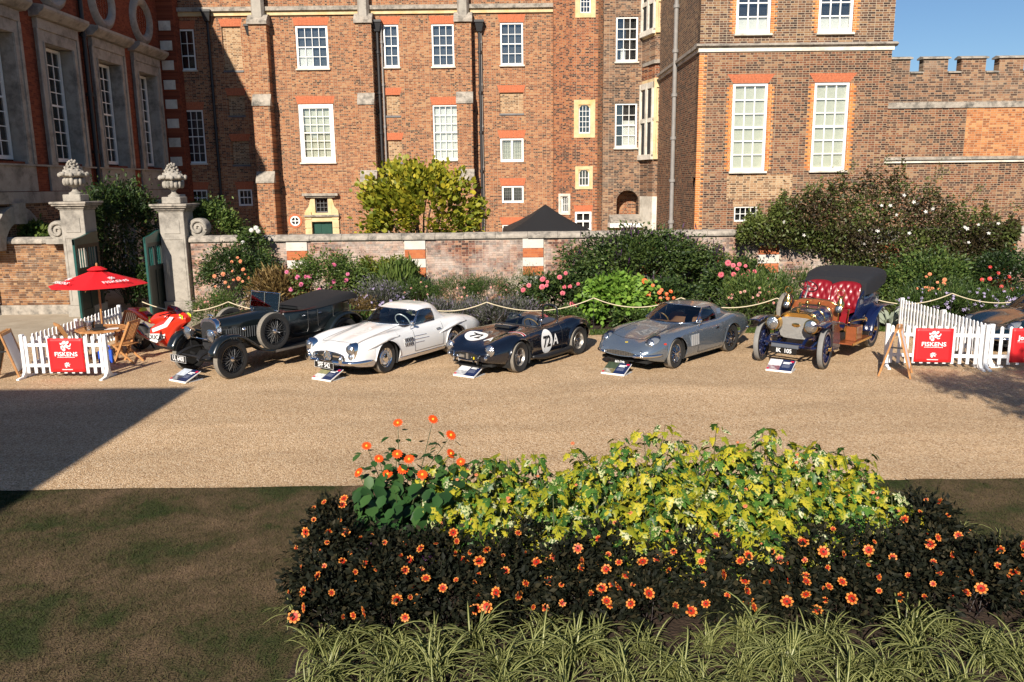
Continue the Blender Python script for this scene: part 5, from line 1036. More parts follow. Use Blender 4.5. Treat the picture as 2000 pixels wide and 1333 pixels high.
# ================================================================== silver grey fastback coupe
def coupe(paint, label, name='grand_tourer', interior=None, plain=False):
    g = empty(name, (0, 0, 0), 0, label, 'car', 'classic cars parked along the border'); A = [(1.2, .33, .365), (-1.2, .33, .37)]; I = interior or mat('tan_leather', (.34, .15, .07), .5)
    K = [(-2.25, [(0, .76), (.25, .76), (.5, .74), (.62, .69), (.66, .56), (.64, .44), (.58, .4)]), (-2.15, [(0, .81), (.28, .81), (.55, .79), (.7, .72), (.75, .55), (.72, .4), (.66, .34)]), (-1.8, [(0, .87), (.3, .87), (.6, .86), (.78, .79), (.84, .56), (.8, .34), (.74, .26)]),
         (-1.3, [(0, .9), (.3, .9), (.6, .91), (.8, .86), (.87, .57), (.85, .3), (.8, .2)]), (-.8, [(0, .88), (.3, .88), (.62, .87), (.8, .81), (.86, .56), (.84, .28), (.79, .17)]), (-.3, [(0, .86), (.3, .86), (.62, .855), (.79, .79), (.85, .55), (.84, .28), (.79, .17)]),
         (.4, [(0, .85), (.3, .86), (.6, .845), (.78, .78), (.845, .53), (.83, .28), (.78, .17)]), (.8, [(0, .81), (.28, .82), (.58, .835), (.78, .77), (.845, .52), (.83, .28), (.78, .17)]), (1.2, [(0, .745), (.28, .755), (.58, .815), (.78, .755), (.86, .5), (.83, .28), (.78, .18)]),
         (1.55, [(0, .69), (.28, .695), (.56, .76), (.75, .7), (.82, .48), (.79, .28), (.74, .2)]), (1.85, [(0, .62), (.25, .625), (.5, .67), (.7, .6), (.76, .45), (.73, .3), (.68, .25)]), (2.05, [(0, .54), (.25, .54), (.46, .545), (.61, .5), (.66, .42), (.62, .33), (.56, .3)]), (2.16, [(0, .46), (.2, .46), (.38, .455), (.48, .43), (.51, .395), (.47, .355), (.42, .34)])]
    inside = lambda x, y: -1.3 < x < .36 and y < .5 - .14 * max(0, (x - .05))
    q, G = body_mesh(K, A, 3, 80, cut=inside, flare=.012); bd = q.build('body', paint, g, smooth=50); bv = BVHTree.FromPolygons([Vector(v) for v in q.v], q.f)
    wells(g, A, .8, .5, (-2.1, -.6, .2, 2.0, .6, .26)); q = MB(); q.box(-1.35, -.55, .3, .45, .55, .32).box(-1.36, -.55, .3, -1.33, .55, .86).box(.42, -.55, .3, .45, .55, .8); q.build('interior', UNDER, g)
    for s in (1, -1): seat(g, -.35, s * .33, .42, I); 
    swheel(g, (.08, -.33, .84), .19, 1.05, mat('wood_rim', (.4, .22, .06), .3, coat=1)); q = MB(); q.box(.2, -.6, .7, .42, .6, .85); q.build('dashboard', I, g, bevel=.03)
    wsb = [(x, y, spline([(k[0], [k[1][0][1]]) for k in K], x)[0] + .012) for x, y in ((.55, 0), (.53, .2), (.45, .42), (.3, .6), (.2, .68))]; wst = [(-.06, 0, 1.195), (-.08, .2, 1.192), (-.12, .38, 1.18), (-.19, .5, 1.16), (-.24, .545, 1.145)]
    roof = [(-.24, [(0, 1.215), (.22, 1.21), (.42, 1.19), (.545, 1.145)]), (-.5, [(0, 1.235), (.22, 1.23), (.42, 1.205), (.56, 1.15)]), (-.85, [(0, 1.215), (.22, 1.21), (.42, 1.18), (.56, 1.11)]), (-1.25, [(0, 1.115), (.2, 1.11), (.38, 1.08), (.52, 1.0)]), (-1.75, [(0, .89), (.16, .89), (.3, .885), (.42, .865)])]
    def belt(x): return (.7 - .02 * abs(x + .4), .845 + .02 * max(0, -.4 - x))
    cabin(g, paint, wsb, wst, roof, belt, [((.12, -.27), (-.66, -.6))], [((-.68, -.62), (-1.78, -1.75))], frame=CHROME)
    q = MB(); q.grid([[(x, y, z + .012) for y, z in ((-.36, zz - .03), (0, zz), (.36, zz - .03))] for x, z, zz in ((-.95, 0, 1.19), (-1.2, 0, 1.125), (-1.5, 0, .99))]); q.build('rear_window', CGLASS, g, smooth='all')
    for (xa, ya, st) in ((1.2, .71, .12), (-1.2, .72, 0)):
        for s in (1, -1): wheel(g, xa, s * ya, .33, .2, 'wire', .215, st)
    for s in (1, -1):
        lamp(g, (front(bv, .585, .61, -.03), s * .585, .615), .098, s * .12, deep=.1, up=.35); q = MB(); pts = [(1.56, .57, .76), (1.72, .49, .69), (1.88, .47, .6), (1.96, .53, .52), (1.88, .66, .53), (1.74, .71, .61), (1.6, .66, .72)]
        pts = [tuple(p) for p in crv(pts + [pts[0]], 3)][:-1]; nP = len(pts); c0_ = np.mean(pts, 0); mid_ = [tuple(np.array(p) * .5 + c0_ * .5) for p in pts]; P = surf(bv, [(p[0], s * p[1], p[2]) for p in pts], (-.3, 0, -1), .008); P2 = surf(bv, [(p[0], s * p[1], p[2]) for p in mid_], (-.3, 0, -1), .008); cc = surf(bv, [(c0_[0], s * c0_[1], c0_[2])], (-.3, 0, -1), .008); q.add(list(P) + list(P2) + cc, [(i, (i + 1) % nP, nP + (i + 1) % nP, nP + i) for i in range(nP)] + [(nP + i, nP + (i + 1) % nP, 2 * nP) for i in range(nP)]); q.build('lamp_recess', mat('lamp_silver', (.5, .52, .55), .3, .6), g, smooth='all'); q = MB(); lift = lambda p, k: (p[0] + .02 * k, p[1], p[2] + .03 * k); q.add([lift(p, .2) for p in P] + [lift(p, 1.6) for p in P2] + [lift(cc[0], 2.2)], [(i, (i + 1) % nP, nP + (i + 1) % nP, nP + i) for i in range(nP)] + [(nP + i, nP + (i + 1) % nP, 2 * nP) for i in range(nP)]); q.build('lamp_cover', glass('lamp_perspex', (.93, .94, .95), .1), g, smooth='all')
        q = MB(); q.tube(list(P), .008, 6, closed=True); q.build('lamp_bezel', paint, g); lamp(g, (2.08, s * .49, .455), .04, s * .5, deep=.03, name='indicator')
        q = MB(); q.tube(crv([(2.2, s * .36, .37), (2.17, s * .5, .38), (2.02, s * .68, .38), (1.72, s * .79, .38)], 5), [.035] * 13 + [.036, .03, .02], 10); q.build('bumper', CHROME, g, smooth='all'); q = MB(); q.tube(crv([(-2.0, s * .82, .48), (-2.2, s * .72, .48), (-2.33, s * .4, .48)], 5), .035, 10); q.build('bumper', CHROME, g, smooth='all')
        for k in range(4): x = .62 - k * .085; q = MB(); q.prism([(x - .02, .42), (x + .02, .42), (x + .045, .66), (x + .005, .67)], s * .845, s * .867); q.build('gill', mat('gill_grey', (.3, .3, .3), .5), g)
        for k in range(3): q = MB(); x = -.78 - k * .06; q.bar((x, s * .655, .95), (x - .05, s * .6, 1.06), .03, .02); q.build('quarter_louvre', paint, g)
        gaps(g, [surf(bv, [(.34, s * 2, z) for z in np.linspace(.24, .8, 14)], (0, -s, 0)), surf(bv, [(-.72 - .04 * math.sin(t * 3), s * 2, .3 + t * .52) for t in np.linspace(0, 1, 12)], (0, -s, 0)), surf(bv, [(x, s * 2, .235) for x in np.linspace(-.7, .34, 16)], (0, -s, 0))])
        q = MB(); q.sphere((.28, s * .83, .95), .05, 10, 6, 0, (.6, 1, .8)).tube([(.28, s * .8, .8), (.28, s * .83, .93)], .01, 6); q.build('mirror', CHROME, g, smooth='all') if s > 0 else None
        q = MB(); q.box(-.5, s * .862, .7, -.38, s * .875, .72); q.build('door_handle', CHROME, g)
        q = MB(); 
        for yy in (.28, .4): q.tube([(-2.0, s * yy, .26), (-2.42, s * yy, .27)], .03, 10)
        q.build('exhaust', CHROME, g, smooth=40)
        gaps(g, [surf(bv, [(x, s * .5, 3) for x in np.linspace(.5, 1.75, 16)], (0, 0, -1))])
    gaps(g, [surf(bv, [(1.75, y, 3) for y in np.linspace(-.5, .5, 14)], (0, 0, -1))])
    q = MB(); n = 20; q.add([(2.17 - .02 * abs(math.sin(a)) * 0, .42 * math.cos(a), .4 + .055 * math.sin(a)) for a in np.linspace(0, 2 * PI, n + 1)[:-1]], [tuple(range(n))]); gr = q.build('grille', UNDER, g, fix=False); gr.location.x = .006
    q = MB()
    for k in range(-9, 10): w = .05 * math.sqrt(max(0, 1 - (k * .043 / .42) ** 2)); q.box(2.174, k * .043 - .003, .4 - w, 2.182, k * .043 + .003, .4 + w)
    for k in range(-1, 2): q.box(2.175, -.4, .4 + k * .028 - .003, 2.181, .4, .4 + k * .028 + .003)
    q.build('grille_bars', ALLOY, gr); q = MB(); q.tube([(2.185, .425 * math.cos(a), .4 + .06 * math.sin(a)) for a in np.linspace(0, 2 * PI, 31)[:-1]], .012, 6, closed=True); q.build('grille_surround', paint if not plain else BLACKP, g, smooth='all')
    if not plain:
        V, F = disc_pts(.028, .038, 2, 12); drape(g, V, F, bv, Matrix.Translation((1.93, 0, .6)), (-.3, 0, -1), .004, mat('badge_yellow', (.75, .55, .05), .4), 'badge'); 
        V, F = disc_pts(.009, .02, 2, 6); drape(g, V, F, bv, Matrix.Translation((1.93, 0, .6)), (-.3, 0, -1), .006, BLACKP, 'badge_horse')
        V, F = disc_pts(.045, .022, 3, 14); drape(g, V, F, bv, Matrix.Translation((1.62, 2, .6)) @ Matrix.Rotation(PI, 4, 'Z') @ Matrix.Rotation(PI / 2, 4, 'X'), (0, -1, 0), .004, mat('side_lens_red', (.5, .04, .02), .3), 'side_marker')
        plate(g, '663 GYB', (2.2, .02, .2), .46, .09, 0, .085, sx=.8, border=False)
    return g
SILV = mat('silver_paint', (.22, .27, .33), .26, .7, coat=1.0); cp = coupe(SILV, 'silver grey fastback coupe with tan seats and chrome wire wheels'); place(cp, (1320, 720), 226.5, 1.2, .8)
# ================================================================== white roadster with white hardtop
IV = mat('white_paint', (.8, .8, .79), .28, coat=1.0); g = empty('hardtop_roadster', (0, 0, 0), 0, 'white sports roadster with white hardtop, chrome side gills and star grille', 'car', 'classic cars parked along the border')
A = [(1.2, .34, .375), (-1.2, .34, .37)]
K = [(-2.42, [(0, .6), (.25, .6), (.5, .59), (.62, .56), (.66, .5), (.64, .44), (.58, .4)]), (-2.3, [(0, .72), (.28, .72), (.55, .71), (.7, .66), (.76, .54), (.72, .4), (.66, .34)]), (-1.9, [(0, .84), (.3, .845), (.6, .84), (.8, .77), (.86, .58), (.82, .36), (.76, .27)]), (-1.3, [(0, .92), (.3, .92), (.6, .915), (.82, .85), (.89, .6), (.86, .32), (.8, .22)]),
     (-.7, [(0, .93), (.3, .93), (.62, .91), (.8, .83), (.87, .57), (.85, .3), (.8, .19)]), (0, [(0, .92), (.3, .92), (.62, .895), (.79, .81), (.86, .56), (.85, .29), (.8, .18)]), (.45, [(0, .92), (.3, .925), (.6, .88), (.79, .81), (.865, .55), (.85, .29), (.8, .18)]), (.8, [(0, .885), (.26, .9), (.5, .855), (.78, .83), (.875, .56), (.85, .29), (.8, .18)]),
     (1.2, [(0, .83), (.26, .85), (.48, .8), (.77, .84), (.885, .56), (.85, .3), (.79, .2)]), (1.6, [(0, .76), (.26, .775), (.48, .74), (.75, .81), (.86, .54), (.83, .3), (.77, .22)]), (1.85, [(0, .7), (.26, .705), (.48, .68), (.72, .76), (.82, .52), (.79, .32), (.74, .25)]), (2.0, [(0, .64), (.26, .64), (.46, .63), (.68, .66), (.76, .5), (.74, .34), (.69, .28)]), (2.08, [(0, .585), (.26, .585), (.46, .58), (.62, .58), (.68, .48), (.66, .36), (.6, .31)])]
q, G = body_mesh(K, A, 3, 80, cut=lambda x, y: -.72 < x < .42 and y < .6, flare=.02); q.build('body', IV, g, smooth=50); bv = BVHTree.FromPolygons([Vector(v) for v in q.v], q.f)
wells(g, A, .82, .5, (-2.2, -.6, .21, 1.95, .6, .27)); q = MB(); q.box(-.78, -.62, .3, .45, .62, .32).box(-.8, -.62, .3, -.76, .62, .92).box(.43, -.62, .3, .46, .62, .86); q.build('interior', UNDER, g)
RL = mat('dark_leather', (.03, .028, .03), .5)
for s in (1, -1): seat(g, -.38, s * .34, .42, RL, back=.55)
swheel(g, (.1, .34, .94), .2, 1.05, IV); q = MB(); q.box(.2, -.66, .76, .44, .66, .915); q.build('dashboard', RL, g, bevel=.03)
wsb = [(.52, 0, .925), (.5, .22, .93), (.42, .45, .925), (.28, .62, .91), (.18, .7, .895)]; wst = [(.1, 0, 1.215), (.08, .22, 1.215), (.02, .42, 1.205), (-.07, .54, 1.185), (-.14, .58, 1.165)]
roof = [(-.08, [(0, 1.25), (.24, 1.245), (.44, 1.225), (.585, 1.17)]), (-.35, [(0, 1.3), (.24, 1.295), (.46, 1.27), (.61, 1.19)]), (-.65, [(0, 1.3), (.24, 1.295), (.46, 1.265), (.6, 1.16)]), (-.9, [(0, 1.24), (.22, 1.235), (.42, 1.19), (.55, 1.07)]), (-1.02, [(0, 1.17), (.2, 1.165), (.38, 1.12), (.5, 1.0)]), (-1.08, [(0, 1.1), (.18, 1.095), (.34, 1.06), (.45, .965)])]
cabin(g, IV, wsb, wst, roof, lambda x: (.705 - .02 * abs(x), .885 + .01 * abs(x)), [((.12, -.16), (-.6, -.58))], [((-.62, -.6), (-1.12, -1.08))], frame=CHROME)
q = MB(); q.grid([[(-1.09, -.42, .95), (-1.1, 0, 1.085), (-1.09, .42, .95)], [(-1.22, -.46, .9), (-1.26, 0, .92), (-1.22, .46, .9)]]); q.build('rear_window', CGLASS, g, smooth='all')
for (xa, ya, st) in ((1.2, .72, .1), (-1.2, .72, 0)):
    for s in (1, -1): wheel(g, xa, s * ya, .34, .185, 'disc', .215, st)
for s in (1, -1):
    xl = front(bv, .62, .6); lamp(g, (xl + .005, s * .62, .645), .1, s * .1, CHROME, deep=.12); q = MB(); q.lathe([(.125, -.14), (.125, .0), (.11, .02), (.1, .0), (.001, -.005)], 28, 'X'); o = q.build('lamp_surround', CHROME, g, smooth=40); o.location = (xl - .01, s * .622, .585); o.scale = (1, .92, 1.55); lamp(g, (xl + .005, s * .622, .49), .062, s * .1, CHROME, deep=.04, name='fog_lamp')
    q = MB(); q.tube(crv([(2.2, s * .2, .36), (2.19, s * .45, .36), (2.1, s * .66, .36), (1.9, s * .83, .37), (1.68, s * .88, .38)], 5), [.05] * 17 + [.045, .04, .03, .02], 10); q.build('bumper', CHROME, g, smooth='all'); q = MB(); q.sphere((2.22, s * .46, .42), .06, 10, 8, 0, (.8, .75, 1.7)); q.build('overrider', CHROME, g, smooth='all')
    q = MB(); q.tube(crv([(-2.4, s * .1, .42), (-2.42, s * .5, .42), (-2.25, s * .76, .43), (-1.95, s * .87, .44)], 5), .04, 10); q.build('bumper', CHROME, g, smooth='all')
    for xa in (1.2, -1.2):     # eyebrow flashes over the wheel arches
        pts = surf(bv, [(xa + .62 - 1.05 * t, s * 2, .60 + .13 * math.sin(min(1, t * 1.1) * 1.9) + .03 * t) for t in np.linspace(0, 1, 16)], (0, -s, 0), -.005); q = MB(); q.tube([(p[0], p[1] + s * .02 * math.sin(PI * i / 15), p[2]) for i, p in enumerate(pts)], [.008 + .03 * math.sin(PI * min(1, i / 12) * .9) for i in range(16)], 8); q.build('arch_eyebrow', IV, g, smooth='all')
    for k in range(2):
        for j in range(5): x = .62 - j * .06; z = .53 + k * .1 - j * .0; q = MB(); q.prism([(x, z - .035), (x + .03, z - .035), (x + .045, z + .045), (x + .015, z + .045)], s * .855, s * .885); q.build('gill', CHROME, g)
    for k, (x1, z) in enumerate(((-.12, .66), (-.2, .585), (-.02, .515))): q = MB(); q.tube(surf(bv, [(x, s * 2, z + (x1 - x) * -.02) for x in np.linspace(.3, x1, 8)], (0, -s, 0), .0), .009, 6); q.build('side_spear', CHROME, g)
    q = MB(); q.tube(surf(bv, [(x, s * 2, .27) for x in np.linspace(.8, -.8, 14)], (0, -s, 0), .0), .014, 6); q.build('sill_trim', CHROME, g, smooth='all')
    gaps(g, [surf(bv, [(.3, s * 2, z) for z in np.linspace(.34, .84, 12)], (0, -s, 0)), surf(bv, [(-.72, s * 2, z) for z in np.linspace(.34, .86, 12)], (0, -s, 0)), surf(bv, [(x, s * 2, .33) for x in np.linspace(-.72, .3, 12)], (0, -s, 0)), surf(bv, [(x, s * .5, 3) for x in np.linspace(.5, 1.8, 14)], (0, 0, -1))])
    q = MB(); q.box(-.6, s * .862, .725, -.45, s * .878, .745); q.build('door_handle', CHROME, g)
    q = MB(); q.sphere((.34, s * .82, .99), .055, 10, 6, 0, (.7, 1, .8)).tube([(.36, s * .78, .84), (.34, s * .82, .97)], .01, 6); q.build('mirror', CHROME, g, smooth='all') if s > 0 else None
gaps(g, [surf(bv, [(1.8, y, 3) for y in np.linspace(-.5, .5, 12)], (0, 0, -1))])
n = 24; P = [(2.1, .46 * math.cos(a), .465 + .1 * math.sin(a) * (1.25 if math.sin(a) < 0 else .9)) for a in np.linspace(0, 2 * PI, n + 1)[:-1]]; q = MB(); q.add(P, [tuple(range(n))]); gr = q.build('grille', UNDER, g, fix=False); q = MB(); q.tube([(2.105, p[1] * 1.02, p[2]) for p in P], .014, 6, closed=True); q.build('grille_surround', CHROME, gr, smooth='all')
q = MB(); q.box(2.11, -.42, .455, 2.13, .42, .49); q.build('grille_bar', CHROME, gr); q = MB(); q.tube([(2.15, .105 * math.cos(a), .47 + .105 * math.sin(a)) for a in np.linspace(0, 2 * PI, 25)[:-1]], .013, 6, closed=True)
for k in range(3): a = PI / 2 + 2 * PI * k / 3; q.bar((2.15, 0, .47), (2.15, .1 * math.cos(a), .47 + .1 * math.sin(a)), .02, .02)
q.build('star_badge', CHROME, gr); q = MB(); q.lathe([(.001, 0), (.1, 0), (.1, -.06)], 20, 'X', (2.14, 0, .47)); q.build('badge_disc', mat('badge_grey', (.35, .4, .45), .2, .8), gr)
plate(g, 'SFF 542', (2.26, .0, .29), .56, .13, 0, .135, sx=.85); place(g, (757, 729), 236.3, 1.2, .82)
# ================================================================== black racing roadster 72A
BKB = mat('blue_black_paint', (.004, .006, .012), .2, coat=1.0, spec=.6); g = empty('racing_roadster', (0, 0, 0), 0, 'blue black open racing roadster with white 72 roundels and side exhaust', 'car', 'classic cars parked along the border'); A = [(1.14, .33, .39), (-1.14, .34, .41)]
K = [(-1.98, [(0, .62), (.22, .62), (.42, .61), (.55, .57), (.6, .5), (.57, .42), (.5, .38)]), (-1.85, [(0, .74), (.26, .745), (.5, .74), (.66, .67), (.71, .53), (.67, .38), (.6, .32)]), (-1.5, [(0, .82), (.28, .825), (.54, .86), (.78, .8), (.85, .57), (.8, .34), (.74, .25)]), (-1.14, [(0, .85), (.3, .855), (.56, .91), (.8, .86), (.885, .6), (.84, .32), (.78, .21)]),
     (-.7, [(0, .86), (.3, .86), (.55, .865), (.74, .8), (.8, .57), (.78, .3), (.74, .19)]), (-.2, [(0, .84), (.3, .84), (.54, .835), (.71, .77), (.77, .55), (.76, .29), (.72, .18)]), (.3, [(0, .85), (.3, .845), (.53, .83), (.71, .77), (.77, .54), (.76, .29), (.72, .18)]), (.7, [(0, .83), (.28, .825), (.53, .83), (.73, .77), (.8, .54), (.78, .29), (.73, .18)]),
     (1.14, [(0, .77), (.26, .77), (.52, .82), (.75, .78), (.85, .55), (.81, .31), (.75, .2)]), (1.45, [(0, .71), (.25, .71), (.5, .76), (.72, .72), (.81, .52), (.78, .32), (.72, .23)]), (1.7, [(0, .645), (.24, .645), (.46, .67), (.65, .64), (.73, .5), (.7, .34), (.64, .27)]), (1.88, [(0, .57), (.22, .57), (.4, .57), (.54, .55), (.6, .46), (.57, .36), (.5, .3)]), (1.97, [(0, .5), (.18, .5), (.33, .495), (.42, .475), (.46, .42), (.43, .36), (.37, .33)])]
def cpt(x, y): return -.78 < x < .22 and y < .5 * (1 - max(0, (x - .0) / .22) ** 2 * .15) - .06 * max(0, (-.5 - x) / .28) ** 2
q, G = body_mesh(K, A, 3, 90, 20, 12, cut=cpt, flare=.03); q.build('body', BKB, g, smooth=55); bv = BVHTree.FromPolygons([Vector(v) for v in q.v], q.f); wells(g, A, .8, .44, (-1.8, -.55, .2, 1.8, .55, .26))
q = MB(); q.box(-.82, -.56, .28, .4, .56, .3).box(-.84, -.56, .28, -.8, .56, .84).box(.3, -.56, .28, .33, .56, .8); q.build('interior', mat('dark_carpet', (.015, .014, .014), .9), g)
for s in (1, -1): seat(g, -.42, s * .28, .4, mat('blue_black_leather', (.03, .035, .05), .4), back=.5, w=.42)
swheel(g, (.0, .28, .82), .19, 1.0, mat('wood_rim', (.4, .22, .06), .3, coat=1)); q = MB(); q.box(.12, -.54, .68, .32, .54, .82); q.build('dashboard', RL, g, bevel=.02)
edge = [(x, y) for x, y in ((.23, 0), (.22, .2), (.2, .4), (.1, .5), (-.2, .51), (-.5, .5), (-.68, .47), (-.78, .38), (-.8, .2), (-.8, 0))]; E = surf(bv, [(x, y * .985, 3) for x, y in edge], (0, 0, -1), .0); zf = [.845, .842, .84, .838, .838, .848, .858, .862, .862, .862]; E = [(p[0], e[1], z) for p, e, z in zip(E, edge, zf)]; q = MB(); q.tube(mir(E), .018, 8); q.build('cockpit_rail', RL, g, smooth='all')
wb_ = [(.3, 0, .86), (.29, .3, .855), (.24, .52, .845), (.16, .64, .82)]; wt_ = [(.1, 0, 1.09), (.09, .3, 1.085), (.04, .48, 1.06), (-.02, .56, 1.03)]; q = MB(); q.grid(patch(mir(wb_), mir(wt_), 4)); q.build('windscreen', CGLASS, g, smooth='all'); q = MB(); q.tube(mir(wt_), .009, 6).tube(mir(wb_), .012, 6)
for s in (1, -1): q.tube([(.16, s * .64, .82), (-.02, s * .56, 1.03)], .012, 6)
q.build('windscreen_frame', DARKM, g, smooth='all'); q = MB(); q.tube(crv([(-.72, .5, .78), (-.72, .5, 1.02), (-.72, .46, 1.16), (-.72, .36, 1.2), (-.72, .22, 1.2), (-.72, .12, 1.16), (-.72, .08, 1.02), (-.72, .08, .78)], 5), .024, 8); q.build('roll_bar', BLACKG, g, smooth='all')
q = MB(); q.sphere((.12, .62, .98), .05, 10, 6, 0, (.7, 1, .8)).tube([(.16, .63, .84), (.12, .62, .96)], .009, 6).sphere((.1, 0, 1.04), .045, 10, 6, 0, (.5, 1.6, .8)); q.build('mirror', CHROME, g, smooth='all')
for (xa, ya, st, w) in ((1.14, .7, .12, .24), (-1.14, .72, 0, .28)):
    for s in (1, -1): wheel(g, xa, s * ya, .335, w, 'alloy', .2, st)
q = MB(); q.prism([(.42, .83), (.75, .835), (.72, .9), (.55, .895), (.38, .86)], -.24, .24); q.build('hood_scoop', BKB, g, bevel=.02); q = MB(); q.box(.733, -.2, .845, .745, .2, .888); q.build('scoop_mouth', UNDER, g)
for s in (1, -1):
    lamp(g, (front(bv, .56, .56, .0), s * .555, .565), .112, s * .1, deep=.16, up=.08); lamp(g, (front(bv, .5, .415, .0), s * .5, .415), .045, s * .25, deep=.05, name='indicator'); q = MB(); q.tube(crv([(.66, s * .77, .25), (.3, s * .86, .22), (-.4, s * .87, .22), (-.75, s * .85, .23)], 5), [.035, .04, .05, .055, .06] + [.065] * 11, 10); q.build('side_exhaust', BLACKP, g, smooth='all')
    gaps(g, [surf(bv, [(.18, s * 2, z) for z in np.linspace(.24, .76, 10)], (0, -s, 0)), surf(bv, [(-.5, s * 2, z) for z in np.linspace(.24, .8, 10)], (0, -s, 0))]); q = MB(); q.prism([(.66, .42), (.8, .4), (.8, .6), (.68, .6)], s * .8, s * .806); q.build('side_vent', UNDER, g)
n = 24; P = [(1.985, .36 * math.cos(a), .42 + .085 * math.sin(a)) for a in np.linspace(0, 2 * PI, n + 1)[:-1]]; q = MB(); q.add(P, [tuple(range(n))]); gr = q.build('air_intake', UNDER, g, fix=False); q = MB(); q.tube(P, .02, 8, closed=True); q.build('intake_lip', BKB, gr, smooth='all'); q = MB(); q.box(1.987, .0, .36, 2.0, .06, .48).box(1.987, -.2, .38, 2.0, -.05, .44); q.build('oil_cooler', ALLOY, gr); q = MB(); q.box(1.99, .2, .37, 2.01, .23, .42); q.build('tow_strap', mat('tow_yellow', (.8, .6, .02), .5), gr)
for s in (1, -1): q = MB(); q.tube([(2.0, s * .2, .3), (2.05, s * .2, .44)], .018, 8).tube([(2.03, s * .34, .28), (1.98, s * .34, .5)], .02, 8); q.build('jacking_hoop', CHROME if s < 0 else BLACKG, g, smooth='all')
q = MB(); q.box(1.6, -.42, .18, 1.9, .42, .2); q.build('splitter', BLACKP, g); q = MB(); q.bar((1.985, -.3, .325), (1.985, .3, .325), .012, .03); q.build('trim_bar', CHROME, g)
RW_ = mat('roundel_white', (.82, .82, .8), .4); NB = mat('number_black', (.01, .01, .012), .4); SRED = mat('stripe_red', (.42, .015, .03), .35)
def on_side(V, F, cx, cz, off, m, nm): return drape(g, [(v[0], v[1], 0) for v in V], F, bv, Matrix.Translation((cx, 2, cz)) @ Matrix.Rotation(PI, 4, 'Z') @ Matrix.Rotation(PI / 2, 4, 'X'), (0, -1, 0), off, m, nm)
def on_hood(V, F, cx, cy, rot, off, m, nm): return drape(g, [(v[0], v[1], 0) for v in V], F, bv, Matrix.Translation((cx, cy, 2)) @ Matrix.Rotation(PI / 2 + rot, 4, 'Z'), (0, 0, -1), off, m, nm)
V, F = disc_pts(.22, .27); on_side(V, F, .1, .51, .004, RW_, 'roundel'); V, F = disc_pts(.27, .24); on_hood(V, F, 1.38, -.22, 0, .004, RW_, 'roundel')
V, F = dense(text_mesh('72', .34, .85, .012)); on_side(V, F, .1, .5, .009, NB, 'race_number'); V, F = dense(text_mesh('A', .34, .85, .006)); on_side(V, F, -.24, .5, .007, RW_, 'race_letter')
V, F = dense(text_mesh('72', .3, 1.0, .012)); on_hood(V, F, 1.38, -.22, 0, .009, NB, 'race_number'); V, F = dense(text_mesh('A', .3, 1.0, .006)); on_hood(V, F, 1.46, .22, 0, .007, RW_, 'race_letter')
for wd, m, off in ((.12, RW_, .004), (.07, SRED, .007)):
    V = []; F = []; nn = 22
    for i in range(nn + 1):
        t = i / nn; y = .4 + t * .52
        for k in range(5): V.append((.98 + (k / 4 - .5) * wd - .06 * t, y, 0))
    F = [(i * 5 + k, (i + 1) * 5 + k, (i + 1) * 5 + k + 1, i * 5 + k + 1) for i in range(nn) for k in range(4)]
    pts = []
    for v in V:
        t = (v[1] - .4) / .52; d = Vector((0, -math.sin(t * .95 - .12), -math.cos(t * .95 - .12))); src = Vector((v[0], .42, .45)) - d * 1.5; h = bv.ray_cast(src, d); h = h if (h[0] is not None and h[0].z > .715) else (Vector(pts[-5]) + d * off if len(pts) > 4 else src,); pts.append(tuple(h[0] - d * off) if h[0] is not None else tuple(v))
    q = MB(); q.v = pts; q.f = F; q.m = [0] * len(F); q.build('fender_stripe', m, g, fix=False)
place(g, (1018, 728), 232.5, 1.14, .82)
# ================================================================== dark sports car half hidden behind the fence
DT = mat('dark_teal_paint', (.004, .014, .022), .25, coat=1.0); dc_ = coupe(DT, 'very dark teal low sports car behind the picket fence', 'sports_car', mat('orange_leather', (.4, .12, .06), .5), True); dc_.location = (12.9, 19.5, 0); dc_.rotation_euler = (0, 0, R(204))
# ================================================================== dark vintage tourer UL 6400
BGR = mat('tourer_black_green', (.006, .009, .01), .28, coat=.8); BRL = mat('oxblood_leather', (.05, .014, .012), .5)
g = empty('vintage_tourer', (0, 0, 0), 0, 'dark vintage open tourer with wire wheels, side spare wheel and black tonneau cover', 'car', 'classic cars parked along the border')
def loft(parent, nm, keys, m, nx=24, n=6, smooth=45, closed=False):
    ks = sorted([(k[0], [c for p in k[1] for c in p]) for k in keys]); q = MB(); G = []
    for x in np.linspace(ks[0][0], ks[-1][0], nx):
        h = [(x, c[0], c[1]) for c in crv(spline(ks, x).reshape(-1, 2), n)]; G.append(mir(h))
    q.grid(G)
    for r_ in (G[0], G[-1]): q.add(r_, [tuple(range(len(r_)))])
    return q.build(nm, m, parent, smooth=smooth)
q = MB()
for s in (1, -1): q.bar((-2.2, s * .36, .56), (1.5, s * .36, .56), .06, .12); q.tube(crv([(1.45, s * .36, .57), (1.8, s * .36, .6), (2.08, s * .36, .54), (2.2, s * .36, .46)], 5), .035, 6); q.tube(crv([(2.18, s * .36, .44), (1.65, s * .36, .36), (1.1, s * .36, .46)], 6), .025, 6)
q.tube([(1.65, -.7, .42), (1.65, -.4, .37), (1.65, .4, .37), (1.65, .7, .42)], .035, 8).tube([(2.1, -.36, .5), (2.1, .36, .5)], .02, 8).tube([(-1.65, -.7, .42), (-1.65, .7, .42)], .06, 8); q.build('chassis', BLACKP, g, smooth=40)
RP = [(0, 1.235), (.12, 1.228), (.22, 1.19), (.275, 1.12), (.285, 1.0), (.28, .75), (.26, .6), (.2, .52), (0, .5)]
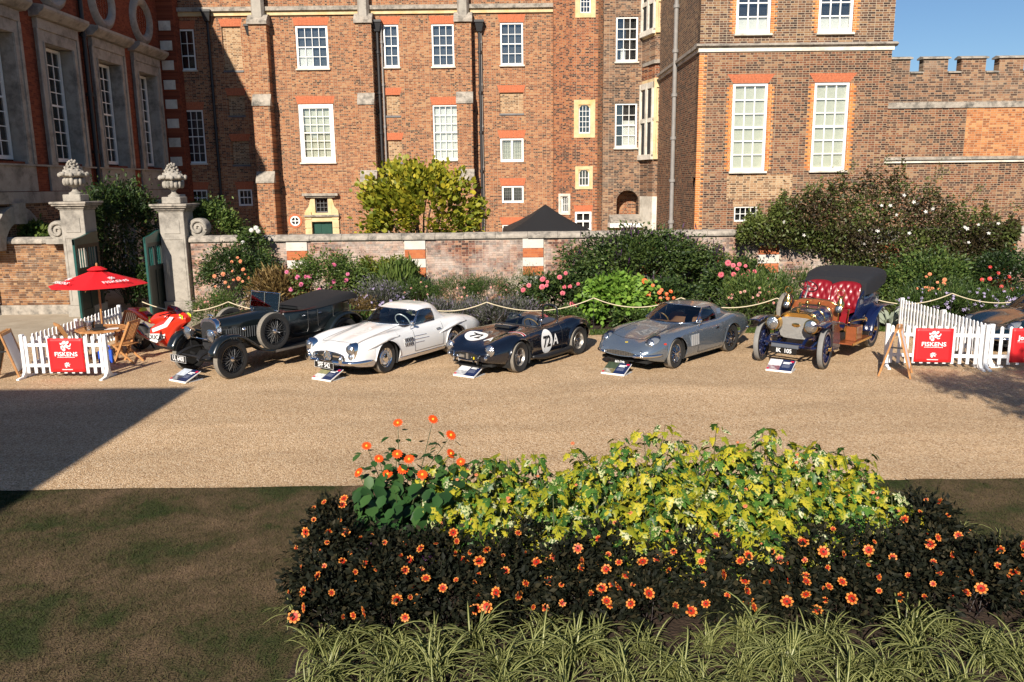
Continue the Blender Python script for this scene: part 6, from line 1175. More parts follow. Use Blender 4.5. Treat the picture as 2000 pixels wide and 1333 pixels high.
q = MB(); o_ = [(y, z) for y, z in RP] + [(-y, z) for y, z in RP[-2:0:-1]]; q.prism(o_, 1.5, 1.63, 'YZ'); q.build('radiator_shell', CHROME, g, smooth=40, bevel=.012); q = MB(); q.prism([(y * .86, (z - .85) * .86 + .83) for y, z in o_], 1.6, 1.64, 'YZ'); rc = q.build('radiator_core', mat('mesh_black', (.02, .02, .022), .6, bump=1, bs=160), g)
q = MB(); q.lathe([(.001, .09), (.03, .085), (.04, .05), (.03, .0)], 12, 'Z', (1.56, 0, 1.225)).tube([(1.56, -.09, 1.29), (1.56, .09, 1.29)], .012, 6); q.build('filler_cap', CHROME, g, smooth=40)
loft(g, 'bonnet', [(1.5, [(0, 1.215), (.13, 1.205), (.22, 1.165), (.27, 1.07), (.275, .85), (.275, .66)]), (.9, [(0, 1.24), (.16, 1.23), (.28, 1.18), (.34, 1.08), (.345, .86), (.34, .64)]), (.32, [(0, 1.27), (.2, 1.26), (.34, 1.2), (.42, 1.09), (.425, .87), (.42, .62)])], BGR)
for s in (1, -1):
    for k in range(18): x = 1.4 - k * .056; q = MB(); yy = .28 + (1.5 - x) * .123; q.bar((x, s * yy, .74), (x, s * (yy + .004), .98), .02, .014, up=(1, .5 * s, 0)); q.build('louvre', mat('louvre_grey', (.05, .055, .06), .3, coat=1), g)
loft(g, 'scuttle', [(.32, [(0, 1.275), (.2, 1.265), (.36, 1.2), (.44, 1.08), (.45, .86), (.44, .6)]), (.05, [(0, 1.3), (.25, 1.29), (.44, 1.22), (.54, 1.08), (.56, .86), (.54, .58)])], BGR, 8)
for s in (1, -1):       # tub sides
    ks = [(-2.12, [.42, 1.2, .46, .9, .42, .64]), (-1.7, [.56, 1.24, .6, .9, .55, .58]), (-1.0, [.6, 1.2, .64, .88, .58, .56]), (-.5, [.6, 1.17, .63, .87, .58, .56]), (.05, [.54, 1.19, .58, .87, .55, .57])]; G = []
    for x in np.linspace(-2.12, .05, 26): v = spline(ks, x).reshape(-1, 2); G.append([(x, s * c[0], c[1]) for c in crv(v, 5)])
    q = MB(); q.grid(G); o = q.build('body_side', BGR, g, smooth='all'); md = o.modifiers.new('shell', 'SOLIDIFY'); md.thickness = .03; md.offset = -1 if s > 0 else 1
    q = MB(); q.tube([(p[0][0], p[0][1], p[0][2] + .005) for p in G[:]], .016, 6); q.build('body_rail', BRL, g, smooth='all')
    gaps(g, [[(x, s * (.632 + .006), z) for x, z in pts] for pts in ([(-.05, 1.1), (-.06, .75), (-.16, .66), (-.55, .66), (-.6, .75), (-.6, 1.15)], [(-.9, 1.15), (-.9, .75), (-1.0, .66), (-1.3, .7), (-1.38, .8), (-1.4, 1.18)])], mat('gap_grey', (.05, .05, .05), .4), .005)
    for x in (-.5, -1.0): q = MB(); q.tube([(x, s * .65, 1.06), (x + .1, s * .66, 1.06)], .01, 6); q.build('door_handle', CHROME, g)
q = MB(); q.box(-2.1, -.54, .56, .1, .54, .6).box(-2.14, -.42, .6, -2.1, .42, 1.2).box(-.62, -.55, .6, -.58, .55, 1.12); q.build('floor', UNDER, g)
for s in (1, -1): seat(g, -.28, s * .28, .62, BRL, back=.48, w=.5)
q = MB(); q.box(.03, -.52, .98, .1, .52, 1.2); q.build('dashboard', BRL, g); swheel(g, (-.12, -.28, 1.22), .21, 1.0, BLACKP)
loft(g, 'tonneau_cover', [(-.6, [(0, 1.22), (.3, 1.215), (.52, 1.2), (.63, 1.15)]), (-.95, [(0, 1.27), (.3, 1.27), (.55, 1.25), (.66, 1.17)]), (-1.5, [(0, 1.36), (.3, 1.36), (.58, 1.34), (.68, 1.22)]), (-2.1, [(0, 1.42), (.3, 1.42), (.56, 1.4), (.64, 1.26)]), (-2.3, [(0, 1.38), (.28, 1.38), (.5, 1.36), (.58, 1.24)])], FAB_BLK if 'FAB_BLK' in globals() else BLACKP, 18, 5, 60)
q = MB(); WZ = .40
for s in (1, -1): q.tube([(.14, s * .5, 1.22), (.06, s * .5, 1.22 + WZ)], .013, 8)
q.tube([(.06, -.5, 1.22 + WZ), (.06, .5, 1.22 + WZ)], .013, 8).tube([(.1, -.5, 1.22 + WZ * .45), (.1, .5, 1.22 + WZ * .45)], .009, 6).tube([(.14, -.5, 1.23), (.14, .5, 1.23)], .012, 8).tube([(.12, 0, 1.24), (.08, 0, 1.22 + WZ)], .01, 6); q.build('windscreen_frame', CHROME, g, smooth=40); q = MB(); q.box(-.003, -.49, 0, .003, .49, WZ - .02); o = q.build('windscreen', glass('clear_car_glass', (.9, .93, .93), .08), g); o.location = (.14, 0, 1.23); o.rotation_euler = (0, -.2, 0)
def wing(parent, nm, path, y0, y1, m, crown=.04, lip=.05, s=1):
    C = crv(path, 6); G = []
    for i, p in enumerate(C):
        a, b = C[max(0, i - 1)], C[min(len(C) - 1, i + 1)]; t = (b - a) / max(1e-6, np.linalg.norm(b - a)); nrm = np.array([-t[1], t[0]]); nrm = nrm if nrm[1] >= 0 or abs(t[1]) > .9 else -nrm
        row = []
        for k in range(9): u = k / 8; c = crown * 4 * u * (1 - u); e = -lip if k in (0, 8) else 0; row.append((p[0] + nrm[0] * (c + e), s * (y0 + (y1 - y0) * u), p[1] + nrm[1] * (c + e)))
        G.append(row)
    q = MB(); q.grid(G); o = q.build(nm, m, parent, smooth=60); md = o.modifiers.new('thickness', 'SOLIDIFY'); md.thickness = .012; return o
for s in (1, -1):
    wing(g, 'front_wing', [(.55, .43), (.85, .5), (1.15, .72), (1.4, .88), (1.68, .925), (1.95, .85), (2.1, .66), (2.12, .56)], .58, .86, BGR, .03, .03, s); wing(g, 'rear_wing', [(-2.2, .55), (-2.16, .75), (-1.95, .93), (-1.65, .97), (-1.35, .88), (-1.12, .66), (-.95, .43)], .58, .86, BGR, .03, .03, s)
    q = MB(); q.box(-.97, s * .56, .4, .6, s * .88, .44); q.build('running_board', BLACKP, g); q = MB(); q.box(-.96, s * .88, .395, .58, s * .892, .445); q.build('board_trim', ALLOY, g); q = MB(); q.box(-.95, s * .555, .42, .6, s * .565, .66); q.build('valance', BGR, g)
    for x in (1.65, -1.65): wheel(g, x, s * .72, .42, .14, 'wire_black', .3, .08 if x > 0 else 0)
    wh = wheel(g, .52, s * .76, .42, .14, 'wire_black', .3); wh.location.z = .85; wh.name = 'spare_wheel'
    lamp(g, (1.86, s * .41, .92), .135, s * .02, CHROME, deep=.16); q = MB(); q.tube([(1.8, s * .41, .6), (1.82, s * .41, .82)], .018, 8); q.build('lamp_bracket', BLACKP, g); lamp(g, (1.18, s * .62, .98), .045, 0, CHROME, deep=.05, name='side_lamp')
q = MB(); q.tube([(1.82, -.5, .82), (1.82, .5, .82)], .014, 8); q.build('lamp_bar', CHROME, g); q = MB(); q.prism([(1.5, .52), (1.7, .52), (1.85, .38), (1.5, .38)], -.28, .28); q.build('apron', BLACKP, g)
plate(g, 'UL 6400', (2.22, -.3, .42), .54, .15, 0, .15, sx=.8); place(g, (458, 740), 235.5, 1.65, .79)
# ================================================================== blue veteran car with brass lamps
VB = mat('veteran_blue', (.005, .01, .045), .25, coat=1.0); VRED = mat('red_leather', (.21, .006, .012), .36, coat=.15); MAHOG = mat('mahogany', (.24, .07, .025), .3, coat=.8, var=.25, vs=9); HONEY = mat('honeycomb_grey', (.36, .35, .33), .5, .6, bump=1.0, bs=110); GTYRE = mat('grey_tyre', (.2, .195, .185), .9, var=.15)
g = empty('veteran_car', (0, 0, 0), 0, 'dark blue veteran car with brass lamps, red buttoned seat and folded black hood', 'car', 'classic cars parked along the border')
q = MB()
for s in (1, -1): q.bar((-1.9, s * .4, .62), (1.5, s * .4, .62), .06, .11).tube(crv([(1.5, s * .4, .62), (1.8, s * .4, .64), (2.0, s * .4, .54)], 5), .035, 6).tube(crv([(1.98, s * .4, .5), (1.55, s * .4, .42), (1.05, s * .4, .54)], 6), .03, 6)
q.tube([(1.55, -.7, .46), (1.55, -.45, .4), (1.55, .45, .4), (1.55, .7, .46)], .035, 8).tube([(-1.5, -.7, .46), (-1.5, .7, .46)], .06, 8).tube([(1.95, -.4, .54), (1.95, .4, .54)], .022, 8); q.build('chassis', VB, g, smooth=40)
RP = [(0, 1.14), (.24, 1.135), (.33, 1.08), (.4, .98), (.41, .76), (.36, .6), (.28, .56), (0, .55)]; o_ = RP + [(-y, z) for y, z in RP[-2:0:-1]]
q = MB(); q.prism(o_, 1.28, 1.4, 'YZ'); q.build('radiator_shell', BRASS, g, smooth=40, bevel=.015); q = MB(); q.prism([(y * .95, z if z < 1.0 else .99 + (z - 1.0) * .3) for y, z in o_], 1.38, 1.415, 'YZ'); q.build('radiator_core', HONEY, g); q = MB(); q.sphere((1.42, 0, .86), .09, 12, 6, 0, (.15, 1.1, .55)); q.build('radiator_badge', BRASS, g); q = MB(); q.lathe([(.001, .1), (.045, .09), (.05, .04), (.03, 0)], 12, 'Z', (1.33, 0, 1.13)); q.build('filler_cap', BRASS, g, smooth=40)
loft(g, 'bonnet', [(1.28, [(0, 1.13), (.23, 1.125), (.32, 1.07), (.38, .97), (.385, .8), (.37, .66)]), (.4, [(0, 1.2), (.26, 1.19), (.36, 1.13), (.43, 1.0), (.435, .82), (.42, .64)])], VB, 12, 3, 30)
for x in (1.22, .84, .46): q = MB(); k = (1.28 - x) / .88; pts = [(0, 1.133 + .07 * k), (.235 + .03 * k, 1.128 + .065 * k), (.325 + .04 * k, 1.073 + .06 * k), (.385 + .05 * k, .97 + .03 * k), (.39 + .05 * k, .68)]; q.tube(mir([(x, y, z + .004) for y, z in pts]), .014, 6); q.build('bonnet_strap', BRASS, g, smooth='all')
dsh = [(0, 1.32), (.3, 1.31), (.46, 1.24), (.53, 1.1), (.53, .62)]; o_ = dsh + [(-y, z) for y, z in dsh[::-1][:-1]]; q = MB(); q.prism(o_, .32, .37, 'YZ'); q.build('dashboard', MAHOG, g); q = MB(); q.tube(mir([(.35, y, z) for y, z in dsh]), .02, 8); q.build('dash_trim', BRASS, g, smooth='all')
q = MB(); q.sphere((.42, -.15, 1.24), .05).sphere((.42, .12, 1.24), .04).tube([(.4, -.3, 1.2), (.48, -.3, 1.2)], .04, 10); q.build('lubricator', BRASS, g, smooth=50); q = MB(); q.prism([(.32, .6), (-.35, .6), (-.35, .66), (.1, .66), (.32, .86)], -.52, .52); q.build('floor_board', MAHOG, g)
def tufted(nm, x, y, z, w, h, rake, m, depth=.14, roll=.0):
    nu, nv = 49, 33; G = []
    for i in range(nu):
        u = i / (nu - 1) * 2 - 1; row = []
        for j in range(nv):
            v = j / (nv - 1); top = h * (1 - .12 * abs(u) ** 3); zz_ = v * top; env = (1 - abs(u) ** 6) * (1 - abs(2 * v - 1) ** 8); a, b = u * 4 * PI / 2, v * 4.5 * PI / 2
            tuf = .5 + .5 * abs(math.cos(a + b) * math.cos(a - b)); dd = depth * env * (.62 + .38 * tuf); wrap = .16 * abs(u) ** 4
            row.append((x - rake * v + dd + wrap, y + u * w / 2, z + zz_ + .03 * env * (v > .9)))
        G.append(row)
    q = MB(); q.grid(G); q.grid([[(x - rake * (j / 8) - .04 + .16 * abs(i / 12 * 2 - 1) ** 4, y + (i / 12 * 2 - 1) * w / 2 * 1.01, z + h * (1 - .12 * abs(i / 12 * 2 - 1) ** 3) * j / 8) for j in range(9)] for i in range(13)]); return q.build(nm, m, g, smooth='all')
for s in (1, -1):
    tufted('seat_back', -.62, s * .335, .98, .66, .66, .22, VRED); q = MB(); G = []
    for i in range(25):
        u = i / 24 * 2 - 1; G.append([(-.58 + .62 * t - (0 if t < .98 else .0), s * .335 + u * .32, (.99 + .05 * (1 - abs(u) ** 6) * math.sin(PI * min(1, .15 + t * .95)) - .22 * (t > .97))) for t in np.linspace(0, 1.0, 16)])
    q.grid(G); q.build('seat_cushion', VRED, g, smooth=60); q = MB(); q.prism([(-.85, .66), (.02, .66), (.02, .86), (-.3, .96), (-.5, 1.28), (-.85, 1.45)], s * .665, s * .7); q.build('seat_side', VB, g, bevel=.01)
q = MB(); q.box(-.85, -.66, .66, .0, .66, .9); q.build('seat_box', VB, g); o = swheel(g, (-.02, -.32, 1.56), .21, .75, BLACKG, ALLOY); q = MB(); q.tube([(-.02, -.32, 1.55), (.34, -.32, 1.0)], .018, 8); q.build('steering_column', ALLOY, g)
loft(g, 'rear_body', [(-.86, [(0, 1.1), (.5, 1.15), (.68, 1.3), (.7, 1.05), (.66, .66)]), (-1.4, [(0, 1.1), (.5, 1.15), (.74, 1.36), (.76, 1.05), (.68, .64)]), (-2.0, [(0, 1.1), (.45, 1.15), (.66, 1.34), (.68, 1.05), (.6, .66)])], VB, 12, 4, 40)
HOOD = mat('hood_canvas', (.01, .011, .015), .8, bump=.35, bs=6); hk = [(-.84, [(0, 1.72), (.3, 1.72), (.6, 1.69), (.72, 1.62), (.74, 1.34)]), (-1.2, [(0, 1.84), (.3, 1.84), (.66, 1.81), (.79, 1.73), (.8, 1.36)]), (-1.8, [(0, 1.9), (.3, 1.9), (.68, 1.87), (.82, 1.78), (.82, 1.5)]), (-2.15, [(0, 1.88), (.3, 1.88), (.64, 1.85), (.78, 1.74), (.78, 1.56)]), (-2.25, [(0, 1.76), (.3, 1.76), (.6, 1.74), (.72, 1.68), (.72, 1.6)])]
loft(g, 'folded_hood', hk, HOOD, 20, 5, 60); q = MB()
for s in (1, -1): q.tube([(-1.0, s * .74, 1.3), (-1.5, s * .8, 1.5)], .015, 6).tube([(-1.0, s * .74, 1.3), (-1.8, s * .8, 1.6)], .015, 6)
q.build('hood_irons', BLACKP, g)
for s in (1, -1):
    wing(g, 'front_wing', [(.55, .82), (.9, .93), (1.3, 1.0), (1.65, 1.02), (2.02, .98)], .58, .86, VB, .02, .015, s); wing(g, 'rear_wing', [(-2.25, .98), (-1.9, 1.03), (-1.5, 1.03), (-1.1, .93), (-.85, .7), (-.75, .5)], .7, .98, VB, .02, .015, s)
    q = MB(); q.prism([(.95, .92), (.62, .84), (.42, .6), (.38, .3), (.5, .26), (.82, .26), (.88, .45)], s * .6, s * .63); q.build('splash_panel', VB, g); q = MB(); q.box(-.85, s * .58, .36, .45, s * .92, .39); q.build('running_board', MAHOG, g); q = MB(); q.box(-.85, s * .92, .345, .45, s * .935, .4); q.build('board_edge', BRASS, g)
    q = MB(); q.box(-.3, s * .64, .39, .1, s * .88, .72); bx_ = q.build('tool_box', MAHOG, g, bevel=.01); q = MB(); 
    for xx in (-.29, .07): q.box(xx, s * .635 if s > 0 else s * .885, .392, xx + .025, s * .885 if s > 0 else s * .635, .725)
    q.build('box_strap', BRASS, bx_); q = MB(); q.tube(crv([(.2, s * .72, .82), (0, s * .8, .86), (-.4, s * .86, .84), (-.62, s * .82, .8)], 5), [.02] * 10 + [.03, .04, .05, .06, .07, .07], 10); q.build('horn', BRASS, g, smooth='all')
    q = MB(); q.bar((.1, s * .62, .6), (-.02, s * .64, 1.06), .03, .02).sphere((-.02, s * .64, 1.08), .03); q.build('brake_lever', BRASS, g)
    for x, r_ in ((1.55, .44), (-1.5, .46)): wheel(g, x, s * .71, r_, .12, 'wood', .36, .1 if x > 0 else 0, GTYRE)
    lamp(g, (1.66, s * .43, .9), .15, s * .02, BRASS, deep=.2); q = MB(); q.lathe([(.152, -.16), (.165, -.15), (.165, .01)], 24, 'X', (1.66, s * .43, .9)).tube([(1.5, s * .43, 1.06), (1.52, s * .43, 1.14), (1.6, s * .43, 1.14), (1.62, s * .43, 1.06)], .01, 6); q.build('lamp_drum', BRASS, g, smooth=40)
    lamp(g, (.52, s * .6, 1.16), .085, s * .02, BRASS, deep=.12, name='side_lamp'); q = MB(); q.lathe([(.085, -.1), (.085, .0), (.05, .05), (.04, .12), (.06, .14)], 14, 'Z', (.44, s * .6, 1.3)).tube([(.44, s * .6 + .085 * math.cos(a), 1.5 + .085 * math.sin(a)) for a in np.linspace(0, 2 * PI, 17)[:-1]], .009, 6, closed=True); q.build('lamp_chimney', BRASS, g, smooth=40); q = MB(); q.tube([(1.5, s * .42, .62), (1.56, s * .43, .78)], .02, 8); q.build('lamp_bracket', VB, g)
wh = wheel(g, .05, -.82, .42, .12, 'wire_black', .31); wh.location.z = .95; wh.name = 'spare_wheel'
q = MB(); q.box(1.96, -.3, .44, 1.99, .3, .52); q.build('apron', mat('apron_grey', (.1, .11, .13), .5), g); plate(g, 'IK  105', (2.02, .0, .38), .56, .14, 0, .125, sx=.95, border=False); place(g, (1614, 721), 228.9, 1.55, .77)
# ================================================================== red race motorcycle
MR = mat('race_red', (.7, .03, .012), .25, coat=1.0); MW = mat('race_white', (.8, .8, .8), .3, coat=1); MY = mat('fluo_yellow', (.6, .75, .05), .4)
g = empty('race_motorcycle', (0, 0, 0), 0, 'red and white race motorcycle on a paddock stand beside the teak chairs', 'motorcycle')
def mw(x, r, w):
    o = bpy.data.objects.new('wheel', None); link(o, g); o.location = (x, 0, r); q = MB(); q.lathe([(r * .68, -w * .4), (r * .85, -w * .5), (r * .96, -w * .35), (r, 0), (r * .96, w * .35), (r * .85, w * .5), (r * .68, w * .4)], 32, 'Y'); q.build('tyre', RUBBER, o, smooth='all'); q = MB(); q.lathe([(r * .7, -w * .38), (r * .62, -w * .3), (r * .62, w * .3), (r * .7, w * .38)], 28, 'Y')
    for k in range(5): a = 2 * PI * k / 5; q.bar((0, 0, 0), (r * .65 * math.cos(a), 0, r * .65 * math.sin(a)), .035, .03)
    q.build('rim', BLACKP, o); q = MB(); 
    for s in (1, -1): q.lathe([(r * .3, s * .07), (r * .52, s * .07), (r * .52, s * .075), (r * .3, s * .075)], 24, 'Y')
    q.build('brake_disc', ALLOY, o)
mw(.72, .3, .12); mw(-.71, .315, .19)
loft(g, 'fairing', [(-.12, [(0, .62), (.13, .6), (.19, .48), (.17, .3), (.06, .17)]), (.15, [(0, .8), (.16, .72), (.23, .52), (.2, .28), (.06, .14)]), (.45, [(0, .92), (.16, .84), (.24, .62), (.2, .36), (.08, .22)]), (.62, [(0, 1.0), (.14, .94), (.21, .76), (.18, .58), (.06, .5)]), (.8, [(0, .98), (.12, .93), (.16, .82), (.12, .72), (.04, .68)]), (.93, [(0, .88), (.06, .87), (.08, .82), (.06, .77), (.02, .76)])], MR, 20, 5, 50)
loft(g, 'fuel_tank', [(-.18, [(0, .84), (.08, .83), (.13, .76), (.1, .68)]), (.05, [(0, .94), (.12, .92), (.19, .8), (.14, .68)]), (.3, [(0, .98), (.13, .95), (.19, .84), (.14, .72)]), (.42, [(0, .93), (.1, .91), (.14, .83), (.1, .74)])], MR, 14, 5)
loft(g, 'seat_tail', [(-.98, [(0, .99), (.03, .99), (.05, .95), (.02, .92)]), (-.75, [(0, 1.02), (.07, 1.0), (.1, .92), (.05, .84)]), (-.55, [(0, .98), (.1, .96), (.13, .86), (.08, .76)]), (-.2, [(0, .8), (.1, .79), (.13, .74), (.08, .66)])], MR, 14, 5)
q = MB(); q.sphere((-.35, 0, .83), .14, 12, 6, 0, (1.3, .8, .35)); q.build('seat_pad', BLACKP, g, smooth='all'); q = MB(); q.sphere((-.52, 0, .94), .1, 12, 6, 0, (.7, 1.1, .9)).box(-.2, -.135, .72, -.14, .135, .84); q.build('seat_hump', MY, g, smooth='all')
loft(g, 'screen', [(.4, [(0, 1.13), (.07, 1.11), (.12, 1.0)]), (.6, [(0, 1.1), (.08, 1.06), (.14, .94)]), (.78, [(0, 1.0), (.06, .98), (.12, .92)])], glass('smoke_screen', (.3, .32, .35), .2), 8, 4)
for s in (1, -1):
    for pts, m in (([(.02, .5), (.5, .66), (.74, .9), (.62, .9), (.4, .72), (.0, .58)], MW), ([(-.1, .3), (.12, .26), (.4, .4), (.42, .5), (-.1, .46)], MW)): q = MB(); q.prism(pts, s * .228, s * .236); q.build('stripe', m, g)
    text_obj('DUCATI', .15, BLACKP, g, Matrix.Translation((.15, s * .241, .385)) @ Matrix.Rotation(PI if s > 0 else 0, 4, 'Z') @ Matrix.Rotation(PI / 2, 4, 'X'), 1, .004); q = MB(); q.tube(crv([(.1, s * .1, .25), (-.2, s * .14, .28), (-.5, s * .15, .42), (-.75, s * .14, .6)], 5), [.03] * 10 + [.05] * 6, 10); q.build('exhaust', CHROME, g, smooth='all')
    q = MB(); q.tube([(.72, s * .1, .3), (.5, s * .1, .9)], .025, 8); q.build('fork', BRASS, g); q = MB(); q.tube([(.48, s * .06, .96), (.4, s * .33, .93)], .014, 8); q.build('handlebar', BLACKP, g); q = MB(); q.bar((-.1, s * .1, .42), (-.71, s * .12, .32), .04, .09); q.build('swingarm', ALLOY, g); q = MB(); q.prism([(.78, .88), (.9, .84), (.9, .92), (.8, .96)], s * .115, s * .125); q.build('number_panel', MY, g)
    q = MB(); q.bar((-.71, s * .16, .32), (-.95, s * .2, 0), .03, .03).bar((-.71, s * .16, .32), (-.5, s * .2, 0), .03, .03); q.build('paddock_stand', BLACKP, g)
q = MB(); q.box(-.15, -.14, .22, .3, .14, .6).sphere((-.25, 0, .45), .13).tube([(-.2, .15, .5), (-.45, .15, .75)], .02, 6); q.build('engine', DARKM, g); q = MB(); q.lathe([(.32, -.05), (.34, 0), (.32, .05)], 12, 'Y', (.72, 0, .3), 0, .5, 2.4); q.build('front_mudguard', MR, g)
text_obj('4', .13, BLACKP, g, Matrix.Translation((.85, .128, .9)) @ Matrix.Rotation(PI, 4, 'Z') @ Matrix.Rotation(PI / 2, 4, 'X')); text_obj('4', .13, BLACKP, g, Matrix.Translation((.85, -.128, .9)) @ Matrix.Rotation(PI / 2, 4, 'X'))
g.location = (-8.72, 19.75, 0); g.rotation_euler = (0, 0, R(-26)); g.scale = (1.06, 1.06, 1.06)
# ------------------------------------------------------------------ plant kit
NR = np.random.default_rng(11)
T_SIMPLE = (np.array([(0, 0, 0), (.45, .26, .07), (1, 0, -.06), (.45, -.26, .07)]), [(0, 1, 2), (0, 2, 3)])
T_NARROW = (np.array([(0, 0, 0), (.5, .1, .03), (1, 0, -.1), (.5, -.1, .03)]), [(0, 1, 2), (0, 2, 3)])
T_ROUND = (np.array([(0, 0, 0), (.25, .33, .05), (.65, .36, .05), (1, 0, -.08), (.65, -.36, .05), (.25, -.33, .05), (.5, 0, -.02)]), [(0, 1, 6), (1, 2, 6), (2, 3, 6), (3, 4, 6), (4, 5, 6), (5, 0, 6)])
def unit(a): return a / np.maximum(1e-9, np.linalg.norm(a, axis=-1, keepdims=True))
def leaf_mesh(name, P, D, size, tmpl, tint, m, roll=.6, upb=.5):
    """one mesh of many leaves: P base points, D directions"""
    N = len(P); D = unit(D); up = unit(np.array([0, 0, 1.0]) * upb + NR.normal(0, roll, (N, 3))); S = unit(np.cross(D, up)); U = np.cross(S, D); tv, tf = tmpl; k = len(tv); size = np.broadcast_to(size, (N,))
    V = (P[:, None] + size[:, None, None] * (tv[None, :, 0:1] * D[:, None] + tv[None, :, 1:2] * S[:, None] + tv[None, :, 2:3] * U[:, None])).reshape(-1, 3)
    F = (np.array(tf)[None] + (np.arange(N) * k)[:, None, None]).reshape(-1, 3); me = bpy.data.meshes.new(name); me.vertices.add(len(V)); me.vertices.foreach_set('co', V.astype(np.float32).ravel()); me.loops.add(F.size); me.loops.foreach_set('vertex_index', F.astype(np.int32).ravel()); me.polygons.add(len(F)); me.polygons.foreach_set('loop_start', np.arange(0, F.size, 3, dtype=np.int32))
    me.update(calc_edges=True); me.materials.append(m); set_tint(me, np.repeat(np.clip(tint, 0, 1), k)); return me
def clumps(n, c, r, M, spread=.28, shell=.75, flat=0.0):
    """clumped points in an ellipsoid, biased to the shell"""
    d = unit(NR.normal(0, 1, (M, 3))); d[:, 2] = np.where(d[:, 2] < -.35, -d[:, 2], d[:, 2]); rad = NR.uniform(shell, 1.05, (M, 1)) ** .7; C = np.array(c) + d * rad * np.array(r); i = NR.integers(0, M, n); off = NR.normal(0, spread * min(r), (n, 3)); P = C[i] + off; out = unit(P - np.array(c)); return P, out, i, C
def stems(parent, base, ends, m, r0=.02, bend=.15, name='stems', n=None):
    q = MB()
    for e in ends:
        b = Vector(base) + Vector((NR.normal(0, .05), NR.normal(0, .05), 0)); e = Vector(e); mid = b.lerp(e, .55) + Vector((NR.normal(0, bend), NR.normal(0, bend), bend)); q.tube([b, b.lerp(mid, .6), mid, e], [r0, r0 * .8, r0 * .6, r0 * .25], 5, caps=False)
    return q.build(name, m, parent, smooth='all')
STEM = mat('green_stem', (.06, .07, .025), .7); BARK = mat('bark', (.09, .065, .045), .95, var=.3, vs=20, bump=.5, bs=40)
G_DARK = leaf_mat('foliage_dark', [(0, (.01, .02, .007)), (.5, (.03, .06, .015)), (1, (.09, .13, .03))]); G_MID = leaf_mat('foliage_mid', [(0, (.02, .04, .01)), (.5, (.06, .11, .022)), (1, (.16, .21, .05))]); G_BRI = leaf_mat('foliage_bright', [(0, (.05, .1, .015)), (.5, (.13, .25, .03)), (1, (.25, .38, .06))]); G_YEL = leaf_mat('foliage_yellow_green', [(0, (.05, .08, .01)), (.4, (.19, .22, .02)), (.75, (.38, .36, .035)), (1, (.55, .45, .04))], transl=.35); G_GREY = leaf_mat('foliage_grey', [(0, (.04, .05, .03)), (.5, (.11, .12, .085)), (.8, (.17, .16, .15)), (1, (.24, .2, .3))]); G_BRN = leaf_mat('foliage_brown', [(0, (.06, .035, .012)), (.5, (.16, .1, .035)), (1, (.34, .24, .09))]); G_CLEM = leaf_mat('foliage_clematis', [(0, (.02, .014, .007)), (.35, (.055, .04, .016)), (.65, (.07, .1, .022)), (1, (.15, .18, .04))])
G_PURP = leaf_mat('purple_spikes', [(0, (.015, .006, .02)), (1, (.08, .03, .1))]); G_BLACK = leaf_mat('dahlia_black_leaf', [(0, (.005, .007, .004)), (.6, (.014, .016, .009)), (1, (.038, .032, .016))], .6, .06)
def shrub(name, label, cat, x, y, c, r, n, size, tm, m, M=26, spread=.3, droop=.3, tint=(.5, .22), group=None, shell=.7, extra=None, stem=True, z0=0.0):
    """c: crown centre height above ground; r: radii"""
    g = empty(name, (x, y, z0), 0, label, cat, group); n = int(n * 1.35); size *= 1.12; P, out, ci, C = clumps(n, (0, 0, c), r, M, spread, shell); P[:, 2] = np.maximum(P[:, 2], .03)
    D = out + NR.normal(0, .55, P.shape); D[:, 2] -= droop; ct = NR.normal(0, tint[1] * .6, M); o = mobj('foliage', leaf_mesh('foliage', P, D, size * NR.uniform(.6, 1.3, len(P)), tm, tint[0] + ct[ci] + NR.normal(0, tint[1], len(P)), m), g); o['kind'] = 'stuff'
    if stem: stems(g, (0, 0, 0), C[:: max(1, M // 9)], STEM if c < 1.2 else BARK, .012 if c < 1.2 else .025)
    return g
G_BLACK.node_tree.nodes['Principled BSDF'].inputs['Specular IOR Level'].default_value = .12
# flower heads, each one mesh shared by its copies
def petal_ring(q, n, r0, r1, w, z0, z1, mi, ph=0, inner=None, rm=0):
    for k in range(n):
        a = 2 * PI * k / n + ph; ca, sa = math.cos(a), math.sin(a); P = lambda r, t, z: (r * ca - t * sa, r * sa + t * ca, z)
        if inner: ri = r0 + (r1 - r0) * inner; q.add([P(r0, -w * .25, z0), P(ri, -w * .45, z0 + (z1 - z0) * .5), P(ri, w * .45, z0 + (z1 - z0) * .5), P(r0, w * .25, z0)], [(0, 1, 2, 3)], rm); q.add([P(ri, -w * .45, z0 + (z1 - z0) * .5), P(r0 + (r1 - r0) * .8, -w * .5, z1), P(r1, 0, z1 * .9), P(r0 + (r1 - r0) * .8, w * .5, z1), P(ri, w * .45, z0 + (z1 - z0) * .5)], [(0, 1, 2, 3, 4)], mi)
        else: q.add([P(r0, -w * .3, z0), P(r0 + (r1 - r0) * .65, -w * .5, (z0 + z1) / 2 + .004), P(r1, 0, z1), P(r0 + (r1 - r0) * .65, w * .5, (z0 + z1) / 2 + .004), P(r0, w * .3, z0)], [(0, 1, 2, 3, 4)], mi)
